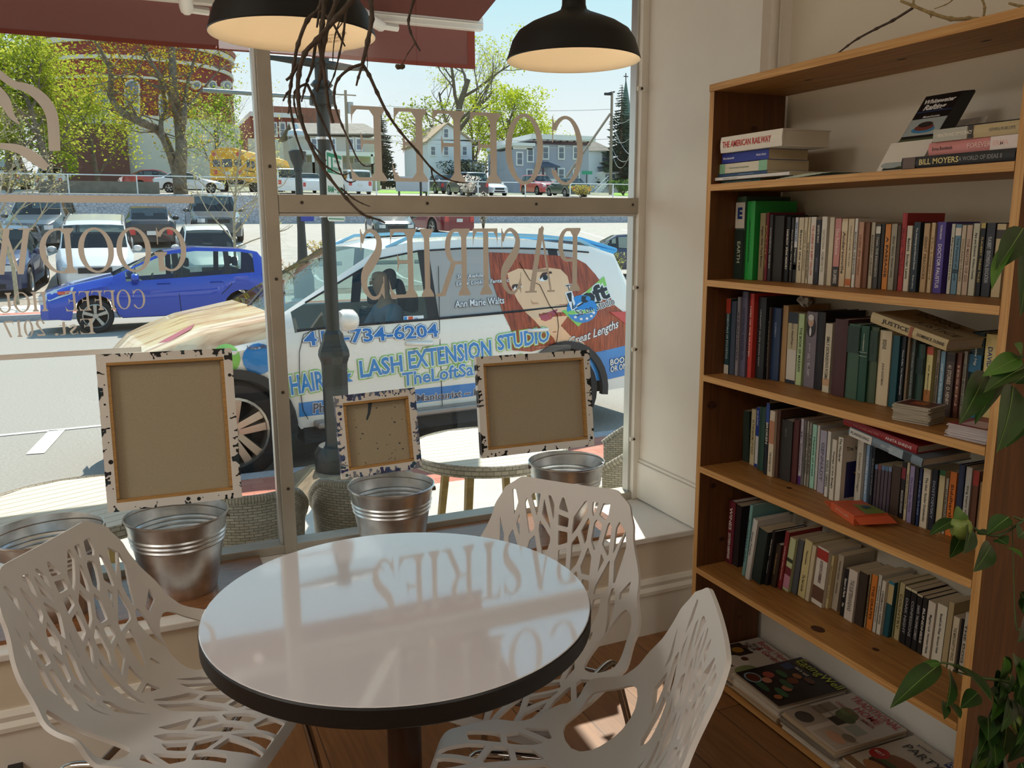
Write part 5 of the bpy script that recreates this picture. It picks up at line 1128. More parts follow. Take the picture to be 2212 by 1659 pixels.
for (x, y), r, lab, ha in BUCK:
    t = thing('bucket', lab, 'bucket', (x, y, ZP), 'galvanised buckets on the window ledge'); M = Matrix.Translation((x, y, ZP)); k = r/.145; h = .238
    def rr(z): return (.100+.045*z/h)*k
    prof = [(0, .004), (rr(0)-.002, .004), (rr(0), 0), (rr(0)+.001, .004)]
    for z in [.02, .07, .12, .148]: prof.append((rr(z), z))
    for zc in (.158, .172, .186): prof += [(rr(zc-.005), zc-.005), (rr(zc)+.0035, zc), (rr(zc+.005), zc+.005)]
    prof += [(rr(.21), .21), (rr(.232), .232), (rr(h)+.003, .235), (rr(h)+.003, .240), (rr(h), .241), (rr(h)-.001, .236)]
    for zc in (.186, .172, .158): prof += [(rr(zc+.005)-.0012, zc+.005), (rr(zc)+.0023, zc), (rr(zc-.005)-.0012, zc-.005)]
    prof += [(rr(.02)-.0012, .02), (rr(0)-.003, .006), (0, .006)]
    MB().lathe(prof, M, 56).build('pail', M_GALV, t, smooth=28)
    mb = MB(); pts = []
    for q in range(15):
        a = PI*q/14; px, pz = (r+.004)*math.cos(a), .095*math.sin(a)*.62
        pts.append(M @ Matrix.Rotation(ha, 4, 'Z') @ Vector((px, -.005-.05*math.sin(a), .222+pz)))
    mb.tube(pts, .0017, 6); mb.build('bail', M_WIRE, t)
    mb = MB()
    for s in (1, -1):
        c = M @ Matrix.Rotation(ha, 4, 'Z') @ Vector((s*(r+.001), 0, .222)); mb.lathe([(0, -.006), (.008, -.006), (.008, .004), (0, .006)], Matrix.Translation(c) @ Matrix.Rotation(PI/2, 4, 'Y'), 10)
    mb.build('ear', M_WIRE, t)
M_CANV = mat('raw canvas back', '#b3a890', .9, noise=.04, nscale=200); M_WOODS = mat('stretcher wood', '#b98e54', .6, noise=.15, nscale=8, stretch=(3, 3, 30)); M_GESSO = mat('white gesso', '#f0ece6', .8)
def canvas(bl, br, tl, tr, label, blob_cols, seed, mess):
    """seen from the back: stretcher bars with canvas folded over them, paint drips on the folds; corners are given on the room side"""
    bl, br, tl, tr = map(Vector, (bl, br, tl, tr)); ex = (br-bl).normalized(); W = (br-bl).length; ez = (tl-bl); Hh = ez.length; ez.normalize(); ny = ez.cross(ex).normalized()
    if ny.y < 0: ny = -ny
    t = thing('canvas', label, 'canvas', tuple((bl+br)/2), 'canvases standing on the buckets'); G = lambda u, v, w=0: bl+ex*u+ez*v+ny*w
    D = .019; rnd = random.Random(seed)
    mb = MB(); mb.prism([G(0.0015, .0015, D), G(W-.0015, .0015, D), G(W-.0015, Hh-.0015, D), G(.0015, Hh-.0015, D)], ny*.0012, 0); mb.prism([G(.03, .03, D-.001), G(W-.03, .03, D-.001), G(W-.03, Hh-.03, D-.001), G(.03, Hh-.03, D-.001)], ny*.001, 1)
    if mess:
        for _ in range(22):
            u, v, r = rnd.uniform(.05, W-.05), rnd.uniform(.04, Hh-.04), rnd.uniform(.001, .0028); mb.flat([G(u+r*math.cos(a)*(1+rnd.random()), v+r*math.sin(a), D-.0012) for a in [k*PI/4 for k in range(8)]], 2)
        for k in range(12): a = R(200+k*12); mb.flat([G(W*.5+.055*math.cos(b), Hh*.24+.06*math.sin(b), D-.0012) if s else G(W*.5+.057*math.cos(b), Hh*.24+.062*math.sin(b), D-.0012) for b, s in ((a, 0), (a+R(9), 0), (a+R(9), 1), (a, 1))], 2)
        mb.flat([G(u*W, v*Hh, D-.0012) for u, v in ((.42, .90), (.47, .89), (.43, .74), (.385, .66), (.37, .68), (.40, .76))], 2)
    mb.build('canvas_sheet', [M_GESSO, M_CANV, mat('spilled paint', '#35464f', .5)], t)
    bw = .036
    for a, b, c, d in ((0, 0, W, bw), (0, Hh-bw, W, Hh), (0, bw, bw, Hh-bw), (W-bw, bw, W, Hh-bw)):
        mb = MB(); mb.prism([G(a+.001, b+.001), G(c-.001, b+.001), G(c-.001, d-.001), G(a+.001, d-.001)], ny*(D-.002)); mb.build('stretcher_bar', M_WOODS, t, bevel=.001)
    fw = .026; fb = MB()                                   # folded margin on the back and the outer sides
    for (a, b, c, d) in ((0, 0, W, fw), (0, Hh-fw, W, Hh), (0, fw, fw, Hh-fw), (W-fw, fw, W, Hh-fw)): fb.prism([G(a, b, -.0008), G(c, b, -.0008), G(c, d, -.0008), G(a, d, -.0008)], ny*.0008)
    for (p, q) in ((G(0, 0), G(W, 0)), (G(W, 0), G(W, Hh)), (G(W, Hh), G(0, Hh)), (G(0, Hh), G(0, 0))): fb.flat([p, q, q+ny*(D+.0016), p+ny*(D+.0016)])
    nb = int((W+Hh)*2*(130 if mess else 40))
    for k in range(nb):
        e = rnd.choice('lrtb'); L_e = Hh if e in 'lr' else W; c = rnd.uniform(.015, L_e-.015); ln = rnd.choice((.006, .012, .018, .024))*rnd.uniform(.7, 1.05); r = rnd.uniform(.002, .006) if rnd.random() < .7 else rnd.uniform(.006, .014); w2 = r*rnd.uniform(.5, 1.3); sl = rnd.uniform(-.006, .006)
        pr = [(c-r*1.5, 0), (c+r*1.5, 0), (c+r*.7, ln*.35), (c+w2*.6+sl, ln*.7), (c+w2*.8+sl, ln*.92), (c+sl, ln), (c-w2*.8+sl, ln*.88), (c-w2*.5+sl, ln*.6), (c-r*.8, ln*.3)]
        if rnd.random() < .25: d_ = rnd.uniform(.008, .02); pr = [(c+r*.6*math.cos(q*PI/4), d_+r*.6*math.sin(q*PI/4)) for q in range(8)]
        pr = [(min(max(u, .001), L_e-.001), max(v, 0)) for u, v in rounded(pr, .004)]; fx_ = {'l': lambda u, v: (v, u), 'r': lambda u, v: (W-v, u), 'b': lambda u, v: (u, v), 't': lambda u, v: (u, Hh-v)}[e]; ci_ = 1+rnd.randrange(len(blob_cols))
        fb.flat([G(*fx_(u, v), -.001-.00006*(k % 12)) for u, v in pr], ci_)
        if e in 'lr':
            uu = -.0004 if e == 'l' else W+.0004; fb.flat([G(uu, c-r*1.6, 0), G(uu, c+r*1.6, 0), G(uu, c+r*rnd.uniform(.5, 2), D), G(uu, c-r*rnd.uniform(.5, 2), D)], ci_)
    fb.build('folded_margin', [M_GESSO]+[mat('paint '+c, c, .4) for c in blob_cols], t)
def cv(px, yb, yt, *a):
    (tlx, trx, brx, blx) = px; canvas(on_y(*blx, yb), on_y(*brx, yb), on_y(*tlx, yt), on_y(*trx, yt), *a)
cv(((206, 766), (496, 753), (523, 1074), (233, 1108)), 2.645, 2.715, 'tallest canvas, its back to the room, edges dripped black, standing on a bucket', ['#16181c', '#1d232a', '#22343c', '#16181c'], 1, False)
cv(((722, 856), (895, 842), (912, 1010), (739, 1036)), 2.660, 2.715, 'small square canvas with smeared blue edges, its back to the room, on a bucket', ['#2a3670', '#4a5f8c', '#35507a', '#2f5a6a', '#3a3f6a', '#8a8f9c'], 2, True)
cv(((1028, 771), (1271, 756), (1284, 962), (1041, 990)), 2.655, 2.715, 'landscape canvas with black dripped edges, its back to the room, beside the reveal', ['#121316', '#121316', '#1a1c22'], 3, False)
# outlets on the knee wall
def outlet(px, py, lab, grp):
    p = on_y(px, py, YS); M = Matrix.Translation((p.x, YS-.0006, p.z)) @ Matrix.Rotation(PI/2, 4, 'X'); t = thing('power_outlet', lab, 'outlet', tuple(p), grp)
    mb = MB(); mb.lathe([(0, .004), (.0155, .004), (.017, .002), (.017, 0), (0, 0)][::-1], M @ Matrix.Diagonal((1, .92, 1, 1)), 24); mb.build('socket_face', mat('ivory plastic', '#d8cdb4', .4), t)
    mb = MB()
    for u, w, h in ((-.0062, .0022, .0085), (.0062, .0022, .007)): mb.flat([M @ Vector((u+a, .003+b, .0042)) for a, b in ((-w/2, -h/2), (w/2, -h/2), (w/2, h/2), (-w/2, h/2))])
    mb.flat([M @ Vector((.0025*math.cos(k*PI/5), -.0085+.0025*math.sin(k*PI/5), .0042)) for k in range(10)]); mb.build('slot', mat('slot dark', '#1c130c', .8), t)
pl = on_y(60, 1640, YS)
pmb = MB(); a, b = on_y(8, 1605, YS), on_y(115, 1720, YS); pmb.box(a.x, b.x, YS-.004, YS-.0005, b.z, a.z); tag(pmb.build('outlet_cover', mat('wall plate', '#cfc5b2', .5), bevel=.001), 'double wall plate low on the knee wall behind the window chair', 'wall plate')
YS_ = YS; YS = YS_-.004
outlet(35, 1621, 'upper socket of the wall plate, above the black plug', 'sockets in the wall plate'); outlet(79, 1640, 'lower free socket of the wall plate beside the plug', 'sockets in the wall plate'); YS = YS_
p = on_y(36, 1652, YS); mb = MB(); mb.box(p.x-.017, p.x+.017, YS-.045, YS-.0045, p.z-.02, p.z+.014); mb.tube([(p.x, YS-.03, p.z-.02), (p.x, YS-.03, p.z-.06), (p.x-.08, YS-.03, .02), (p.x-.5, YS-.04, .006)], .003, 6); tag(mb.build('plug', mat('black plug plastic', '#151515', .5), bevel=.003), 'black plug with its cable in the wall plate behind the window chair', 'plug')
# ================================================================ CITRUS PLANT
M_LEAF = mat('citrus leaf', '#2c4a1c', .35, spec=.5, noise=.3, nscale=9); M_LEAF2 = mat('young citrus leaf', '#4f7a2a', .4, noise=.25, nscale=9); M_STEM = mat('green stem', '#4a5a2c', .6); M_FRUIT = mat('green fruit', '#7f8f42', .45, noise=.15, nscale=20, bump=.1, bscale=200)
PD = 1.32
t = thing('citrus_tree', 'leafy green citrus tree standing in front of the bookcase end', 'plant', (1.28, .72, 0))
def leaf(mb, base, tip, w, up, fold=.35, curl=.12, mi=0):
    base, tip = Vector(base), Vector(tip); ax = tip-base; L = ax.length; ax.normalize(); up = Vector(up); up = (up-ax*up.dot(ax)).normalized(); sd = ax.cross(up); n = 9; vs = []; fs = []
    for i in range(n+1):
        s = i/n; ww = w*.36*(math.sin(PI*min(1, s*.98+.02)**.80))**.9*(1-.15*s); c = base+ax*(L*s)-up*(curl*L*(s-.45)**2)
        for q in (-1, -.5, 0, .5, 1): vs.append(c+sd*(ww*q)+up*(fold*ww*abs(q)**1.3))
    for i in range(n):
        for j in range(4): fs.append((i*5+j, i*5+j+1, (i+1)*5+j+1, (i+1)*5+j))
    mb.add(vs, fs, mi); mb.tube([vs[i*5+2]+up*.0004 for i in range(n+1)], [w*.018*(1-i/n*.8) for i in range(n+1)], 4, 2)
def L_(mb, bx, by, tx, ty, w, d=PD, d2=None, up=None, mi=0, **k):
    v = at_depth(bx, by, d); leaf(mb, v, at_depth(tx, ty, d2 or d), w, up or (-AX_F+Vector((0, 0, .6))), mi=mi, **k)
lf = MB(); st = MB()
sA = 252/760
def A_(x, y): return 1960+x*sA, 450+y*sA
for b, e, w, d2, mi, up in [((760, 122), (585, 398), .062, 1.25, 0, None), ((690, 190), (540, 508), .040, 1.22, 1, (-1, -.2, .4)), ((775, 250), (752, 695), .058, 1.25, 0, (-.3, -.8, .1)),
    ((740, 965), (500, 1085), .050, 1.25, 1, None), ((790, 1015), (505, 1180), .055, 1.22, 0, (0, -.3, 1)), ((520, 1060), (358, 1390), .062, 1.18, 0, (-.4, -.7, .4)), ((612, 1140), (435, 1390), .040, 1.22, 0, (-.7, -.2, .4)), ((700, 1150), (605, 1578), .078, 1.20, 0, (-.3, -.8, .3)), ((770, 1250), (640, 1560), .06, 1.3, 0, None), ((745, 960), (700, 880), .04, 1.3, 1, None), ((800, 1060), (700, 1140), .05, 1.3, 0, None)]:
    L_(lf, *A_(*b), *A_(*e), w, PD, d2, up, mi)
sB = 312/850
def B_(x, y): return 1900+x*sB, 1050+y*sB
for b, e, w, d2, mi, up in [((445, 195), (292, 285), .034, 1.3, 0, (0, -.3, 1)), ((495, 150), (440, 190), .036, 1.28, 1, None), ((540, 230), (505, 395), .046, 1.24, 0, (-.3, -.8, .2)), ((487, 290), (418, 420), .036, 1.26, 0, (-.6, -.5, .2)), ((575, 270), (655, 285), .02, 1.3, 0, None),
    ((760, 180), (635, 280), .044, 1.3, 0, (0, -.3, 1)), ((660, 340), (565, 500), .048, 1.24, 0, (-.4, -.7, .3)), ((690, 310), (755, 345), .04, 1.3, 0, None), ((735, 352), (845, 415), .026, 1.26, 1, None), ((850, 270), (815, 300), .05, 1.3, 0, None),
    ((355, 1040), (70, 1290), .052, 1.2, 0, (-.2, -.4, 1)), ((360, 1040), (225, 1055), .018, 1.3, 1, None), ((420, 1085), (405, 1300), .050, 1.24, 0, (-.1, -.9, .2)), ((385, 1265), (385, 1370), .024, 1.27, 0, None), ((420, 1270), (478, 1365), .026, 1.27, 0, None), ((465, 1048), (668, 1260), .058, 1.24, 0, (.3, -.6, .8)), ((580, 1215), (480, 1305), .040, 1.28, 0, (-.2, -.5, .7))]:
    L_(lf, *B_(*b), *B_(*e), w, PD, d2, up, mi)
rnd = random.Random(21)
for k in range(95):                                        # the dense crown at the right edge
    bx, by = rnd.uniform(640, 1100), rnd.uniform(980, 2000)
    if bx < 700 and by < 1150: continue
    a = rnd.uniform(.9, 2.5); Ln = rnd.uniform(130, 230); L_(lf, *B_(bx, by), *B_(bx-math.cos(a)*Ln*.8-30, by+abs(math.sin(a))*Ln), rnd.uniform(.034, .052), PD+rnd.uniform(-.05, .16), PD+rnd.uniform(-.12, .1), (rnd.uniform(-.6, .4), -.5, rnd.uniform(.2, 1)), 0 if rnd.random() < .8 else 1)
for k in range(26):
    bx, by = rnd.uniform(820, 1200), rnd.uniform(300, 980); a = rnd.uniform(.9, 2.3); Ln = rnd.uniform(120, 200)
    L_(lf, *B_(bx, by), *B_(bx-math.cos(a)*Ln*.6, by+abs(math.sin(a))*Ln), rnd.uniform(.034, .05), PD+rnd.uniform(0, .16), PD+rnd.uniform(-.06, .1), (rnd.uniform(-.6, .4), -.5, rnd.uniform(.2, 1)), 0)
lf.build('foliage', [M_LEAF, M_LEAF2, mat('leaf midrib', '#7d9a4c', .5)], t, smooth=70)
def S(pts, r0, r1, d=PD): limb(st, [at_depth(*p, d) for p in pts], r0, r1, 6)
tr_top = at_depth(2330, 1100, PD+.03)
S([B_(850, 200), B_(700, 290), B_(580, 262), B_(490, 190), B_(440, 185)], .0022, .0012); S([B_(1000, 100), B_(900, 160), B_(850, 200), B_(790, 180)], .003, .002)
S([B_(1000, 1200), B_(760, 1150), B_(560, 1120), B_(440, 1055), B_(360, 1038)], .003, .0014); S([B_(560, 1125), B_(430, 1085)], .0016, .001); S([B_(830, 840), B_(800, 790), B_(780, 200)], .0014, .0008)
S([A_(900, 1000), A_(740, 965), A_(700, 1120), A_(620, 1140)], .0022, .0012); S([A_(900, 200), A_(800, 130), A_(730, 180)], .002, .0014)
limb(st, [Vector((1.30, .66, .20)), Vector((1.29, .68, .6)), tr_top, at_depth(2360, 600, PD+.05), at_depth(2350, 350, PD+.05)], .012, .004, 8)
limb(st, [tr_top, at_depth(*B_(1000, 1200), PD)], .006, .003, 6); limb(st, [at_depth(2350, 800, PD+.05), at_depth(*A_(900, 1000), PD)], .004, .002, 6); limb(st, [at_depth(2350, 1000, PD+.05), at_depth(*B_(1000, 100), PD)], .004, .003, 6); limb(st, [at_depth(2350, 420, PD+.05), at_depth(*A_(900, 200), PD)], .004, .002, 6)
st.build('stem', M_STEM, t, smooth=60)
for (x, y), r in ((B_(478, 245), .0165), (B_(820, 1400), .012)):
    c = at_depth(x, y, PD-.01); MB().lathe([(.0005, -1.25*r), (.5*r, -1.12*r), (.9*r, -.5*r), (r, .1*r), (.85*r, .65*r), (.4*r, 1.05*r), (0.0005, 1.15*r)], Matrix.Translation(c), 16).build('fruit', M_FRUIT, t, smooth=60)
MB().lathe([(0, .01), (.10, .01), (.135, .22), (.145, .22), (.145, .25), (.132, .25), (.128, .215), (0, .21)], Matrix.Translation((1.30, .66, 0)), 32).build('pot', mat('terracotta', '#9a5a3a', .8), t, smooth=35)
# ================================================================ STREET OUTSIDE
ZW, ZR = -.28, -.40                                        # pavement and roadway levels
def pw_lin(T, x):
    for (a, p), (b, q) in zip(T, T[1:]):
        if x <= b: return p+(q-p)*(x-a)/(b-a)
    return T[-1][1]
def gz(y):                                                 # the ground rises beyond the far kerb
    if y < 6.08: return ZW
    if y < 19.8: return ZR
    if y < 24.5: return ZW
    if y < 48: return pw_lin(((24.5, ZW), (27.5, -.2), (33.5, .75), (37.5, 1.05), (48, 1.75)), y)
    if y < 48.6: return 3.15
    return 3.15+.055*(y-48.6)
def on_ground(px, py, y0=3, y1=200):
    v = ray(px, py); t = y0/v.y
    while t*v.y < y1:
        p = EYE+v*t
        if p.z <= gz(p.y): return p
        t *= 1.004
    return EYE+v*t
def at_y(px, y): 
    v = ray(px, 500); return v.x/v.y*y
M_ASPH = mat('asphalt', '#9a968d', .9, noise=.10, nscale=40, bump=.3, bscale=300); M_LOT = mat('pale lot asphalt', '#aca79c', .9, noise=.08, nscale=3)
M_CONC = mat('pavement concrete', '#c9c3b6', .85, noise=.06, nscale=4); M_KERB = mat('granite kerb', '#a7a7a8', .8, noise=.12, nscale=30)
def _brick(c1, c2, mo, w, h, ms):
    def f(nt, b):
        t = nt.nodes.new('ShaderNodeTexCoord'); br = nt.nodes.new('ShaderNodeTexBrick'); br.inputs['Scale'].default_value = 1; br.inputs['Brick Width'].default_value = w; br.inputs['Row Height'].default_value = h; br.inputs['Mortar Size'].default_value = ms
        br.inputs['Color1'].default_value = (*lin(c1), 1); br.inputs['Color2'].default_value = (*lin(c2), 1); br.inputs['Mortar'].default_value = (*lin(mo), 1)
        nt.links.new(t.outputs['Object'], br.inputs['Vector']); nt.links.new(br.outputs['Color'], b.inputs['Base Color']); b.inputs['Roughness'].default_value = .85
    return f
M_BRK = node_mat('brick paving', _brick('#b8705c', '#c48470', '#a86a58', .20, .10, .004))
def slab(name, x0, x1, y0, y1, z, m, th=.3): return struct(simple(name, [(x0, x1, y0, y1, z-th, z)], m))
slab('pavement', -14, 16, 2.95, 5.28, ZW, M_CONC); slab('pavement_strip', -14, 16, 5.28, 5.93, ZW, M_BRK); slab('kerb', -30, 30, 5.93, 6.08, ZW+.004, M_KERB)
slab('road', -60, 70, 6.08, 19.8, ZR, M_ASPH); slab('kerb', -60, 70, 19.8, 19.95, ZW+.004, M_KERB); slab('pavement_strip', -60, 70, 19.95, 20.5, ZW, M_BRK); slab('pavement', -60, 70, 20.5, 22.4, ZW, M_CONC)
slab('planting_ground', -60, 70, 22.4, 24.5, ZW-.01, mat('gravel bed', '#9c8f80', .95, noise=.3, nscale=9))
def slope(name, pts, m): 
    mb = MB(); a = [(-90, y, z) for y, z in pts]+[(-90, pts[-1][0], pts[-1][1]-2), (-90, pts[0][0], pts[0][1]-2)]; mb.prism([(x, y, z) for x, y, z in a], (240, 0, 0)); return struct(mb.build(name, m))
slope('lot_ground', [(24.5, ZW), (27.5, -.2), (33.5, .75), (37.5, 1.05), (48, 1.75), (48.6, 1.78)], M_LOT)
slope('upper_road', [(48.6, 3.15), (70, gz(70)), (200, gz(200))], mat('upper ground', '#8d9077', .95, noise=.2, nscale=.4)); 
mb = MB(); mb.prism([(-90, 50.5, gz(50.5)+.02), (150, 50.5, gz(50.5)+.02), (150, 64, gz(64)+.02), (-90, 64, gz(64)+.02)], (0, 0, .02)); struct(mb.build('road_strip', M_LOT))
M_PAINT = mat('road paint', '#e6e4dc', .8, noise=.12, nscale=30)
def mark(p, q, w, z=None, name='road_marking'):
    p, q = Vector((*p, 0)), Vector((*q, 0)); n = (q-p).normalized().cross(Vector((0, 0, 1)))*w/2; k = 8; mb = MB()
    L = [p.lerp(q, i/k) for i in range(k+1)]
    for a, b in zip(L, L[1:]): mb.flat([(v.x, v.y, (gz(v.y) if z is None else z)+.006) for v in (a-n, b-n, b+n, a+n)])
    return struct(mb.build(name, M_PAINT))
mark((-6, 8.55), (-.35, 8.75), .07, ZR); mark((-.80, 8.72), (-.90, 7.85), .14, ZR)
for x in (-8.6, -5.8, -3.0, -.2, 2.6, 5.4, 8.2): mark((x, 25), (x, 29), .12)
for x in (6, 8.8, 11.6, 14.4, 17.2): mark((x+.5, 31.5), (x+2.2, 36.5), .12)
for x in (20, 23, 26): mark((x, 33), (x+2, 41), .12)
# stone block retaining wall under the upper road
def _stone(nt, b):
    t = nt.nodes.new('ShaderNodeTexCoord'); mp = nt.nodes.new('ShaderNodeMapping'); mp.inputs['Scale'].default_value = (4.2, 4.2, 5.5); nt.links.new(t.outputs['Object'], mp.inputs[0])
    v = nt.nodes.new('ShaderNodeTexVoronoi'); v.feature = 'DISTANCE_TO_EDGE'; v.inputs['Scale'].default_value = 1.3; nt.links.new(mp.outputs[0], v.inputs['Vector'])
    r = nt.nodes.new('ShaderNodeValToRGB'); r.color_ramp.elements[0].position = .02; r.color_ramp.elements[1].position = .12; r.color_ramp.elements[0].color = (*lin('#929196'), 1); r.color_ramp.elements[1].color = (*lin('#bdbcc2'), 1)
    nt.links.new(v.outputs['Distance'], r.inputs[0]); nt.links.new(r.outputs[0], b.inputs['Base Color']); b.inputs['Roughness'].default_value = .9
sw = MB(); sw.box(-70, 90, 48, 48.6, 1.0, 3.2); struct(sw.build('wall_retaining', node_mat('stone blocks', _stone)))
M_DCONC = mat('dark concrete', '#6f6c62', .9, noise=.2, nscale=2)
a = on_ground(95, 425, 40).x
cw = MB(); cw.box(at_y(92, 52), at_y(352, 52), 52, 52.4, 3.0, on_y(200, 391, 52).z); struct(cw.build('wall_concrete', M_DCONC))
for x in (2.2, 5.0, 7.6, 9.4, 11.8): 
    tag(simple('wheel_stop', [(x, x+1.7, 29.8+.0, 29.95, gz(29.9)-.02, gz(29.9)+.12)], M_CONC, bevel=.02), 'concrete wheel stop on the parking lot', 'wheel stop', 'wheel stops across the street')
for i, x in enumerate((-5.4, 11.2)): tag(simple('wheel_stop', [(x, x+1.7, 25.2, 25.38, gz(25.3)-.02, gz(25.3)+.15)], M_CONC, bevel=.02), ['pale wheel stop by the dark car at the lot entrance', 'pale wheel stop behind the wrapped car'][i], 'wheel stop')
# ---------------------------------------------------------------- awning
M_AWN = mat('maroon awning fabric', '#8a4038', .85, noise=.05, nscale=3)
def awn(nt, b): pass
AY, AZ = 4.70, 2.60; AXL, AXR = -5.0, 1.885
t = thing('awning', 'maroon fabric awning with white arms over the shop window', 'awning', (-1, 2.95, 3.0))
m = leaf_mat('awning cloth', '#704742', .22)
mb = MB(); mb.prism([(AXL, 2.96, 2.98), (AXR, 2.96, 2.98), (AXR, AY, AZ), (AXL, AY, AZ)], (0, 0, .004)); mb.build('canopy', m, t)
zb_ = on_y(1026, 150, AY+.03).z; xr_ = on_y(1026, 150, AY+.03).x
mb = MB(); n = 60
for i in range(n):
    x0, x1 = AXL+(xr_-AXL)*i/n, AXL+(xr_-AXL)*(i+1)/n; w0, w1 = .008*math.sin(x0*5.2), .008*math.sin(x1*5.2)
    mb.flat([(x0, AY+.03+w0, zb_), (x1, AY+.03+w1, zb_), (x1, AY+.03, AZ-.02), (x0, AY+.03, AZ-.02)]); mb.flat([(x0, AY+.027+w0, zb_), (x1, AY+.027+w1, zb_), (x1, AY+.027+w1, zb_+.022), (x0, AY+.027+w0, zb_+.022)], 1)
mb.flat([(xr_-.045, AY+.026, zb_), (xr_, AY+.026, zb_), (xr_, AY+.026, AZ-.04), (xr_-.045, AY+.026, AZ-.04)], 1); mb.build('valance', [m, leaf_mat('awning hem', '#8f463c', .15)], t)
M_WMET = mat('white powder coat', '#e2ddd2', .4)
zt, zbm = on_y(1040, 40, AY).z, on_y(1040, 68, AY).z
mb = MB(); mb.box(AXL, on_y(1040, 55, AY).x, AY-.03, AY+.02, zbm, zt); mb.box(AXL, on_y(1040, 55, AY).x, AY-.036, AY-.03, (zt+zbm)/2-.006, (zt+zbm)/2); mb.build('front_bar', M_WMET, t, bevel=.004)
def arm(px, py, qx, qy, ya, yb):
    mb = MB(); a, b = on_y(px, py, ya), on_y(qx, qy, yb); mb.tube([a, b], .032, 10); mb.tube([b, b+Vector((.10, .02, 0))], .020, 8); return mb.build('arm', M_WMET, t, smooth=40)
arm(690, -30, 822, 55, 3.7, 4.62); arm(380, -160, 403, 18, 3.3, 4.5)
# ---------------------------------------------------------------- lamp post with banner arms and parking sign
M_POST = mat('dark green post paint', '#2c3331', .45, metal=.2, noise=.08, nscale=6); M_SIGN = mat('sign white', '#dde6e0', .5); M_SGN = mat('sign green', '#1f8f6a', .5)
LX, LY = 1.175, 5.60
def post_z(py): return on_y(710, py, LY).z
t = thing('lamp_post', 'dark fluted lamp post with banner arms standing on the pavement before the wrapped car', 'lamp post', (LX, LY, ZW))
r1 = .0455
def octo(prof, name, n=8, sm=None): return MB().lathe(prof, Matrix.Translation((LX, LY, 0)) @ Matrix.Rotation(PI/8, 4, 'Z'), n).build(name, M_POST, t, smooth=sm)
z7, z8 = post_z(715), post_z(745)
octo([(r1*.92, post_z(140)), (r1, z7), (r1, z7+.001)][::-1], 'shaft', 16, 50)
octo([(0, z8+.06), (r1*1.05, z8+.10), (r1*1.5, z7-.02), (r1*1.6, z7-.06), (r1*2.25, post_z(757)), (r1*2.35, post_z(768)), (r1*1.95, post_z(785)), (r1*1.9, post_z(800)), (r1*1.85, ZW+.30), (r1*2.2, ZW+.18), (r1*2.2, ZW+.16), (0, ZW+.16)][::-1], 'pedestal')
octo([(0, ZW+.28), (.13, ZW+.27), (.16, ZW+.22), (.16, ZW+.06), (0, ZW+.06)][::-1], 'base_cover', 20, 40)
octo([(0, post_z(172)), (r1*1.1, post_z(175)), (r1*1.6, post_z(185)), (r1*1.1, post_z(192)), (r1*1.5, post_z(198)), (r1*1.5, post_z(206)), (r1*1.8, post_z(208)), (r1*1.8, post_z(228)), (0, post_z(230))][::-1], 'collar', 12)
octo([(0, post_z(118)), (r1*1.2, post_z(122)), (r1*1.2, post_z(140)), (0, post_z(142))][::-1], 'cap', 12)
mb = MB(); zz_ = post_z(133); mb.tube([(LX-.34, LY, zz_), (LX-.30, LY, zz_), (LX-.08, LY, zz_-.01), (LX+.08, LY, zz_-.02), (LX+.27, LY, zz_-.03), (LX+.29, LY, zz_-.03)], [.022, .017, .03, .03, .014, .012], 10); mb.build('cross_arm', M_POST, t, smooth=50)
mb = MB(); zz_ = post_z(213); mb.tube([(LX, LY, zz_), (LX-.72, LY-.02, zz_+.005)], .013, 8); mb.build('banner_arm', mat('galvanised arm', '#8f9a98', .4, metal=.6), t)
fb = MB(); M = Matrix.Translation((LX, LY, ZW)); 
fb.add([M @ Vector(p) for p in [(-.3,-.42,0.001),(.3,-.42,0.001),(.3,.30,0.001),(-.3,.30,0.001),(-.17,-.2,.10),(.17,-.2,.10),(.17,.17,.10),(-.17,.17,.10)]], [(0,3,2,1),(4,5,6,7),(0,1,5,4),(1,2,6,5),(2,3,7,6),(3,0,4,7)])
fb.build('footing', mat('rough concrete', '#8f7f66', .9, noise=.2, nscale=12), t)
t = thing('parking_sign', 'green and white one hour parking sign on the lamp post', 'sign', tuple(on_y(723, 400, LY-.09)))
yb = LY-.075; c = [on_y(*p, yb) for p in ((703, 323), (739, 334), (745, 479), (708, 478))]
sx, sz = (c[1]-c[0]), (c[3]-c[0]); f = lambda u, v: c[0].lerp(c[1], u).lerp(c[3].lerp(c[2], u), 1-v)+Vector((0, -.002, 0))
mb = MB(); mb.prism([f(x, y) for x, y in ((.08, 0), (.92, 0), (1, .03), (1, .97), (.92, 1), (.08, 1), (0, .97), (0, .03))], (0, .003, 0))
g = lambda u, v: f(u, v)+Vector((0, -.0015, 0)); g2 = lambda u, v: f(u, v)+Vector((0, -.003, 0))
def band(a, b, cc, d, mi): mb.flat([g(a, b), g(cc, b), g(cc, d), g(a, d)], mi)
band(.06, .70, .40, .97, 1); band(.06, .69, .95, .705, 1); band(.05, .03, .95, .045, 1); band(.40, .92, .95, .97, 1)
put_text(mb, '1', g2, w=.16, h=.15, cx=.22, cy=.84, bold=.06, mi=0); put_text(mb, 'HOUR', g2, w=.36, h=.05, cx=.68, cy=.87, bold=.02, mi=1); put_text(mb, 'PARKING', g2, w=.50, h=.055, cx=.68, cy=.76, bold=.02, mi=1); put_text(mb, '8AM', g2, w=.34, h=.095, cx=.24, cy=.46, bold=.03, mi=1); put_text(mb, '5PM', g2, w=.34, h=.095, cx=.78, cy=.46, bold=.03, mi=1); band(.44, .455, .56, .47, 1)
mb.build('plate', [M_SIGN, M_SGN], t)
mb = MB()
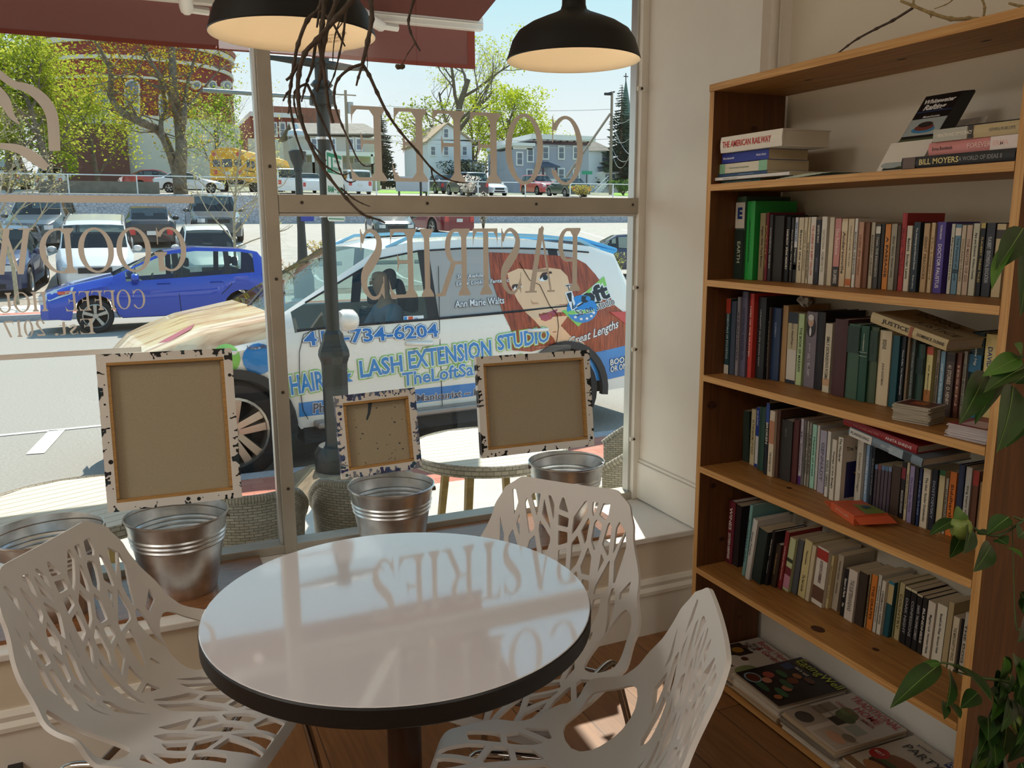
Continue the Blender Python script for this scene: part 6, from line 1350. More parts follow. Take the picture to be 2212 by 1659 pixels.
for py in (300, 467): z = post_z(py); mb.lathe([(.054, z-.008), (.054, z+.008), (.048, z+.008), (.048, z-.008)], Matrix.Translation((LX, LY, 0)), 16, close=True)
mb.build('bracket_band', M_GALV, t)
# ---------------------------------------------------------------- globe lamp across the street
GX, GY = at_y(651, 21.6), 21.6
def gzp(py): return on_y(651, py, GY).z
t = thing('street_lantern', 'dark lamp post with a clear lantern across the street behind the blue car', 'street lamp', (GX, GY, ZW)); M = Matrix.Translation((GX, GY, 0))
MB().lathe([(0, ZW+.001), (.26, ZW+.001), (.26, ZW+.5), (.17, ZW+.8), (.20, ZW+.85), (.13, ZW+.95), (.10, gzp(500)), (.085, gzp(370)), (.0, gzp(369))], M, 12).build('post', M_POST, t)
MB().lathe([(0, gzp(372)), (.12, gzp(370)), (.10, gzp(362)), (.18, gzp(345)), (.22, gzp(328)), (.17, gzp(325)), (0, gzp(325))], M, 12).build('urn', M_POST, t, smooth=40)
MB().lathe([(.15, gzp(325)), (.22, gzp(305)), (.22, gzp(295)), (.12, gzp(288)), (0, gzp(287))], M, 16).build('globe', glass_mat('frosted globe', (.9, .92, .92), 1.0), t, smooth=60)
MB().lathe([(.23, gzp(294)), (.20, gzp(284)), (.08, gzp(279)), (.05, gzp(270)), (0, gzp(266))], M, 16).build('finial', mat('pale metal', '#c4cac8', .4, metal=.4), t, smooth=40)
tag(simple('notice_sign', [(GX-.02, GX+.30, GY-.14, GY-.13, gzp(478), gzp(452))], mat('notice blue', '#2a3f9a', .5)), 'small blue notice sign on the lantern post across the street', 'sign')
# ---------------------------------------------------------------- bistro tables and woven chairs on the pavement
def _weave(nt, b):
    t = nt.nodes.new('ShaderNodeTexCoord'); mp = nt.nodes.new('ShaderNodeMapping'); nt.links.new(t.outputs['UV'], mp.inputs[0])
    br = nt.nodes.new('ShaderNodeTexBrick'); br.inputs['Scale'].default_value = 1; br.inputs['Brick Width'].default_value = .032; br.inputs['Row Height'].default_value = .011; br.inputs['Mortar Size'].default_value = .0016; br.inputs['Mortar Smooth'].default_value = .6
    br.inputs['Color1'].default_value = (*lin('#9a9484'), 1); br.inputs['Color2'].default_value = (*lin('#b5ae9c'), 1); br.inputs['Mortar'].default_value = (*lin('#787260'), 1)
    nt.links.new(t.outputs['UV'], br.inputs['Vector']); nt.links.new(br.outputs['Color'], b.inputs['Base Color']); b.inputs['Roughness'].default_value = .5
    bp = nt.nodes.new('ShaderNodeBump'); bp.inputs['Strength'].default_value = .8; bp.inputs['Distance'].default_value = .004; nt.links.new(br.outputs['Fac'], bp.inputs['Height']); bp.invert = True; nt.links.new(bp.outputs[0], b.inputs['Normal'])
M_WEAVE = node_mat('woven resin', _weave); M_SLAT = mat('cream slats', '#d8d2c0', .6); M_BLEG = mat('bistro leg', '#8a7440', .5, noise=.2, nscale=20)
def uv_build(mb, uvs, name, m, parent, **k):
    o = mb.build(name, m, parent, **k); me = o.data; ul = me.uv_layers.new(name='uv')
    for l in me.loops: ul.data[l.index].uv = uvs[l.vertex_index]
    return o
def bistro(x, y, r, lab, ang):
    zt = .45; t = thing('bistro_table', lab, 'table', (x, y, ZW), 'bistro tables on the pavement')
    for k in range(-6, 7):
        w = r*.145; v = k*w; rr_ = r*.955
        if abs(v)+w*.46 >= rr_: continue
        h0, h1 = math.sqrt(rr_**2-(v-w*.46)**2), math.sqrt(rr_**2-(v+w*.46)**2); Mz = Matrix.Translation((x, y, 0)) @ Matrix.Rotation(ang, 4, 'Z'); mb = MB()
        mb.prism([Mz @ Vector(p) for p in ((-h0, v-w*.46, zt-.018), (h0, v-w*.46, zt-.018), (h1, v+w*.46, zt-.018), (-h1, v+w*.46, zt-.018))], (0, 0, .018)); mb.build('slat', M_SLAT, t)
    mb = MB(); n = 72; prof = [(r*.955, zt-.03), (r*.955, zt), (r*.975, zt+.006), (r, zt), (r+.003, zt-.02), (r, zt-.045), (r*.96, zt-.045)]
    mb.lathe(prof, Matrix.Translation((x, y, 0)), n, close=True); uv = [((i % n)*2*PI*r/n, (i//n)*.012) for i in range(len(mb.v))]; uv_build(mb, uv, 'woven_rim', M_WEAVE, t, smooth=50)
    for a in range(4):
        q = a*PI/2+PI/4+ang; mb = MB(); mb.tube([(x+math.cos(q)*r*.55, y+math.sin(q)*r*.55, zt-.03), (x+math.cos(q)*r*.78, y+math.sin(q)*r*.78, ZW+.001)], [.024, .018], 4); mb.build('leg', M_BLEG, t)
bistro(1.44, 3.52, .375, 'round slatted bistro table outside beyond the landscape canvas', .0); bistro(-.27, 3.40, .375, 'round slatted bistro table outside beyond the tallest canvas', .42)
def tub(x, y, face, lab, zt=.50, w=.27):
    """woven tub chair: a wrapped back that runs down into the arms, a seat and legs; face = direction it opens to"""
    t = thing('woven_chair', lab, 'chair', (x, y, ZW), 'woven chairs on the pavement'); mb = MB(); uv = []; nA, nZ = 28, 8; th = .022
    def ring(rad, z, a): return Vector((x+math.cos(face+PI+a)*rad, y+math.sin(face+PI+a)*rad*1.0, z))
    V = {}
    for s_ in (0, 1):
        for i in range(nA+1):
            a = R(-112+224*i/nA); topz = zt-.16*max(0, (abs(a)-R(55))/R(57))**1.2
            for j in range(nZ+1):
                z = ZW+.16+(topz-ZW-.16)*j/nZ; q = (z-ZW)/.8; V[s_, i, j] = len(mb.v); mb.v.append(tuple(ring(w*(.80+.24*q)-th*s_, z, a))); uv.append((a*w, z))
    def fc(*k): mb.f.append(tuple(V[q] for q in k)); mb.m.append(0)
    for i in range(nA):
        for j in range(nZ): fc((0, i, j), (0, i+1, j), (0, i+1, j+1), (0, i, j+1)); fc((1, i, j), (1, i, j+1), (1, i+1, j+1), (1, i+1, j))
        fc((0, i, nZ), (0, i+1, nZ), (1, i+1, nZ), (1, i, nZ)); fc((0, i, 0), (1, i, 0), (1, i+1, 0), (0, i+1, 0))
    for i in (0, nA):
        for j in range(nZ): fc((0, i, j), (0, i, j+1), (1, i, j+1), (1, i, j))
    uv_build(mb, uv, 'woven_back', M_WEAVE, t)
    mb = MB(); mb.tube([ring(w*1.04-th/2, zt+.004-.16*max(0, (abs(a)-R(55))/R(57))**1.2, a) for a in [R(-112+8*k) for k in range(29)]], .017, 8); uv_build(mb, [(i % 8*.012, i//8*.03) for i in range(len(mb.v))], 'rim_roll', M_WEAVE, t, smooth=60)
    mb = MB(); mb.lathe([(0, ZW+.34), (w*.86, ZW+.34), (w*.88, ZW+.37), (w*.86, ZW+.40), (0, ZW+.40)], Matrix.Translation((x+math.cos(face)*.03, y+math.sin(face)*.03, 0)), 32); uv_build(mb, [(p[0], p[1]) for p in mb.v], 'seat', M_WEAVE, t)
    for k in range(4):
        q = face+PI/4+k*PI/2; mb = MB(); mb.tube([(x+math.cos(q)*w*.75, y+math.sin(q)*w*.75, ZW+.34), (x+math.cos(q)*w*.82, y+math.sin(q)*w*.82, ZW+.001)], .016, 8); mb.build('leg', M_WEAVE, t)
tub(.325, 3.20, 1.35, 'woven resin chair with its back to the window, between the tallest canvas and the mullion', .50, .205); tub(.765, 3.20, 1.45, 'woven resin chair with its back to the window behind the small square canvas', .50, .205)
tub(2.12, 3.42, 2.6, 'woven resin chair outside beside the window reveal');
# ================================================================ VEHICLES
def tab(T, s):
    if s <= T[0][0]: return T[0][1]
    for (a, x), (b, y) in zip(T, T[1:]):
        if s <= b: return x+(y-x)*(s-a)/(b-a) if b > a else y
    return T[-1][1]
M_TYRE = mat('tyre rubber', '#1d1d1d', .75); M_RIM = mat('alloy rim', '#b5b3ae', .3, metal=.85); M_UNDER = mat('dark underbody', '#121212', .8); M_DPL = mat('dark trim plastic', '#26282a', .6)
M_CGL = glass_mat('tinted car glass', (.42, .50, .50), 1.1); M_CGL2 = glass_mat('clear car glass', (.60, .70, .68), .9); M_HL = mat('headlamp glass', '#c9ced0', .12, spec=.9, coat=1); M_TL = mat('tail lamp red', '#c01f1f', .2, coat=1); M_SEAT = mat('car seat', '#3a3835', .8)
M_PLATE = mat('licence plate', '#d9d6d0', .5)
def paint(h, rough=.28, metal=.1): return mat('car paint '+h, h, rough, metal=metal, coat=.8)
# body types: nose/tail overhang, wheelbase, width, then profile control points relative to the front axle (s to the rear, heights above ground)
TYPES = {
 'suv':   dict(a=.93, wb=2.78, c=.95, W=1.88, wr=.37, top=[(-.93,.72),(-.86,.92),(-.5,1.02),(.50,1.16),(1.22,1.66),(1.7,1.73),(3.2,1.70),(3.5,1.62),(3.62,1.05),(3.72,.95),(3.73,.7)], belt=[(-.93,.62),(-.8,.80),(.4,1.02),(3.2,1.12),(3.6,1.0),(3.73,.65)], win=(.62,3.35), ws=(.50,1.22), rw=(3.45,3.64), pil=(1.55,2.55), roof=.76),
 'hatch': dict(a=.87, wb=2.60, c=.82, W=1.70, wr=.31, top=[(-.87,.55),(-.80,.72),(-.4,.86),(.35,1.02),(1.25,1.46),(1.8,1.53),(2.6,1.49),(2.95,1.42),(3.25,1.02),(3.40,.92),(3.42,.6)], belt=[(-.87,.50),(-.7,.68),(.3,.90),(2.9,1.02),(3.3,.88),(3.42,.55)], win=(.55,2.85), ws=(.35,1.25), rw=(2.95,3.27), pil=(1.42,2.35), roof=.74),
 'sedan': dict(a=.90, wb=2.72, c=1.05, W=1.80, wr=.32, top=[(-.90,.52),(-.82,.70),(-.3,.84),(.55,.97),(1.30,1.40),(1.8,1.45),(2.45,1.41),(3.15,1.03),(3.6,1.0),(3.72,.90),(3.77,.6)], belt=[(-.90,.48),(-.7,.66),(.4,.86),(2.9,.98),(3.6,.94),(3.77,.55)], win=(.70,2.95), ws=(.55,1.30), rw=(2.45,3.15), pil=(1.55,2.45), roof=.72),
 'van':   dict(a=.95, wb=3.0, c=1.1, W=1.96, wr=.34, top=[(-.95,.55),(-.90,.80),(-.45,1.00),(.10,1.14),(.95,1.68),(1.4,1.75),(3.5,1.72),(3.9,1.66),(4.05,1.1),(4.09,.95),(4.10,.6)], belt=[(-.95,.5),(-.8,.74),(.1,1.0),(3.8,1.06),(4.0,.95),(4.10,.55)], win=(.35,3.8), ws=(.10,.95), rw=(3.92,4.06), pil=(1.2,2.4), roof=.80),
 'pickup':dict(a=.95, wb=3.4, c=1.15, W=1.96, wr=.39, top=[(-.95,.78),(-.88,1.02),(.45,1.18),(1.05,1.76),(1.5,1.82),(2.2,1.80),(2.42,1.30),(2.46,1.18),(4.5,1.18),(4.55,.75)], belt=[(-.95,.7),(-.8,.95),(.45,1.14),(2.3,1.18),(4.5,1.16),(4.55,.7)], win=(.62,2.3), ws=(.45,1.05), rw=(2.22,2.43), pil=(1.4,1.5), roof=.78),
}
class Car:
    """loft through cross-sections along the length; near side is -w"""
    def __init__(s, typ, loc, th, scale=1.0, **over):
        s.p = dict(TYPES[typ]); s.p.update(over); p = s.p; s.loc = Vector(loc); s.k = scale
        s.d = Vector((math.cos(th), math.sin(th), s.p.get('rise', 0))).normalized(); s.n = Vector((-math.sin(th), math.cos(th), 0)); s.u = s.d.cross(s.n); W = p['W']/2; L0, L1 = -p['a'], p['wb']+p['c']
        s.bw = p.get('bw') or [(L0, W*.70), (L0+.12, W*.86), (L0+.5, W*.97), (L0+1.0, W), (L1-.8, W), (L1-.2, W*.95), (L1, W*.84)]
        s.rf = p.get('rf') or [(L0, W*.62), (L0+.4, W*.80), (p['ws'][0], W*.86), (p['ws'][1], W*p['roof']), (p['rw'][0], W*p['roof']), (L1, W*.74)]
        s.L0, s.L1 = L0, L1
    def w(s, a, b, c): return s.loc+(s.d*a+s.n*b+s.u*c)*s.k
    def zb(s, x):
        p = s.p; z = p.get('zsill', .24); 
        for sw in (0, p['wb']):
            ra = p.get('ra', p['wr']*1.20)
            if abs(x-sw) < ra: z = max(z, p['wr']+math.sqrt(ra*ra-(x-sw)**2))
        if x < s.L0+.25: z = max(z, .26)
        return z
    def sec(s, x):
        p = s.p; b, r, zt, zl, z0 = tab(s.bw, x), tab(s.rf, x), tab(p['top'], x), tab(p['belt'], x), s.zb(x); zl = min(zl, zt-.02); z0 = min(z0, zl-.06)
        tl = max(.0, b-.045); h = zt-zl
        return [(0, z0), (b-.14, z0), (b-.025, z0+.03*(zl-z0)), (b, z0+(zl-z0)*.45), (b-.006, z0+(zl-z0)*.84), (tl, zl), (tl+(r-tl)*.86, zl+h*.84), (r-.02, zl+h*.96), (r*.55, zt-.006), (0, zt)]
    def side(s, x, z):                                      # half-width of the near side at height z
        q = s.sec(x)[2:8]
        for (a, za), (b, zb_) in zip(q, q[1:]):
            if z <= zb_: return a+(b-a)*max(0, min(1, (z-za)/(zb_-za+1e-9)))
        return q[-1][0]
    def on_side(s, x, z, off=.004): return s.w(x, -s.side(x, z)-off, z)
    def uv(s, px, py, z0=None):                             # where a sight line meets the near side's plane
        P0 = s.w(0, -s.p['W']/2, 0); v = ray(px, py); t = (P0-EYE).dot(s.n)/v.dot(s.n); q = (EYE+v*t-P0)/s.k
        for _ in range(5): P1_ = s.w(0, -s.side(q.dot(s.d), max(q.z, .3)), 0); t = (P1_-EYE).dot(s.n)/v.dot(s.n); q = (EYE+v*t-P1_)/s.k
        return q.dot(s.d), q.z
    def build(s, name, label, body, cat='car', group=None, fine=.16, glass=None, parts=True, hood=None, trim=None, roofrail=None, seats=False, plate=None, tail=None, head=True, rimcol=None, film=None):
        p = s.p; t = thing(name, label, cat, tuple(s.loc), group); s.t = t
        xs = {s.L0, s.L1, *p['win'], *p['ws'], *p['rw']}; x = s.L0
        while x < s.L1: xs.add(round(x, 3)); x += fine
        for T in (p['top'], p['belt']): xs |= {q[0] for q in T if s.L0 <= q[0] <= s.L1}
        ra = p.get('ra', p['wr']*1.2)
        for sw in (0, p['wb']):
            for k in range(11): xs.add(sw-ra*math.cos(PI*k/10)*.9999)
        for q in p['pil']: xs |= {q-.05, q+.05}
        xs = sorted(xs); X = [xs[0]]
        for x in xs[1:]:
            if x-X[-1] > .012: X.append(x)
        secs = [s.sec(x) for x in X]; N = len(secs[0]); G = {}
        def g(nm): return G.setdefault(nm, MB())
        for i in range(len(X)-1):
            xm = (X[i]+X[i+1])/2
            for side in (1, -1):
                for j in range(N-1):
                    A = [s.w(X[i], side*secs[i][j][0], secs[i][j][1]), s.w(X[i+1], side*secs[i+1][j][0], secs[i+1][j][1]), s.w(X[i+1], side*secs[i+1][j+1][0], secs[i+1][j+1][1]), s.w(X[i], side*secs[i][j+1][0], secs[i][j+1][1])]
                    if side < 0: A = A[::-1]
                    nm = 'body'
                    if j == 5 and p['win'][0] < xm < p['win'][1] and tab(p['top'], xm)-tab(p['belt'], xm) > .10: nm = 'pillar' if any(abs(xm-q) < .05 for q in p['pil']) else 'side_window'+str(side)
                    elif j in (7, 8) and p['ws'][0] < xm < p['ws'][1]: nm = 'windshield'
                    elif j in (7, 8) and p['rw'][0] < xm < p['rw'][1]: nm = 'rear_window'
                    elif j <= 1: nm = 'underside'
                    elif hood and j >= 5 and xm < p['ws'][0]: nm = 'hood'
                    if film and nm == 'side_window-1' and xm > film: nm = 'window_film'
                    g(nm).add(A, [(0, 1, 2, 3)])
        for i, f in ((0, 1), (-1, 0)):
            ring = [s.w(X[i], q[0], q[1]) for q in secs[i]]+[s.w(X[i], -q[0], q[1]) for q in secs[i][::-1]][1:-1]
            g('body').flat(ring if f else ring[::-1])
        gl = glass or M_CGL; mm = dict(body=body, hood=hood, pillar=M_DPL, windshield=gl, rear_window=gl, underside=M_UNDER, window_film=mat('grey window film', '#a9a8a4', .35))
        for nm, mb in G.items():
            mb2 = weld(mb); mb2.build(nm.rstrip('-1') if nm.startswith('side') else nm, mm.get(nm, gl), t, smooth=32)
        W = p['W']/2; wr = p['wr']
        for sw in (0, p['wb']):
            for sd in (-1, 1):
                # wheel axis = local z, pointing out of the car
                M = Matrix.Translation(s.w(sw, sd*(W-.11), wr)) @ Matrix((s.d, s.u, s.n*sd)).transposed().to_4x4() @ Matrix.Diagonal((s.k, s.k, s.k, 1)); rr_ = wr*.70
                wm_ = MB().lathe([(rr_*.9, -.10), (wr*.93, -.10), (wr, -.07), (wr, .07), (wr*.94, .10), (wr*.80, .105), (rr_, .095), (rr_*.98, .05), (rr_*.9, -.05)], M, 28, close=True).build('wheel', M_TYRE, t, smooth=40)
                mb = MB(); mb.lathe([(rr_, .092), (rr_*.93, .096), (rr_*.90, .06), (rr_*.9, -.02), (rr_, -.02)], M, 28, close=True); mb.lathe([(0, .02), (rr_*.9, .0), (rr_*.9, -.03), (0, -.03)][::-1], M, 20, 1)
                ns = p.get('spokes', 5)
                for q in range(ns):
                    Q = M @ Matrix.Rotation(2*PI*q/ns+.3, 4, 'Z')
                    for sg in ((-1, 1) if p.get('double') else (0,)): mb.add([Q @ Vector(v) for v in [(.03, sg*.02-.022, .05), (rr_*.94, sg*.05-.030, .075), (rr_*.94, sg*.05+.030, .075), (.03, sg*.02+.022, .05), (.03, sg*.02-.03, .02), (rr_*.94, sg*.05-.045, .0), (rr_*.94, sg*.05+.045, .0), (.03, sg*.02+.03, .02)]], [(0, 1, 2, 3), (0, 4, 5, 1), (3, 2, 6, 7), (1, 5, 6, 2)])
                mb.lathe([(0, .066), (.045, .064), (.055, .045), (.06, .0)], M, 12)
                if not parts: continue
                r_ = mb.build('rim', [rimcol or M_RIM, M_UNDER], wm_)
        def patch(nm, pts, m, off=.008):                     # polygon on both sides
            for sd in (-1, 1):
                mb = MB(); n = len(pts); base = []; out = []
                for x, z in pts: q = s.side(x, z); base.append(s.w(x, sd*(q-.02), z)); out.append(s.w(x, sd*(q+off), z))
                mb.add(base+out, [tuple(range(n, 2*n))]+[(i, (i+1) % n, n+(i+1) % n, n+i) for i in range(n)]); mb.build(nm, m, t)
        s.patch = patch
        zn = tab(p['top'], s.L0+.12); zt = tab(p['belt'], s.L1-.12)
        def ends(nm, x, w0, w1, z0, z1, m, front=True, both=True):
            for sd in ((-1, 1) if both else (1,)):
                mb = MB(); e = -1 if front else 1
                def xe(w): 
                    ww = abs(w); k = s.L0 if front else s.L1
                    for q in range(30):
                        if tab(s.bw, k) >= ww: break
                        k += .02*(1 if front else -1)
                    return k+e*x
                ws = [w0+(w1-w0)*i/4 for i in range(5)]; vs = [s.w(xe(w), sd*w, z) for w in ws for z in (z0, z1)]+[s.w(xe(w)-e*.06, sd*w, z) for w in ws for z in (z0, z1)]
                fs = [(2*i, 2*i+2, 2*i+3, 2*i+1) for i in range(4)]+[(2*i+1, 2*i+3, 2*i+13, 2*i+11) for i in range(4)]+[(2*i, 2*i+10, 2*i+12, 2*i+2) for i in range(4)]+[(0, 1, 11, 10), (8, 18, 19, 9)]
                mb.add(vs, fs); mb.build(nm, m, t)
        s.ends = ends
        if parts:
            if head: ends('headlight', .015, W*.52, W*.80, zn-.20, zn-.05, M_HL)
            ends('grille', .02, -W*.42, W*.42, zn-.22, zn-.07, trim or M_DPL, both=False); ends('lower_intake', .012, -W*.5, W*.5, .30, .42, M_DPL, both=False)
            ends('tail_light', .012, W*.60, W*.82, zt-.32, zt-.04, tail or M_TL, front=False)
            if plate: ends('licence_plate', .03, -.155, .155, zt-.33 if plate == 'r' else .46, zt-.18 if plate == 'r' else .60, M_PLATE, front=plate != 'r', both=False)
            xm = p['win'][0]+p.get('mir', .15); zm = tab(p['belt'], xm)+.06
            for sd in (-1, 1):
                mb = MB(); mb.lathe([(0, -.085), (.07, -.08), (.095, -.05), (.098, .03), (.08, .075), (0, .08)], Matrix.Translation(s.w(xm, sd*(W+.10), zm)) @ Matrix((s.n, s.u, -s.d)).transposed().to_4x4() @ Matrix.Diagonal((s.k*1.3, s.k*.85, s.k*.8, 1)), 14); mb.tube([s.w(xm-.02, sd*(W-.06), zm-.05), s.w(xm, sd*(W+.06), zm-.03)], .02*s.k, 6); mb.build('mirror', body, t, smooth=60)
        if roofrail:
            for sd in (-1, 1):
                a, b = p['ws'][1]+.1, p['rw'][0]-.15; mb = MB(); n = 10
                mb.tube([s.w(a+(b-a)*i/n, sd*(s.sec(a+(b-a)*i/n)[7][0]-.03), s.sec(a+(b-a)*i/n)[7][1]+(.045 if 0 < i < n else .0)) for i in range(n+1)], .017*s.k, 6); mb.build('roof_rail', roofrail, t, smooth=50)
        if not seats and parts:
            mb = MB(); a, b, zl = p['ws'][0]+.25, p['rw'][0]-.1, tab(p['belt'], p['win'][0]+.4)-.06; M = Matrix((s.d, s.n, s.u)).transposed().to_4x4()
            mb.obox(Matrix.Translation(s.w((a+b)/2, 0, .3)) @ M, (b-a)*s.k, W*1.7*s.k, (zl-.3)*s.k); mb.build('cabin', M_UNDER, t); mb = MB()
            for sd in (-1, 1): mb.obox(Matrix.Translation(s.w(p['pil'][0]+.05, sd*W*.42, zl)) @ M, .14*s.k, .44*s.k, .34*s.k)
            mb.obox(Matrix.Translation(s.w(p['pil'][-1]+.05, 0, zl)) @ M, .14*s.k, W*1.3*s.k, .28*s.k); mb.build('seats', M_SEAT, t)
        if seats:
            for sx in (1.25, 2.15):
                for sd in (-1, 1):
                    mb = MB(); c = s.w(sx, sd*W*.42, .42); M = Matrix.Translation(c) @ Matrix((s.d, s.n, Vector((0, 0, 1)))).transposed().to_4x4(); mb.obox(M, .50, .46, .18); mb.obox(M @ Matrix.Translation((.26, 0, .12)) @ Matrix.Rotation(.22, 4, 'Y'), .13, .46, .58); mb.obox(M @ Matrix.Translation((.40, 0, .72)), .09, .24, .17); mb.build('seat', M_SEAT, t, bevel=.03)
            mb = MB(); M = Matrix.Translation(s.w(.72, 0, .62)) @ Matrix((s.d, s.n, Vector((0, 0, 1)))).transposed().to_4x4(); mb.obox(M, .35, W*1.7, .26); mb.build('dashboard', M_DPL, t, bevel=.04)
            mb = MB(); c = s.w(.98, -W*.42, .86); n_ = 20; mb.tube([c+s.n*(.18*math.cos(2*PI*i/n_))+(Vector((0, 0, .9))+s.d*.35).normalized()*(.18*math.sin(2*PI*i/n_)) for i in range(n_)], .014, 6, closed=True); mb.build('steering_wheel', M_DPL, t)
        return t
def weld(mb):
    key = {}; o = MB(); mp = []
    for p in mb.v:
        k = tuple(round(c, 4) for c in p)
        if k not in key: key[k] = len(o.v); o.v.append(p)
        mp.append(key[k])
    for f, m in zip(mb.f, mb.m):
        g = []
        for i in f:
            if mp[i] not in g: g.append(mp[i])
        if len(g) > 2: o.f.append(tuple(g)); o.m.append(m)
    return o
# ---------------------------------------------------------------- the wrapped car at the kerb
hub = at_depth(505, 938, 6.1); TH_H = R(6)
HW = .98
dH = Vector((math.cos(TH_H), math.sin(TH_H), 0)); nH = Vector((-math.sin(TH_H), math.cos(TH_H), 0))
H_ = Car('suv', (hub.x+nH.x*HW, hub.y+nH.y*HW, ZR), TH_H, a=.70, wb=2.90, c=1.12, bw=[(-.70,.40),(-.66,.58),(-.45,.84),(-.1,.95),(.3,.98),(3.2,.98),(3.8,.93),(4.02,.82)], W=1.96, wr=.383, ra=.43, mir=.36, double=True, spokes=5,
  top=[(-.70,.62),(-.66,.84),(-.5,.99),(-.1,1.13),(.42,1.22),(1.25,1.70),(1.55,1.765),(2.1,1.785),(2.8,1.76),(3.35,1.70),(3.62,1.62),(3.85,1.20),(3.98,1.06),(4.0,.9),(4.02,.6)], belt=[(-.70,.58),(-.64,.78),(-.35,.95),(.3,1.06),(.7,1.115),(1.7,1.125),(3.0,1.165),(3.6,1.19),(3.9,1.02),(4.02,.58)], win=(.50,3.15), ws=(.42,1.25), rw=(3.62,3.86), pil=(1.64,2.90), roof=.74, zsill=.33)
M_WHITE = paint('#f3eee2', .25, .0)
def _wrap(nt, b):
    t = nt.nodes.new('ShaderNodeTexCoord'); mp = nt.nodes.new('ShaderNodeMapping'); mp.inputs['Scale'].default_value = (1.2, 5, 2); mp.inputs['Rotation'].default_value = (0, 0, .5); nt.links.new(t.outputs['Object'], mp.inputs[0]); n = nt.nodes.new('ShaderNodeTexNoise'); n.inputs['Scale'].default_value = 1.1; n.inputs['Distortion'].default_value = 1.5; n.inputs['Detail'].default_value = 3; nt.links.new(mp.outputs[0], n.inputs['Vector'])
    r = nt.nodes.new('ShaderNodeValToRGB'); el = r.color_ramp.elements; el[0].position = .34; el[0].color = (*lin('#b98a5c'), 1); el[1].position = .62; el[1].color = (*lin('#ecd9b0'), 1); k = el.new(.46); k.color = (*lin('#e2bf93'), 1)
    nt.links.new(n.outputs['Fac'], r.inputs[0]); nt.links.new(r.outputs[0], b.inputs['Base Color']); b.inputs['Roughness'].default_value = .3; b.inputs['Coat Weight'].default_value = .6
ht = H_.build('wrapped_car', 'white salon car wrapped in red-haired face graphics and blue lettering parked at the kerb', M_WHITE, fine=.10, glass=M_CGL2, hood=node_mat('blonde hair hood wrap', _wrap), roofrail=mat('pale blue rail wrap', '#8fc4dc', .3), seats=True, head=False, rimcol=mat('bright alloy', '#bdb3a6', .28, metal=.9), film=1.69)
M_BLUE = mat('wrap blue', '#1f86cf', .3, coat=.5); M_LGRN = mat('wrap light green', '#8fcf63', .35); M_LWHT = mat('wrap white', '#eef0ee', .35); M_DGRY = mat('wrap dark grey', '#5a5866', .4); M_BLKW = mat('wrap black', '#23262a', .4); M_HAIR = mat('wrap red hair', '#9c4a2c', .35, noise=.45, nscale=5, stretch=(14, 1, 1.2)); M_SKIN = mat('wrap face', '#ecc39a', .35, noise=.05, nscale=2); M_LIPS = mat('wrap lips', '#b0505c', .3); M_CRM = mat('wrap cream', '#ece0c4', .35)
def dens(poly, step=.05):
    out = []
    for a, b in zip(poly, poly[1:]+poly[:1]):
        k = max(1, int(math.dist(a, b)/step)); out += [(a[0]+(b[0]-a[0])*i/k, a[1]+(b[1]-a[1])*i/k) for i in range(k)]
    return out
def decal(nm, polys, m, off):
    """polygons given in side coordinates, laid on the curved flank"""
    mb = MB()
    for poly in polys:
        q = dens(poly); s0, s1 = min(p[0] for p in q), max(p[0] for p in q); z0, z1 = min(p[1] for p in q), max(p[1] for p in q); V = [Vector(p) for p in q]; n = len(V); st = .05
        y = z0+st/2
        while y < z1:
            x = s0+st/2
            while x < s1:
                if pt_in(q, x, y): V.append(Vector((x, y)))
                x += st
            y += st
        vo, eo, fo, *_ = delaunay_2d_cdt(V, [(i, (i+1) % n) for i in range(n)], [], 0, 1e-6); F = []
        for f in fo:
            cx, cy = sum(vo[k].x for k in f)/3, sum(vo[k].y for k in f)/3
            if pt_in(q, cx, cy): F.append(tuple(f))
        mb.add([H_.on_side(p.x, p.y, off) for p in vo], F)
    return mb.build(nm, m, ht)
U6 = lambda pts: [H_.uv(940+x*.2079, 480+y*.2079) for x, y in pts]
def fit(pts, zmin=.34):                                     # keep decals on sheet metal: clear of arches
    out = []
    for x, z in pts: out.append((min(x, 3.96), max(z, H_.zb(min(x, 3.96))+.02 if abs(x-2.9) < .5 or abs(x) < .5 else zmin)))
    return out
st_top = [H_.uv(*p) for p in ((650, 870), (790, 853), (1026, 827), (1150, 805), (1273, 768), (1366, 743), (1392, 735))]
decal('blue_band', [fit([(.49, st_top[0][1])]+st_top+[(3.93, .70), (3.93, .50), (3.42, .46), (2.43, .46), (1.5, .45), (.49, .45)])], M_BLUE, .004)
hair = U6([(555, 312), (900, 325), (1250, 345), (1450, 372), (1560, 430), (1660, 540), (1760, 680), (1860, 860), (1985, 960), (2060, 1100), (2045, 1262), (1610, 1372), (1270, 1340), (1000, 1345), (800, 1330), (790, 1130), (700, 930), (640, 760), (575, 560)])
decal('hair_graphic', [fit(hair)], M_HAIR, .006)
decal('face_graphic', [fit(U6([(745, 530), (860, 480), (1010, 495), (1160, 470), (1300, 490), (1370, 560), (1400, 680), (1395, 850), (1370, 980), (1300, 1075), (1335, 1110), (1400, 1180), (1540, 1250), (1580, 1330), (1260, 1335), (1225, 1200), (1170, 1150), (1080, 1080), (930, 930), (850, 810), (770, 650)]))], M_SKIN, .0075)
ell = lambda cx, cy, rx, ry, rot=0, n=16: [(cx+rx*math.cos(2*PI*i/n)*math.cos(rot)-ry*math.sin(2*PI*i/n)*math.sin(rot), cy+rx*math.cos(2*PI*i/n)*math.sin(rot)+ry*math.sin(2*PI*i/n)*math.cos(rot)) for i in range(n)]
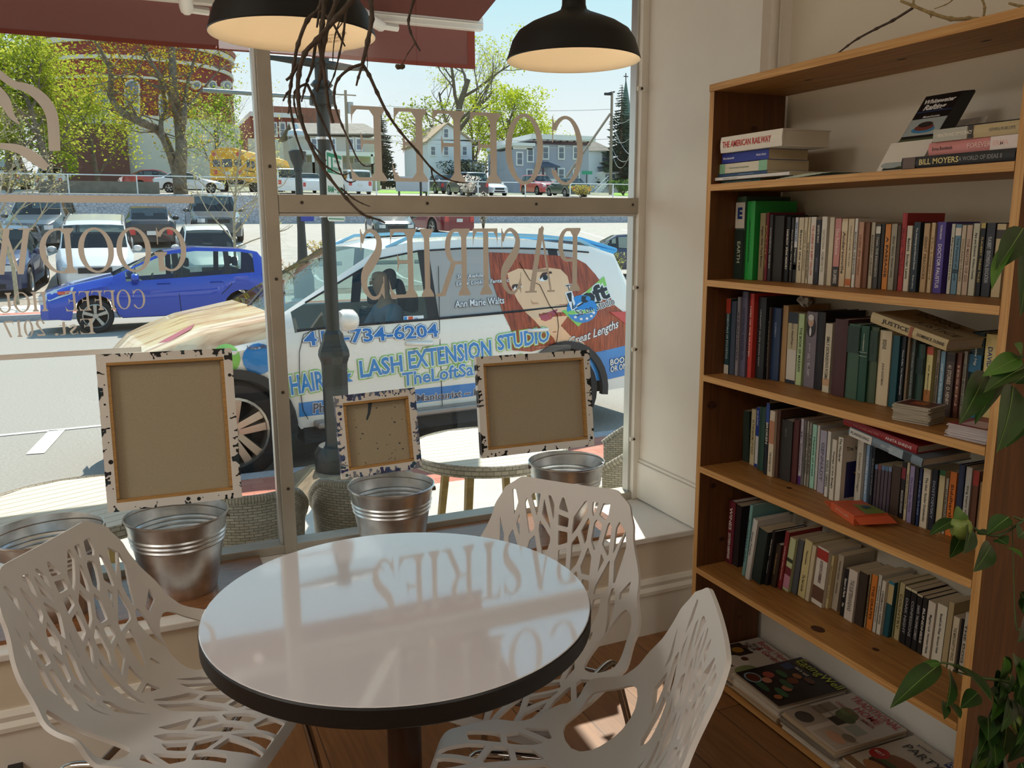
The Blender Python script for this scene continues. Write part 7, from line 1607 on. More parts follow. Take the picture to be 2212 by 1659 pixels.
decal('eye_white', [U6(ell(1130, 580, 62, 30, -.25)), U6(ell(850, 672, 50, 26, -.2))], M_LWHT, .0095); decal('eye_iris', [U6(ell(1138, 574, 27, 29)), U6(ell(853, 668, 23, 25))], M_BLKW, .0105)
decal('eyebrow', [U6([(1085, 560), (1110, 525), (1200, 510), (1210, 530), (1130, 545), (1080, 600)]), U6([(790, 670), (805, 645), (890, 640), (895, 655), (830, 660), (800, 700)])], mat('wrap lash brown', '#4a2a20', .4), .0105)
decal('lips', [U6([(1075, 975), (1150, 955), (1180, 930), (1275, 895), (1235, 960), (1200, 1005), (1140, 1028), (1095, 1015)])], M_LIPS, .0095); decal('nose_shade', [U6([(985, 800), (1010, 830), (1060, 835), (1075, 850), (1000, 850)])], mat('wrap face tan', '#c99a74', .4), .0095)
def side_text(s_, p, q, hpx, fill, outs=(), bold=.04, shear=0, dy=0, nm='lettering'):
    """text whose baseline centre line runs between pixels p and q on the flank"""
    a, b = H_.uv(*p), H_.uv(*q); L = math.dist(a, b); ex = ((b[0]-a[0])/L, (b[1]-a[1])/L); ey = (-ex[1], ex[0]); c = ((a[0]+b[0])/2, (a[1]+b[1])/2); hh = abs(H_.uv(p[0], p[1])[1]-H_.uv(p[0], p[1]-hpx)[1])
    _, _, x0, x1, y0, y1 = text2d(s_, bold); 
    for i, (bd, m) in enumerate(list(outs)+[(bold, fill)]):
        mb = MB(); vs, fs, X0, X1, Y0, Y1 = text2d(s_, bd); kx, ky = L/(x1-x0), hh/(y1-y0); mx, my = (x0+x1)/2, (y0+y1)/2; off = .009+.0016*i
        V = []
        for x, y, _z in vs:
            u, v = ((x-mx)+shear*(y-my))*kx, (y-my)*ky+dy; V.append(H_.on_side(c[0]+ex[0]*u+ey[0]*v, c[1]+ex[1]*u+ey[1]*v, off))
        mb.add(V, fs); mb.build(nm, m, ht)
side_text('413-734-6204', (655, 732), (945, 713), 32, mat('wrap letter blue', '#2f76c0', .35), ((.085, M_DGRY), (.06, M_LWHT)), .02)
for s_, p, q, h in (('HAIR', (626, 833), (700, 819), 42), ('&', (724, 813), (760, 807), 34), ('LASH', (776, 798), (868, 784), 38), ('EXTENSION', (881, 778), (1060, 752), 40), ('STUDIO', (1073, 741), (1185, 722), 34)):
    side_text(s_, p, q, h, M_BLUE, ((.11, M_LGRN), (.07, M_LWHT)), .025)
side_text('TheLoftSalonStudio', (868, 820), (1150, 775), 30, M_BLUE, ((.10, M_LGRN), (.065, M_LWHT)), .02);
side_text('Photos', (676, 882), (748, 875), 22, M_DGRY, ((.06, M_LWHT),), .02); side_text('Manicurist ~ Makeup', (899, 862), (1090, 842), 20, M_DGRY, ((.06, M_LWHT),), .02)
side_text('Ann Marie Walts', (982, 657), (1088, 648), 15, M_LWHT, ((.06, M_DGRY),), .01, .2); side_text('Stay Awhile...', (987, 599), (1050, 595), 11, M_LWHT, ((.05, M_DGRY),), .01, .2); side_text('Leave Looking Fantastic', (985, 614), (1098, 606), 11, M_LWHT, ((.05, M_DGRY),), .01, .2)
# salon logo
sq = lambda pts: decal('logo_square', [U6(pts)], M_LGRN, .0085)
sq([(1310, 925), (1750, 560), (1795, 720), (1480, 1085)]); decal('logo_disc', [U6(ell(1520, 900, 160, 145))], M_BLUE, .0105); decal('logo_dot', [U6(ell(x, y, 15, 13, 0, 8)) for x, y in ((1450, 985), (1510, 1005), (1570, 1000), (1615, 975), (1640, 940))], M_LWHT, .012)
side_text('Loft', (1228, 651), (1312, 626), 36, M_BLKW, ((.09, M_LWHT),), .045); side_text('The', (1222, 623), (1246, 617), 13, M_BLKW, ((.06, M_LWHT),), .01); side_text('Salon Studio', (1243, 676), (1325, 649), 17, M_BLKW, ((.06, M_LWHT),), .0); side_text('Great Lengths', (1226, 742), (1334, 701), 24, M_LWHT, ((.06, M_DGRY),), .01, .35)
side_text('BOOK ON', (1317, 783), (1382, 768), 13, M_LWHT, ((.06, M_BLKW),), .02); side_text('OR ON', (1317, 798), (1352, 789), 13, M_LWHT, ((.06, M_BLKW),), .02)
decal('badge', [[H_.uv(*p) for p in ((1354, 780), (1370, 776), (1370, 795), (1354, 799))]], mat('badge blue', '#3f5a9c', .4), .0085); side_text('f', (1359, 789), (1366, 787), 12, M_LWHT, (), .04)
decal('badge', [[H_.uv(*p) for p in ell(488, 775, 31, 33)]], M_LGRN, .006); decal('badge', [[H_.uv(*p) for p in ell(558, 775, 35, 34)]], M_BLUE, .0075); side_text('How Much', (534, 751), (588, 746), 10, M_DGRY, (), .03)
decal('card_sticker', [[H_.uv(*p) for p in ((871, 683), (914, 681), (915, 692), (871, 695))]], M_LWHT, .008); decal('card_logo', [[H_.uv(*p) for p in ((872, 684), (878, 684), (878, 693), (872, 694))]], M_BLUE, .0095); decal('card_logo', [[H_.uv(*p) for p in ((881, 684), (891, 683), (891, 692), (881, 693))]], mat('card orange', '#d9552c', .4), .0095); side_text('VISA', (893, 688), (902, 687), 4, mat('wrap letter blue', '#2f76c0', .35), (), .03)
# door seams, belt moulding, handles, side step, tail lamp, spoiler, wipers
def line(nm, pts, r, m, off=.003):
    mb = MB(); mb.tube([H_.on_side(x, z, off) for x, z in pts], r, 5); return mb.build(nm, m, ht)
P_ = lambda *q: [H_.uv(*p) for p in q]
line('door_seam', P_((690, 708), (655, 722), (646, 760), (646, 830), (654, 885), (665, 905)), .0028, M_UNDER, .010); line('door_seam', P_((946, 575), (948, 690), (950, 760), (955, 895)), .0028, M_UNDER, .012); line('door_seam', [H_.uv(940+x*.2079, 480+y*.2079) for x, y in ((870, 420), (975, 600), (1080, 650), (1180, 860), (1262, 960), (1275, 1080), (1262, 1200), (1235, 1340))], .0028, M_UNDER, .012)
line('belt_moulding', [(.52, 1.105), (1.0, 1.118), (1.7, 1.128), (2.4, 1.145), (3.0, 1.165), (3.3, 1.178)], .011, M_DPL, .004); line('window_trim', [(x, tab(H_.p['belt'], x)+(tab(H_.p['top'], x)-tab(H_.p['belt'], x))*.85) for x in (.62, .8, 1.0, 1.25, 1.6, 2.0, 2.5, 2.9, 3.3)], .008, M_DPL, .003)
for p, q in (((878, 742), (934, 741)), ((1140, 714), (1182, 711))):
    a, b = H_.uv(*p), H_.uv(*q); mb = MB(); mb.tube([H_.on_side(a[0], a[1], .002), H_.on_side(a[0]+.03, a[1], .035), H_.on_side(b[0]-.03, b[1], .035), H_.on_side(b[0], b[1], .002)], .017, 8); mb.build('door_handle', M_WHITE, ht, smooth=60)
mb = MB(); mb.prism([H_.w(.60, -HW-.10, .36), H_.w(2.36, -HW-.10, .36), H_.w(2.36, -HW+.12, .36), H_.w(.60, -HW+.12, .36)], (0, 0, .05)); mb.build('side_step', mat('brushed step', '#9a928a', .4, metal=.6), ht, bevel=.015)
mb = MB(); mb.prism([H_.w(.52, -HW+.0, .24), H_.w(2.40, -HW+.0, .24), H_.w(2.40, -HW+.02, .36), H_.w(.52, -HW+.02, .36)], tuple(nH*.2)); mb.build('sill_trim', M_DPL, ht)
for sw in (0, 2.90):
    mb = MB(); n = 18; ra = .43
    for i in range(n):
        a0, a1 = PI*(i/n)-.12+(.24*i/n), PI*((i+1)/n)-.12+(.24*(i+1)/n); q = []
        for a, rr_ in ((a0, ra-.02), (a1, ra-.02), (a1, ra+.045), (a0, ra+.045)): x, z = sw+rr_*math.cos(a), .383+rr_*math.sin(a); q.append(H_.w(x, -HW-.008, max(z, .26)))
        mb.prism(q, tuple(nH*.05))
    mb.build('arch_trim', M_DPL, ht)
H_.patch('tail_lamp', [(3.40, 1.09), (3.62, 1.08), (3.92, 1.02), (3.94, .86), (3.75, .86)], M_TL, .02)
sp = MB(); sp.prism([H_.w(3.28, -.62, 1.735), H_.w(3.30, .62, 1.735), H_.w(3.70, .58, 1.62), H_.w(3.70, -.66, 1.62)], (0, 0, .035)); sp.prism([H_.w(3.34, -.66, 1.70), H_.w(3.70, -.67, 1.63), H_.w(3.52, -.69, 1.52)], tuple(nH*.06)); sp.build('spoiler', mat('wrap sky blue', '#3aa7e0', .3, coat=.5), ht, bevel=.01)
for w0 in (-.55, .1):
    mb = MB(); mb.tube([H_.w(.40, w0, 1.215), H_.w(.62, w0+.32, 1.345), H_.w(.66, w0+.55, 1.365)], .010, 5); mb.build('wiper', M_DPL, ht)
hood_lips = MB(); hood_lips.flat([H_.w(x, y, tab(H_.p['top'], x)+.012-.05*abs(y)**2) for x, y in ((-.55, -.50), (-.35, -.44), (-.10, -.30), (-.16, -.46), (-.34, -.58))]); hood_lips.build('hood_lips', M_LIPS, ht)
# the driver
def skin_fig(nm, V, E, Rr, m, parent, lv=2):
    me = bpy.data.meshes.new(nm); me.from_pydata([tuple(v) for v in V], E, []); o = bpy.data.objects.new(nm, me); C.objects.link(o); o.data.materials.append(m)
    sk = o.modifiers.new('skin', 'SKIN'); sk.use_smooth_shade = True; sub = o.modifiers.new('sub', 'SUBSURF'); sub.levels = sub.render_levels = lv
    for i, r in enumerate(Rr): me.skin_vertices[0].data[i].radius = (r, r) if not isinstance(r, tuple) else r
    me.skin_vertices[0].data[0].use_root = True; put(o, parent); return o
dr = thing('person', 'person in a grey top with tied-back dark hair sitting inside the wrapped car', 'person', tuple(H_.w(1.40, -.42, .60)))
w_ = H_.w; yD = -.42
V = [w_(1.42, yD, .68), w_(1.45, yD, .88), w_(1.46, yD, 1.06), w_(1.45, yD, 1.18), w_(1.42, yD, 1.27), w_(1.395, yD, 1.36), w_(1.39, yD, 1.44), w_(1.40, yD, 1.50),
     w_(1.44, yD-.19, 1.13), w_(1.30, yD-.24, .92), w_(1.05, yD-.14, .98), w_(.99, yD-.12, 1.02), w_(1.44, yD+.19, 1.13), w_(1.30, yD+.24, .92), w_(1.05, yD+.14, .98), w_(.99, yD+.12, 1.02),
     w_(1.36, yD-.10, .66), w_(.95, yD-.13, .72), w_(.85, yD-.13, .42), w_(.70, yD-.13, .40), w_(1.36, yD+.10, .66), w_(.95, yD+.13, .72), w_(.85, yD+.13, .42), w_(.70, yD+.13, .40)]
E_ = [(0,1),(1,2),(2,3),(3,4),(4,5),(5,6),(6,7),(3,8),(8,9),(9,10),(10,11),(3,12),(12,13),(13,14),(14,15),(0,16),(16,17),(17,18),(18,19),(0,20),(20,21),(21,22),(22,23)]
M_SK = mat('skin', '#c99a7c', .6)
skin_fig('body', V, E_, [.13,.125,.135,.10,.052,.075,.088,.07,.062,.045,.036,.03,.062,.045,.036,.03,.085,.068,.05,.04,.085,.068,.05,.04], M_SK, dr)
skin_fig('grey_top', [V[i] for i in (0, 1, 2, 3, 8, 9, 12, 13)], [(0,1),(1,2),(2,3),(3,4),(4,5),(3,6),(6,7)], [.142,.138,.148,.112,.073,.056,.073,.056], mat('grey cotton', '#8d94a2', .85), dr)
skin_fig('hair', [w_(1.42, yD, 1.50), w_(1.47, yD, 1.44), w_(1.50, yD, 1.37), w_(1.56, yD, 1.40), w_(1.58, yD, 1.28), w_(1.57, yD, 1.16)], [(0,1),(1,2),(2,3),(3,4),(4,5)], [.082,.088,.06,.05,.045,.025], mat('dark hair', '#3a2a22', .6), dr)
for sd in (-1, 1): MB().lathe([(0, -.006), (.005, -.004), (.006, 0), (0, .006)], Matrix.Translation(w_(1.315, yD+sd*.033, 1.435)), 8).build('eye', mat('eye dark', '#1c1512', .3), dr)
MB().lathe([(0, -.022), (.013, -.014), (.009, .01), (0, .022)], Matrix.Translation(w_(1.302, yD, 1.405)), 8).build('nose', M_SK, dr, smooth=60)
# ---------------------------------------------------------------- blue hatchback across the street
hb_ = at_depth(206, 676, 15.1); TB = R(3); kB = 1.0; nB = Vector((-math.sin(TB), math.cos(TB), 0))
B_C = Car('hatch', (hb_.x+nB.x*.85*kB, hb_.y+nB.y*.85*kB, ZR), TB, kB)
bt = B_C.build('hatchback', 'bright blue hatchback parked across the street', paint('#1a44b4', .25, .3), glass=M_CGL2, seats=True, fine=.12)
B_C.patch('headlamp', [(-.80, .70), (-.62, .80), (-.30, .84), (-.36, .72), (-.72, .60)], M_HL, .012); B_C.patch('turn_signal', [(-.58, .76), (-.36, .78), (-.40, .73), (-.56, .71)], mat('amber lamp', '#d9552c', .3), .018); B_C.patch('tail_lamp', [(2.98, .98), (3.30, .96), (3.32, .80), (3.16, .80)], M_TL, .014)
for pts in ([(.30, .88), (.28, .5), (.40, .26)], [(1.42, 1.0), (1.44, .6), (1.46, .26)], [(2.35, 1.0), (2.40, .8), (2.2, .62)]):
    mb = MB(); mb.tube([B_C.on_side(x, z, .003) for x, z in pts], .006, 5); mb.build('door_seam', M_UNDER, bt)
for x in (1.18, 2.12):
    mb = MB(); mb.tube([B_C.on_side(x-.11, .86, .01), B_C.on_side(x-.06, .87, .04), B_C.on_side(x+.08, .87, .04), B_C.on_side(x+.12, .86, .01)], .018, 6); mb.build('door_handle', paint('#1a44b4', .25, .3), bt)
# ---------------------------------------------------------------- parked cars: (type, colour, centre column px, distance y, facing, scale, label, options)
PK = [
 ('van', '#dfe0e0', 198, 25.6, 'f', 1.02, 'white minivan facing the street behind the blue hatchback', dict(plate='f', roofrail=M_DPL)),
 ('suv', '#26345a', -48, 24.6, 'f', 1.0, 'dark blue car nosing out at the lot edge beside the thin bare tree', dict(th=87)),
 ('suv', '#3c4446', 62, 33.0, 'f', 1.0, 'dark grey car farther back behind the dark blue car', dict(th=84)),
 ('sedan', '#1f2024', 327, 33.5, 'r', .98, 'black soft-top car seen from behind beside the white minivan', dict(plate='r')),
 ('sedan', '#dcdcd8', 459, 26.8, 'f', 1.0, 'white sedan facing the street between the minivan and the mullion', dict()),
 ('pickup', '#4c5254', 474, 35.0, 'f', 1.0, 'grey pickup behind the white sedan', dict()),
 ('suv', '#2a332c', 857, 33.5, 'f', .93, 'dark green wagon facing the street beyond the wrapped car roof', dict(plate='f', th=82, roofrail=M_DPL)),
 ('suv', '#7a1f28', 992, 37.3, 'r', 1.02, 'dark red car seen from behind next to the dark green wagon', dict(plate='r', th=-80)),
 ('sedan', '#27304e', 1392, 25.4, 's', 1.0, 'navy sedan partly hidden by the window reveal', dict(th=158)),
 ('suv', '#e4e4e2', 632, 57.0, 'r', .98, 'white car seen from behind on the upper road by the lantern', dict(parts=True)),
 ('sedan', '#e6e6e4', 682, 60.0, 'r', .98, 'white low car on the upper road between lantern and lamp post', dict()),
 ('van', '#d5d8da', 782, 58.0, 'r', .98, 'white van seen from behind on the upper road', dict(plate='r')),
 ('sedan', '#2c3238', 975, 66.0, 'r', 1.1, 'dark sedan on the upper road below the white gable house', dict(plate='r')),
 ('suv', '#2a2628', 1034, 57.0, 'r', 1.0, 'black car seen from behind on the upper road before the grey house', dict(plate='r')),
 ('sedan', '#e2e3e4', 1080, 59.0, 'f', .95, 'pale car with sun glinting on its glass on the upper road', dict()),
 ('suv', '#c94a4a', 1190, 65.0, 'f', 1.0, 'red car facing the street on the upper road', dict()),
 ('sedan', '#33463c', 1255, 56.5, 'r', 1.0, 'dark green car on the upper road near the stair of the grey house', dict()),
 ('van', '#b9bdbd', 20, 62.0, 'r', 1.1, 'grey van on the upper lot at the far end', dict()),
 ('sedan', '#d8dadc', 118, 62.0, 'r', 1.0, 'white car on the upper lot under the trees', dict()),
 ('sedan', '#a8382c', 352, 63.0, 's', 1.0, 'rust red car on the upper lot beside the forked tree', dict(th=190)),
 ('sedan', '#d0d2d4', 418, 57.5, 's', .9, 'silver car on the upper lot beside the school bus', dict(th=176)),
]
for typ, col, px, y, face, k, lab, op in PK:
    cx = at_y(px, y); th = R(op.get('th', {'f': 90, 'r': -90, 's': 180}[face])); d = Vector((math.cos(th), math.sin(th), 0)); far = y > 50
    half = TYPES[typ]['wb']/2; near = TYPES[typ]['a'] if face == 'f' else TYPES[typ]['wb']+TYPES[typ]['c']
    p = Vector((cx, y, 0))
    if face == 'f': p += d*near*k
    if face == 'r': p = Vector((cx, y, 0))-d*near*k
    if face == 's': p = Vector((cx, y, 0))-d*half*k
    y1 = p.y+d.y*half*2*k; c_ = Car(typ, (p.x, p.y, gz(p.y)), th, k, rise=(gz(y1)-gz(p.y))/(half*2*k))
    c_.build('parked_car', lab, paint(col), fine=.3 if far else .2, plate=op.get('plate'), roofrail=op.get('roofrail'), group='parked cars on the upper road' if far else 'parked cars in the lot', parts=True)
# school bus
bx, by = at_y(507, 60), 62.0
def bus():
    z0 = gz(by); t = thing('school_bus', 'yellow school bus seen from behind on the upper lot', 'bus', (bx, by, z0)); Y = mat('bus yellow', '#e0a21f', .4); K = mat('bus black', '#1c1a18', .5); G = mat('bus glass', '#3a4650', .15, spec=.8)
    W, Lb = 1.22, 9.5; sec = [(-W, .75), (-W, 2.35), (-W*.86, 2.80), (-W*.4, 3.0), (W*.4, 3.0), (W*.86, 2.80), (W, 2.35), (W, .75)]
    a = R(62); d = Vector((math.cos(a), math.sin(a), 0)); n = Vector((math.sin(a), -math.cos(a), 0)); f = lambda x, y, z: Vector((bx, by, z0))+n*x+d*y+Vector((0, 0, z))
    mb = MB(); mb.prism([f(x, 0, z) for x, z in sec][::-1], tuple(d*Lb)); mb.build('body', Y, t)
    def pl(nm, x0, x1, z0_, z1, m, y=-.012): mb = MB(); mb.prism([f(x, y, z) for x, z in ((x0, z0_), (x1, z0_), (x1, z1), (x0, z1))], tuple(d*.02)); mb.build(nm, m, t)
    pl('rear_window', -1.0, -.5, 1.75, 2.2, G); pl('rear_window', .5, 1.0, 1.75, 2.2, G); pl('rear_door', -.36, .36, 1.7, 2.25, G); pl('bumper', -W, W, .55, .85, K); pl('plate', -.2, .2, 1.2, 1.4, M_PLATE)
    for x in (-.85, .85): pl('warning_lamp', x-.16, x+.16, 2.45, 2.68, M_TL); pl('tail_lamp', x-.13, x+.13, 1.25, 1.5, M_TL)
    for z in (1.05, 1.45): mb = MB(); mb.prism([f(W+.01, 0, z), f(W+.01, Lb, z), f(W+.01, Lb, z+.06), f(W+.01, 0, z+.06)], tuple(-n*.02)); mb.build('side_stripe', K, t)
    for i in range(10): mb = MB(); y = .4+i*.88; mb.prism([f(W+.012, y, 1.7), f(W+.012, y+.62, 1.7), f(W+.012, y+.62, 2.2), f(W+.012, y, 2.2)], tuple(-n*.02)); mb.build('side_window', G, t)
    for y in (1.8, 7.6):
        for x in (-W+.15, W-.15): MB().lathe([(0, -.14), (.48, -.14), (.50, 0), (.48, .14), (0, .14)], Matrix.Translation(f(x, y, .50)) @ Matrix((d, Vector((0, 0, 1)), n)).transposed().to_4x4(), 18).build('wheel', M_TYRE, t)
bus()
# ================================================================ TREES, HOUSES AND THE CHURCH BEYOND
M_BARK = mat('grey bark', '#6e6252', .9, noise=.3, nscale=5); M_BARKP = mat('pale bark', '#a59a80', .9, noise=.2, nscale=12)
def ppm(y, px=900): return F_PX/(ray(px, 500).dot(AX_F)/ray(px, 500).y*y)     # pixels per metre at distance y
def tree(px, y, top, wpx, label, leaf, nleaf, lsz, seed, tr=.22, bark=None, levels=4, low=.25, group='trees across the street', spread=.9, base=None, leafy=None, limbs=6, lean=0):
    rnd = random.Random(seed); x = at_y(px, y); z0 = gz(y) if base is None else base; H = on_y(px, top, y).z-z0; W = wpx/ppm(y, px)/2; t = thing('tree', label, 'tree', (x, y, z0), group); bm = MB(); ends = []
    def grow(p, d, L, r, lv):
        n = 4 if lv < 3 else 3; pts = [p]; rr_ = [r]; q = p.copy(); dd = d.copy()
        for i in range(n):
            dd = (dd+Vector((rnd.uniform(-1, 1), rnd.uniform(-1, 1), rnd.uniform(-.4, .7)))*.20).normalized(); q = q+dd*(L/n); pts.append(q.copy()); rr_.append(r*(1-(i+1)/n*(.55 if lv else .45)))
        bm.tube(pts, rr_, (8, 6, 4, 3, 3)[lv], caps=False)
        if lv >= levels-1:
            ends.extend(pts[1:]); return
        if lv >= levels-2: ends.extend(pts[2:])
        k = limbs if lv == 0 else (5 if lv == 1 else 4)
        for i in range(k):
            u = (low+(1-low)*(i+.5)/k) if lv == 0 else (.25+.75*(i+.6)/k); j = min(int(u*n), n-1); f = u*n-j; bp = pts[j].lerp(pts[j+1], min(f, 1)); a = rnd.uniform(0, 2*PI) if lv else i*2.4+rnd.uniform(-.4, .4)
            side = Vector((math.cos(a), math.sin(a), 0)); side = (side-dd*side.dot(dd)).normalized(); nd = (dd*(.75 if lv else .65)+side*spread*(1 if lv else .9)+Vector((0, 0, .15))).normalized()
            grow(bp, nd, L*rnd.uniform(.50, .68) if lv else max(H*.42, W)*rnd.uniform(.75, 1.05)*(1.15-u*.45), rr_[min(j+1, n)]*.62, lv+1)
    grow(Vector((x, y, z0-.1)), Vector((lean, 0, 1)).normalized(), H*.72, tr, 0)
    for i, v in enumerate(bm.v):                          # keep the crown inside its outline
        dx, dy = v[0]-x, v[1]-y; k = math.hypot(dx, dy); m = W*1.05
        if k > m: f = (m+.25*(k-m))/k; v = (x+dx*f, y+dy*f, v[2])
        if v[2] > z0+H: v = (v[0], v[1], z0+H-.15*(v[2]-z0-H))
        bm.v[i] = v
    bm.build('branches', bark or M_BARK, t, smooth=70)
    if nleaf:
        lm = MB()
        for _ in range(nleaf):
            c = rnd.choice(ends)+Vector((rnd.gauss(0, .45), rnd.gauss(0, .45), rnd.gauss(0, .4)))*min(1, W/3)*1.0; dx, dy = c.x-x, c.y-y; k = math.hypot(dx, dy)
            if k > W: c.x, c.y = x+dx*W/k*rnd.uniform(.8, 1), y+dy*W/k*rnd.uniform(.8, 1)
            if c.z > z0+H: c.z = z0+H-rnd.uniform(0, .1*H)
            a = Vector((rnd.gauss(0, 1), rnd.gauss(0, 1), rnd.gauss(0, .7))).normalized(); b = a.cross(Vector((rnd.random(), rnd.random(), 1))).normalized(); s_ = lsz*rnd.uniform(.6, 1.3)
            lm.flat([c-a*s_, c+b*s_*.6, c+a*s_, c-b*s_*.6], rnd.randrange(len(leaf)))
        lm.build('foliage', [leaf_mat('leaf '+h, h) for h in leaf], t)
    return t
YG1, YG2, YG3 = ['#b3bb3e', '#a3ad38', '#93a236', '#bfc455'], ['#b79a2e', '#c4ad3c', '#a08a2c', '#9aa63a'], ['#7f9f3a', '#92b04a', '#6d8c30']
tree(128, 57, 40, 210, 'bright green leafy tree above the dark concrete wall at the far end', YG1, 5200, .12, 1, .20, limbs=9)
tree(20, 60, 20, 230, 'bright green leafy tree at the far end behind the logo swirl', YG1+['#7f9a2c'], 5200, .12, 2, .22, limbs=9)
tree(225, 64, 110, 210, 'bright green tree between the dark wall and the church window', YG1, 5200, .12, 3, .16, limbs=8, low=.1)
tree(60, 66, 200, 220, 'lower green tree filling the gap over the dark wall', ['#7f9a2c', '#94ad30', '#5f7a26'], 4200, .13, 33, .16, limbs=8, low=.05)
tree(470, 84, 175, 130, 'fresh green tree in front of the church beside the bus', YG3+YG1[:2], 2600, .12, 5, .14, limbs=7, low=.1)
# the large forked tree
fx, fy = at_y(388, 52.6), 52.6; t = thing('tree', 'large forked tree with golden young leaves before the round church', 'tree', (fx, fy, gz(fy)), 'trees across the street'); fm_ = MB(); rnd = random.Random(9); tips = []
def FP(px, py, dy=0): return on_y(px, py, fy+dy)
for pts, r0, r1 in (([(392, 430), (388, 380), (392, 320), (385, 250), (375, 190), (372, 110), (365, 30)], .42, .12), ([(388, 405), (372, 340), (345, 285), (300, 262), (262, 240), (240, 205), (238, 150), (210, 95), (195, 50)], .30, .08), ([(372, 345), (352, 300), (348, 262), (358, 235), (345, 170), (320, 120), (300, 70)], .16, .07), ([(390, 300), (398, 260), (400, 215), (410, 160), (430, 100)], .18, .06), ([(385, 255), (350, 170), (310, 120)], .12, .05), ([(300, 262), (275, 215), (255, 200)], .09, .04), ([(395, 240), (440, 190), (475, 150)], .10, .03), ([(380, 200), (330, 185), (290, 160), (262, 165)], .09, .03)):
    q = [FP(a, b, rnd.uniform(-1, 1)) for a, b in pts]; limb(fm_, q, r0, r1, 8, knots=False); tips += [(v, r1) for v in q[2:]]
E_ = []
for v, r in tips:
    for _ in range(5):
        d = Vector((rnd.uniform(-1, 1), rnd.uniform(-1, 1), rnd.uniform(-.3, 1))).normalized(); L = rnd.uniform(1.0, 2.6); m = v+d*L*.5+Vector((0, 0, rnd.uniform(-.2, .3))); e = m+(d+Vector((rnd.uniform(-.5, .5), rnd.uniform(-.5, .5), .2))).normalized()*L*.5; fm_.tube([v, m, e], [.045, .03, .012], 4, caps=False); E_ += [m, e, m.lerp(e, .5)]
fm_.build('branches', M_BARK, t, smooth=70); lm = MB()
for _ in range(4200):
    c = rnd.choice(E_)+Vector((rnd.gauss(0, .35), rnd.gauss(0, .35), rnd.gauss(0, .35))); a = Vector((rnd.gauss(0, 1), rnd.gauss(0, 1), rnd.gauss(0, .7))).normalized(); b = a.cross(Vector((.3, .2, 1))).normalized(); s_ = rnd.uniform(.05, .11); lm.flat([c-a*s_, c+b*s_*.6, c+a*s_, c-b*s_*.6], rnd.randrange(4))
lm.build('foliage', [leaf_mat('leaf '+h, h) for h in YG2], t)
tree(20, 22.9, 150, 230, 'thin bare young tree with pale twigs beside the dark blue car', ['#c9bd8a', '#b5ae72'], 900, .03, 12, .05, M_BARKP, 4, .30, limbs=15, spread=1.15)
tree(517, 24.0, 165, 200, 'thin bare young tree with buds beside the white sedan', ['#c9c07a', '#b9b86a'], 1200, .03, 14, .045, M_BARKP, 4, .30, limbs=15, spread=1.15)
tree(975, 108, 62, 330, 'tall spreading tree with bare upper limbs behind the white gable house', ['#c3cc5a', '#b3bf4a', '#a8b04c'], 2600, .17, 15, .62, None, 5, .22, limbs=7, spread=.8)
tree(1115, 100, 190, 190, 'round yellow-green tree between the white gable house and the grey house', ['#c3cc3c', '#b3c034', '#a3b52f'], 5200, .18, 16, .30, limbs=9, low=.05)
tree(1030, 112, 205, 150, 'yellow-green tree right behind the white gable house', ['#b9c63a', '#a8b834'], 2600, .18, 17, .26, limbs=8, low=.05); tree(1195, 118, 250, 120, 'small yellow-green tree above the roof of the grey house', ['#bcc93f', '#a9bb36'], 1800, .18, 18, .22, limbs=8, low=.05)
tree(700, 125, 190, 120, 'bare grey tree behind the beige house', None, 0, 0, 19, .2, None, 4, .3); tree(905, 100, 200, 150, 'thin leafy tree behind the dark lamp pole', ['#a8b34a', '#93a23c'], 900, .2, 20, .25, limbs=7)
def conifer(px, y, top, wpx, lab, seed, cols):
    rnd = random.Random(seed); x = at_y(px, y); z0 = gz(y); H = on_y(px, top, y).z-z0; W = wpx/ppm(y, px)/2; t = thing('conifer', lab, 'tree', (x, y, z0), 'trees across the street'); mb = MB(); mb.tube([(x, y, z0-.1), (x, y, z0+H*.97)], [.3, .05], 6); mb.build('trunk', M_BARK, t); mb = MB()
    for i in range(42):
        u = (i+.5)/42; z = z0+H*(.06+.93*u); L = W*(1-u)**.8*rnd.uniform(.75, 1.15)+.15
        for j in range(7):
            a = rnd.uniform(0, 2*PI); d = Vector((math.cos(a), math.sin(a), -.25)); s_ = d.cross(Vector((0, 0, 1))).normalized(); n = 4
            for k in range(n):
                p, q = Vector((x, y, z))+d*L*k/n, Vector((x, y, z))+d*L*(k+1)/n+Vector((0, 0, .12*L*k/n)); w = L*.22*(1-k/n*.6); c = rnd.randrange(len(cols)); mb.flat([p, q+s_*w, q+d*L*.12, q-s_*w], c); mb.flat([p+Vector((0, 0, -.15*L)), q-Vector((0, 0, .3*w)), q+Vector((0, 0, .25*w)), p+Vector((0, 0, .15*w))], c)
    mb.build('foliage', [mat('needles '+c, c, .9) for c in cols], t)
conifer(1338, 96, 178, 100, 'tall dark spruce beside the utility pole', 4, ['#3b4f42', '#48604f', '#2f4238']); conifer(832, 104, 232, 70, 'dark conifer between the beige and the white house', 5, ['#3d4c3a', '#4b5a44'])
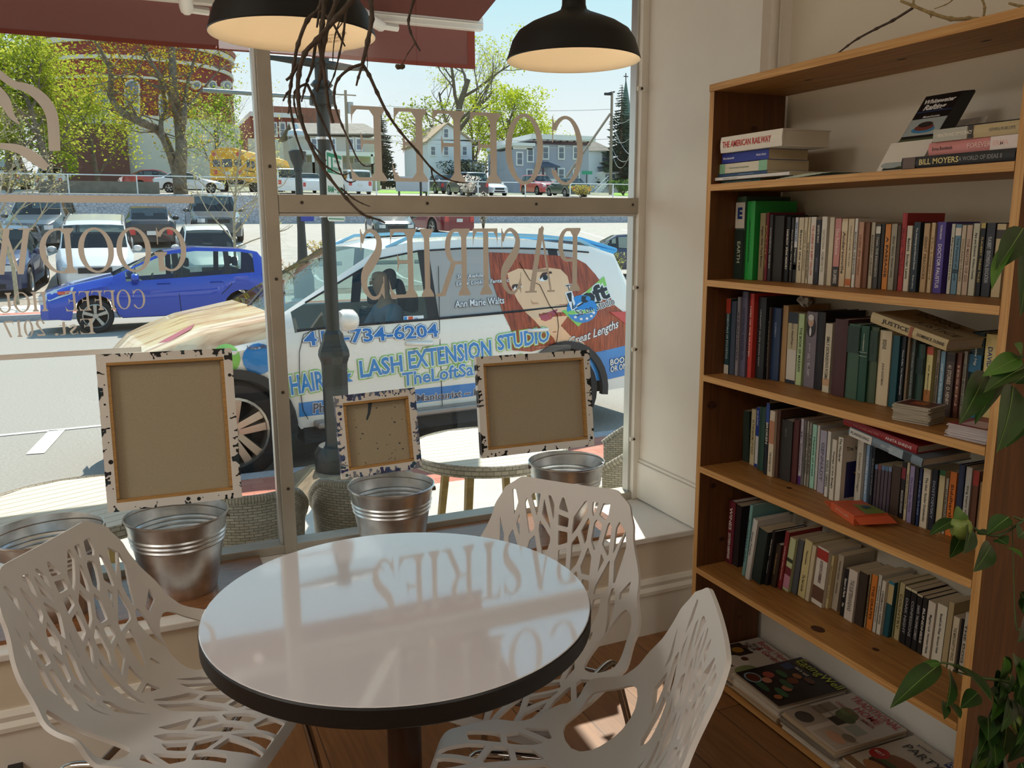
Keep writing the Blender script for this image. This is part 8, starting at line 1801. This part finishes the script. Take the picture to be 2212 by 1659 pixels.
# ---- houses
M_WIN = mat('house window glass', '#5d6a78', .15, spec=.8); M_WTR = mat('house white trim', '#e4e3e0', .6); M_SHG = mat('roof shingle', '#8b8479', .9, noise=.15, nscale=2); M_SHD = mat('dark shingle', '#555a66', .9)
def HB(t, y):
    """helpers for a house whose front stands in the plane at distance y: everything given in photo columns/rows on that plane"""
    def q(px, py, dy=0): v = on_y(px, py, y); return Vector((v.x, y+dy, v.z))
    def slabp(nm, x0, x1, y0, y1, m, d0=0, d1=-.12, sub=None):
        a, b = q(x0, y1), q(x1, y0); return simple(nm, [(a.x, b.x, y+min(d0, d1), y+max(d0, d1), a.z, b.z)], m, sub or t)
    def win(cx, cy, w, h, trim=M_WTR, dy=0):
        f = slabp('window_frame', cx-w/2-2.5, cx+w/2+2.5, cy-h/2-3, cy+h/2+3, trim, dy, dy-.10); slabp('pane', cx-w/2, cx+w/2, cy-h/2, cy-.7, M_WIN, dy-.08, dy-.12, f); slabp('pane', cx-w/2, cx+w/2, cy+.7, cy+h/2, M_WIN, dy-.08, dy-.12, f)
    return q, slabp, win
def body(nm, q, x0, x1, top, y, depth, m, t, z0=None):
    a, b = q(x0, top), q(x1, top); return simple(nm, [(a.x, b.x, y, y+depth, (gz(y)-.6) if z0 is None else z0, a.z)], m, t)
def house(name, lab, y, px): t = thing(name, lab, 'house', (at_y(px, y), y, gz(y)), 'houses across the street'); return (t, *HB(t, y))
# beige house
y = 86; t, q, sp_, win = house('house', 'beige two-storey house with a grey roof and a porch behind the parking sign', y, 730); M_BG = mat('beige siding', '#c2b8a8', .8); body('wall', q, 640, 818, 292, y, 8, M_BG, t)
mb = MB(); a, b, c = q(630, 292, -.4), q(826, 292, -.4), q(808, 260, 4); d = q(640, 258, 4); mb.prism([a, b, c, d], (0, 0, .12)); mb.prism([d, c, q(826, 290, 8.4), q(630, 290, 8.4)], (0, 0, .12)); mb.build('roof', M_SHG, t); mb = MB(); mb.prism([q(812, 292, 0), q(812, 292, 8), q(808, 262, 4)], (.25, 0, 0)); mb.build('gable', M_WTR, t)
for cx in (678, 718, 757, 775): win(cx, 312, 9, 22)
sp_('porch_roof', 632, 800, 333, 337, M_WTR, -2.2, .0); sp_('porch_wall', 636, 796, 357, 378, M_SHG, -2.2, -2.0)
for cx in (640, 668, 700, 742, 792): sp_('porch_post', cx-1.5, cx+1.5, 337, 378, M_WTR, -2.2, -2.05)
for cx in (655, 690, 730, 770): win(cx, 352, 9, 18)
# white gable house
y = 92; t, q, sp_, win = house('house', 'white gable-fronted house below the middle letters of the upper word', y, 968); M_WS = mat('white siding', '#dfe2e6', .8); body('wall', q, 924, 1019, 302, y, 9, M_WS, t)
mb = MB(); mb.prism([q(924, 302), q(1019, 302), q(966, 268)], (0, 9, 0)); mb.build('gable', M_WS, t); mb = MB()
for e, s_ in ((918, 1), (1025, -1)): mb.prism([q(e, 306, -.3), q(966, 264, -.3), q(966, 267, -.3), q(e+3*s_, 309, -.3)], (0, 9.6, 0))
mb.build('roof', mat('tan shingle', '#b09a7c', .9), t)
for cx, cy in ((963, 288), (935, 326), (963, 326), (1003, 326)): win(cx, cy, 8, 17)
body('annexe', q, 1019, 1046, 352, y, 4, M_WS, t); win(1032, 370, 9, 20); sp_('porch_roof', 984, 1020, 348, 352, M_SHD, -1.6, 0)
for cx in (1006, 1017): sp_('porch_post', cx-1.5, cx+1.5, 352, 388, M_WTR, -1.6, -1.45)
win(1010, 374, 7, 22)
# grey house
y = 82; t, q, sp_, win = house('house', 'grey flat-roofed house with bracketed eaves below the first letters of the upper word', y, 1200); M_GY = mat('grey siding', '#a3a6b4', .8); M_MAR = mat('maroon trim', '#5a4550', .7); body('wall', q, 1150, 1272, 308, y, 10, M_GY, t); body('wing', q, 1110, 1150, 322, y, 7, M_GY, t)
sp_('cornice', 1142, 1280, 296, 301, M_WTR, -.7, 10); sp_('frieze', 1148, 1274, 301, 309, M_WTR, -.12, 0); sp_('cornice', 1106, 1152, 310, 315, M_WTR, -.5, 7); sp_('frieze', 1108, 1150, 315, 322, M_WTR, -.1, 0); sp_('trim_band', 1148, 1274, 308, 310, M_MAR, -.16, 0)
for cx in (1151, 1166, 1181, 1196, 1209, 1223, 1238, 1252, 1268): sp_('bracket', cx-1, cx+1, 301, 308, M_MAR, -.5, 0)
sp_('chimney', 1222, 1234, 289, 296, mat('chimney grey', '#8f939e', .8), 4, 5); sp_('rooftop', 1176, 1256, 293, 296, M_WTR, 2, 8)
for cx, cy in ((1122, 343), (1145, 336), (1178, 330), (1212, 330), (1244, 330), (1212, 378), (1244, 378), (1144, 380)): win(cx, cy, 10, 24)
mb = MB(); mb.prism([q(1150, 365, -2), q(1192, 365, -2), q(1184, 352, 0), q(1160, 352, 0)], (0, 0, .12)); mb.build('porch_roof', M_SHD, t)
for cx in (1156, 1184): sp_('porch_post', cx-1.2, cx+1.2, 365, 400, M_MAR, -2, -1.8)
sp_('porch_rail', 1156, 1186, 389, 401, M_WTR, -2.02, -1.95); sp_('porch_door', 1166, 1178, 372, 400, M_WTR, -.1, 0); sp_('basement', 1130, 1272, 403, 412, mat('basement wall', '#857c76', .9), -.2, 0)
mb = MB()
for k in range(7): a = q(1150-k*5, 402+k*1.6, -2.2); mb.box(a.x-.12, a.x+.12, a.y-1.0, a.y, a.z-.2, a.z)
mb.build('stair', M_WTR, t)
# white house at the corner
y = 98; t, q, sp_, win = house('house', 'white house with a bay window and stair beside the spruce', y, 1300); body('wall', q, 1268, 1322, 324, y, 8, M_WS, t); mb = MB(); mb.prism([q(1264, 326, -.3), q(1326, 326, -.3), q(1300, 296, 3)], (0, 6, 0)); mb.build('roof', M_SHG, t)
win(1308, 340, 16, 20); body('bay', q, 1288, 1324, 372, y-2, 2, M_WTR, t); mb = MB(); mb.prism([q(1284, 374, -2.4), q(1328, 374, -2.4), q(1320, 362, 0), q(1290, 362, 0)], (0, 0, .1)); mb.build('bay_roof', M_SHD, t)
for cx in (1294, 1306): win(cx, 388, 8, 20, dy=-2.02)
mb = MB()
for k in range(8): a = on_y(1284+k*3.4, 424-k*4, 92); mb.box(a.x-.3, a.x+.3, 92, 92.6, a.z-.25, a.z)
mb.build('stair', M_WTR, t); mb = MB(); p0, p1 = on_y(1284, 408, 92), on_y(1314, 380, 92)
for dz in (0, -.5): mb.tube([p0+Vector((0, 0, dz)), p1+Vector((0, 0, dz))], .06, 5)
mb.build('stair_rail', M_WTR, t)
# brick block and the pale wall below it
y = 112; t, q, sp_, win = house('brick_building', 'red brick block with white-framed windows beside the mullion', y, 605); M_RB = mat('red brick far', '#8a4a3e', .9, noise=.1, nscale=1); body('wall', q, 540, 640, 250, y, 14, M_RB, t); sp_('parapet', 540, 642, 246, 251, M_WTR, -.3, 14); sp_('base_wall', 540, 636, 303, 385, mat('pale wall', '#d5d3c2', .85), -.4, 0)
for cx in (574, 592, 610, 628): win(cx, 280, 8, 26)
mb = MB(); v = q(700, 262, 24); mb.box(at_y(590, 136), at_y(745, 136), 136, 146, gz(136), on_y(650, 232, 136).z); mb.build('rear_wing', mat('brown brick far', '#94604e', .9), t)
# round brick church
y = 102; cxp = 330; xr = at_y(548, y); cx = at_y(cxp, y); RR = (xr-cx)*.93; t = thing('church', 'round red brick church with pale stone bands behind the forked tree', 'church', (cx, y+4, gz(y)), None)
def zc(py, px=cxp): return on_y(px, py, y).z
M = Matrix.Translation((cx, y+RR*.55, 0)); M_CB = mat('church brick', '#8a3f36', .9, noise=.08, nscale=1); M_STN = mat('church stone', '#d3cbba', .8)
zt = zc(100); MB().lathe([(RR, zc(262)), (RR, zt), (RR*1.0, zt+.2), (0, zt+.2)], M, 64).build('drum', M_CB, t, smooth=30)
MB().lathe([(RR*1.04, zt), (RR*1.06, zt+.4), (RR*.9, zt+2.2), (RR*.5, zt+5), (0, zt+6)], M, 64).build('dome_roof', mat('church roof', '#a0685c', .8), t, smooth=40)
def bandc(py0, py1, k): MB().lathe([(RR, zc(py1)), (RR*k, zc(py1)), (RR*k, zc(py0)), (RR, zc(py0))], M, 64, close=True).build('stone_band', M_STN, t, smooth=30)
bandc(102, 113, 1.035); bandc(140, 148, 1.02); bandc(181, 186, 1.015)
MB().lathe([(RR*1.05, gz(y)-1), (RR*1.05, zc(262)), (RR, zc(262))], M, 64).build('base_wall', mat('church pale base', '#cfc9ba', .85), t, smooth=30)
mb = MB(); a_, b_ = on_y(90, 262, 96), on_y(272, 262, 96); mb.box(a_.x, b_.x, 96, 104, gz(96)-1, a_.z); mb.build('brick_annexe', mat('annexe brick', '#6e463c', .9), t)
def on_drum(px, py):
    v = ray(px, py); c = M.translation; a = v.x**2+v.y**2; b = -2*(v.x*c.x+v.y*c.y); k = c.x**2+c.y**2-(RR*1.005)**2; D = max(b*b-4*a*k, 0); return EYE+v*((-b-math.sqrt(D))/(2*a))
def church_win(px, py0, py1, w, arch):
    f = None
    for nm, g, m, o in (('window_surround', 4, M_STN, .25), ('glass', 0, M_WIN, .32)):
        mb = MB(); pts = [(w/2+g)*Vector((math.cos(i*PI/10), -math.sin(i*PI/10))) for i in range(21 if not arch else 11)]
        if arch: pp = [(px+p.x, py0+w/2+p.y) for p in pts]+[(px-w/2-g, py1+g), (px+w/2+g, py1+g)]
        else: pp = [(px+p.x, (py0+py1)/2+p.y) for p in pts[:-1]]
        P3_ = [on_drum(*p) for p in pp]; n = ((on_drum(px, py1)-M.translation)*Vector((1, 1, 0))).normalized() if False else Vector((on_drum(px, py1).x-M.translation.x, on_drum(px, py1).y-M.translation.y, 0)).normalized(); mb.prism([p-n*.15 for p in P3_], n*(.15+o)); o_ = mb.build(nm, m, f or t); f = f or o_
church_win(286, 176, 246, 26, True); church_win(352, 205, 250, 12, True); church_win(222, 182, 246, 26, True)
for px in (422, 455, 487): church_win(px, 178, 190, 12, False)
# spire, poles, wires, signs
y = 150; a, b = on_y(1352, 275, y), on_y(1352, 176, y); t = thing('church_spire', 'slim green church spire with a cross rising behind the spruce', 'spire', (a.x, y, gz(y))); mb = MB(); mb.tube([(a.x, y, gz(y)), a, b], [1.6, 1.5, .12], 6); mb.build('spire', mat('copper green', '#4f6a60', .7), t); mb = MB(); c = on_y(1352, 158, y); mb.tube([b, c], .10, 5); m_ = b.lerp(c, .6); mb.tube([m_+Vector((-.5, 0, 0)), m_+Vector((.5, 0, 0))], .10, 5); mb.build('cross', M_DPL, t)
M_UP = mat('utility pole wood', '#8f8070', .9)
def pole(px, y, top, lab, r=.15, name='utility_pole', m=M_UP): 
    v = on_y(px, top, y); t = thing(name, lab, 'pole', (v.x, y, gz(y))); mb = MB(); mb.tube([(v.x, y, gz(y)-.1), (v.x, y, v.z)], [r, r*.75], 8); mb.build('shaft', m, t); return t, v
t, v = pole(1322, 76, 198, 'leaning-braced utility pole beside the spruce', .17); mb = MB(); a = on_y(1308, 203, 76); mb.tube([a, v+Vector((.3, 0, 0))], .08, 5); mb.tube([a+Vector((-.1, 0, 0)), a+Vector((.7, 0, .02))], .14, 6); mb.build('street_light_arm', M_DPL, t); mb = MB(); mb.tube([on_y(1318, 246, 76), on_y(1195, 424, 74)], .12, 6); mb.build('brace', M_UP, t)
t, v = pole(746, 80, 195, 'utility pole with a transformer before the beige house', .17); mb = MB(); c = on_y(757, 233, 80); mb.lathe([(0, -.5), (.28, -.5), (.28, .5), (0, .55)], Matrix.Translation(c), 10); mb.build('transformer', mat('transformer grey', '#a4a8ac', .5), t); mb = MB(); c = on_y(746, 205, 80); mb.tube([c+Vector((-1, 0, 0)), c+Vector((1, 0, 0))], .06, 5); mb.build('cross_arm', M_UP, t)
t, v = pole(905, 46, 245, 'dark slim lamp pole in front of the white gable house', .075, 'lamp_pole', M_DPL); mb = MB(); mb.obox(Matrix.Translation(v), .5, .3, .12); mb.build('lamp_head', M_DPL, t)
t, v = pole(1366, 60, 180, 'pale utility pole close to the window reveal', .13, 'utility_pole', mat('pale pole', '#a9a59c', .8))
def wire(p, q, sag, lab, grp):
    p, q = Vector(p), Vector(q); mb = MB(); mb.tube([p.lerp(q, i/12)-Vector((0, 0, sag*4*(i/12)*(1-i/12))) for i in range(13)], .022, 4, caps=False); tag(mb.build('overhead_wire', mat('wire grey', '#9a9c9e', .6)), lab, 'wire', grp)
for k, (a, b, s_) in enumerate((((820, 228), (1322, 236), .3), ((790, 288), (1322, 300), .4), ((760, 296), (1322, 318), .4))): wire(on_y(*a, 79), on_y(*b, 76), s_, 'thin overhead wire strung across to the braced utility pole', 'overhead wires to the braced pole')
for k, (a, b, s_) in enumerate((((1322, 252), (1366, 250), .6), ((1322, 296), (1366, 292), .6), ((1322, 318), (1366, 336), .9), ((1322, 330), (1366, 316), 1.6), ((1322, 262), (1366, 338), .6))): wire(on_y(*a, 76), on_y(*b, 60), s_, 'sagging cable between the braced pole and the pale pole', 'cables between the two poles')
y = 49.4; a, b = on_y(856, 413, y), on_y(928, 382, y); t = thing('sign_board', 'blank pale sign board seen from behind at the wall edge', 'sign', ((a.x+b.x)/2, y, gz(y))); simple('board', [(a.x, b.x, y, y+.06, a.z, b.z)], mat('sign back', '#aeb2b6', .6), t)
for x in (a.x+.2, b.x-.2): simple('post', [(x-.05, x+.05, y+.06, y+.14, gz(y), b.z-.1)], M_DPL, t)
t = thing('guard_rail', 'thin white rail running along the top of the stone wall', 'rail', (8, 49, 3.2)); zr_ = on_y(950, 391, 49).z
for i in range(14): x = -6+i*3.2; simple('post', [(x-.03, x+.03, 48.97, 49.03, gz(49), zr_)], M_WTR, t)
mb = MB(); mb.tube([(-8, 49, zr_), (38, 49, zr_)], .03, 5); mb.build('rail', M_WTR, t)
a = on_y(1268, 373, 58); t = thing('street_sign', 'green street name sign on a post before the grey house', 'sign', (a.x, 58, gz(58))); simple('plate', [(a.x-.45, a.x+.45, 57.97, 58.0, a.z-.13, a.z+.13)], M_SGN, t); mb = MB(); mb.tube([(a.x, 58.05, gz(58)), (a.x, 58.05, a.z+.15)], .04, 6); mb.build('post', M_DPL, t)
# shrubs and tufts
def shrub(px, y, w, h, lab, cols, n, sz, seed, kind='shrub', z=None):
    rnd = random.Random(seed); x = at_y(px, y); z0 = gz(y) if z is None else z; t = thing(kind, lab, kind.replace('_', ' '), (x, y, z0)); st_ = MB(); lf_ = MB()
    for i in range(12):
        a, e = rnd.uniform(0, 2*PI), rnd.uniform(.1, 1); st_.tube([(x, y, z0-.02), (x+math.cos(a)*w*.25*e, y+math.sin(a)*w*.25*e, z0+h*.55), (x+math.cos(a)*w*.5*e, y+math.sin(a)*w*.5*e, z0+h*(1-.2*e))], [sz*.25, sz*.18, sz*.08], 4)
    st_.build('stems', M_BARK, t)
    for i in range(n):
        a, e, u = rnd.uniform(0, 2*PI), rnd.random()**.5, rnd.uniform(.3, 1); c = Vector((x+math.cos(a)*w*.5*e*u, y+math.sin(a)*w*.5*e*u, z0+h*u*(1-.15*e))); d = Vector((rnd.gauss(0, 1), rnd.gauss(0, 1), rnd.gauss(.3, .7))).normalized(); b = d.cross(Vector((.2, .4, 1))).normalized(); lf_.flat([c-d*sz, c+b*sz*.55, c+d*sz, c-b*sz*.55], i % len(cols))
    lf_.build('foliage', [leaf_mat('leaf '+c, c) for c in cols], t)
shrub(1333, 23.5, .85, 1.0, 'small budding shrub in the gravel bed before the navy sedan', ['#a3ad5a', '#8f9a4a', '#b5b878'], 260, .035, 1); shrub(1012, 50.0, 1.9, 1.5, 'white blossoming shrub at the wall edge beside the black car', ['#efe9e4', '#e4dcd6', '#cfc6b4'], 500, .07, 2); shrub(1044, 38.8, .9, 2.1, 'white blossoming small tree beside the dark red car', ['#efe9e4', '#d9d2c6', '#8f8a70'], 420, .06, 3)
shrub(572, 26, 1.0, .9, 'rust coloured dry grass tuft beside the mullion', ['#c07a3c', '#b0703c', '#a8885c'], 200, .09, 4, 'grass_tuft'); shrub(640, 23.3, 1.5, .9, 'dry twiggy shrub in the bed under the lantern post', ['#b09a74', '#a89878', '#8f8460'], 200, .05, 5); shrub(690, 30.5, 1.6, .8, 'pale dry grass tuft between the parking rows', ['#c4b184', '#a8a45c', '#b59a6a'], 200, .07, 6, 'grass_tuft')
shrub(1255, 55, 2.2, 1.0, 'yellow-brown bush beside the dark green car', ['#b0a04c', '#98904a'], 260, .1, 7); shrub(1005, 90.5, 7, 3.6, 'dark hedge in front of the white gable house', ['#5a6550', '#6a6a58', '#4d5848'], 1500, .15, 8, 'hedge'); shrub(1345, 70, 3.5, 1.6, 'green bush on the lawn beside the braced pole', ['#4f7038', '#5f8040'], 300, .14, 9); shrub(30, 50.8, 6, 1.3, 'low scrub on the wall top at the far end', ['#8a8458', '#6f7440', '#a09468'], 400, .1, 10)
lw = MB(); p0, p1 = on_ground(1325, 402, 60), on_ground(1372, 385, 60); lw.flat([(at_y(1325, 66), 66, gz(66)+.03), (at_y(1420, 66), 66, gz(66)+.03), (at_y(1420, 92), 92, gz(92)+.03), (at_y(1325, 92), 92, gz(92)+.03)]); lw.flat([(at_y(420, 49), 49, gz(49)+.03), (at_y(560, 49), 49, gz(49)+.03), (at_y(560, 50.4), 50.4, gz(50.4)+.03), (at_y(420, 50.4), 50.4, gz(50.4)+.03)]); lw.flat([(at_y(820, 66), 66, gz(66)+.03), (at_y(930, 66), 66, gz(66)+.03), (at_y(930, 88), 88, gz(88)+.03), (at_y(820, 88), 88, gz(88)+.03)]); tag(lw.build('grass', mat('lawn', '#7fae3c', .95, noise=.2, nscale=2)), 'patches of green lawn beyond the stone wall', 'grass', kind='stuff')
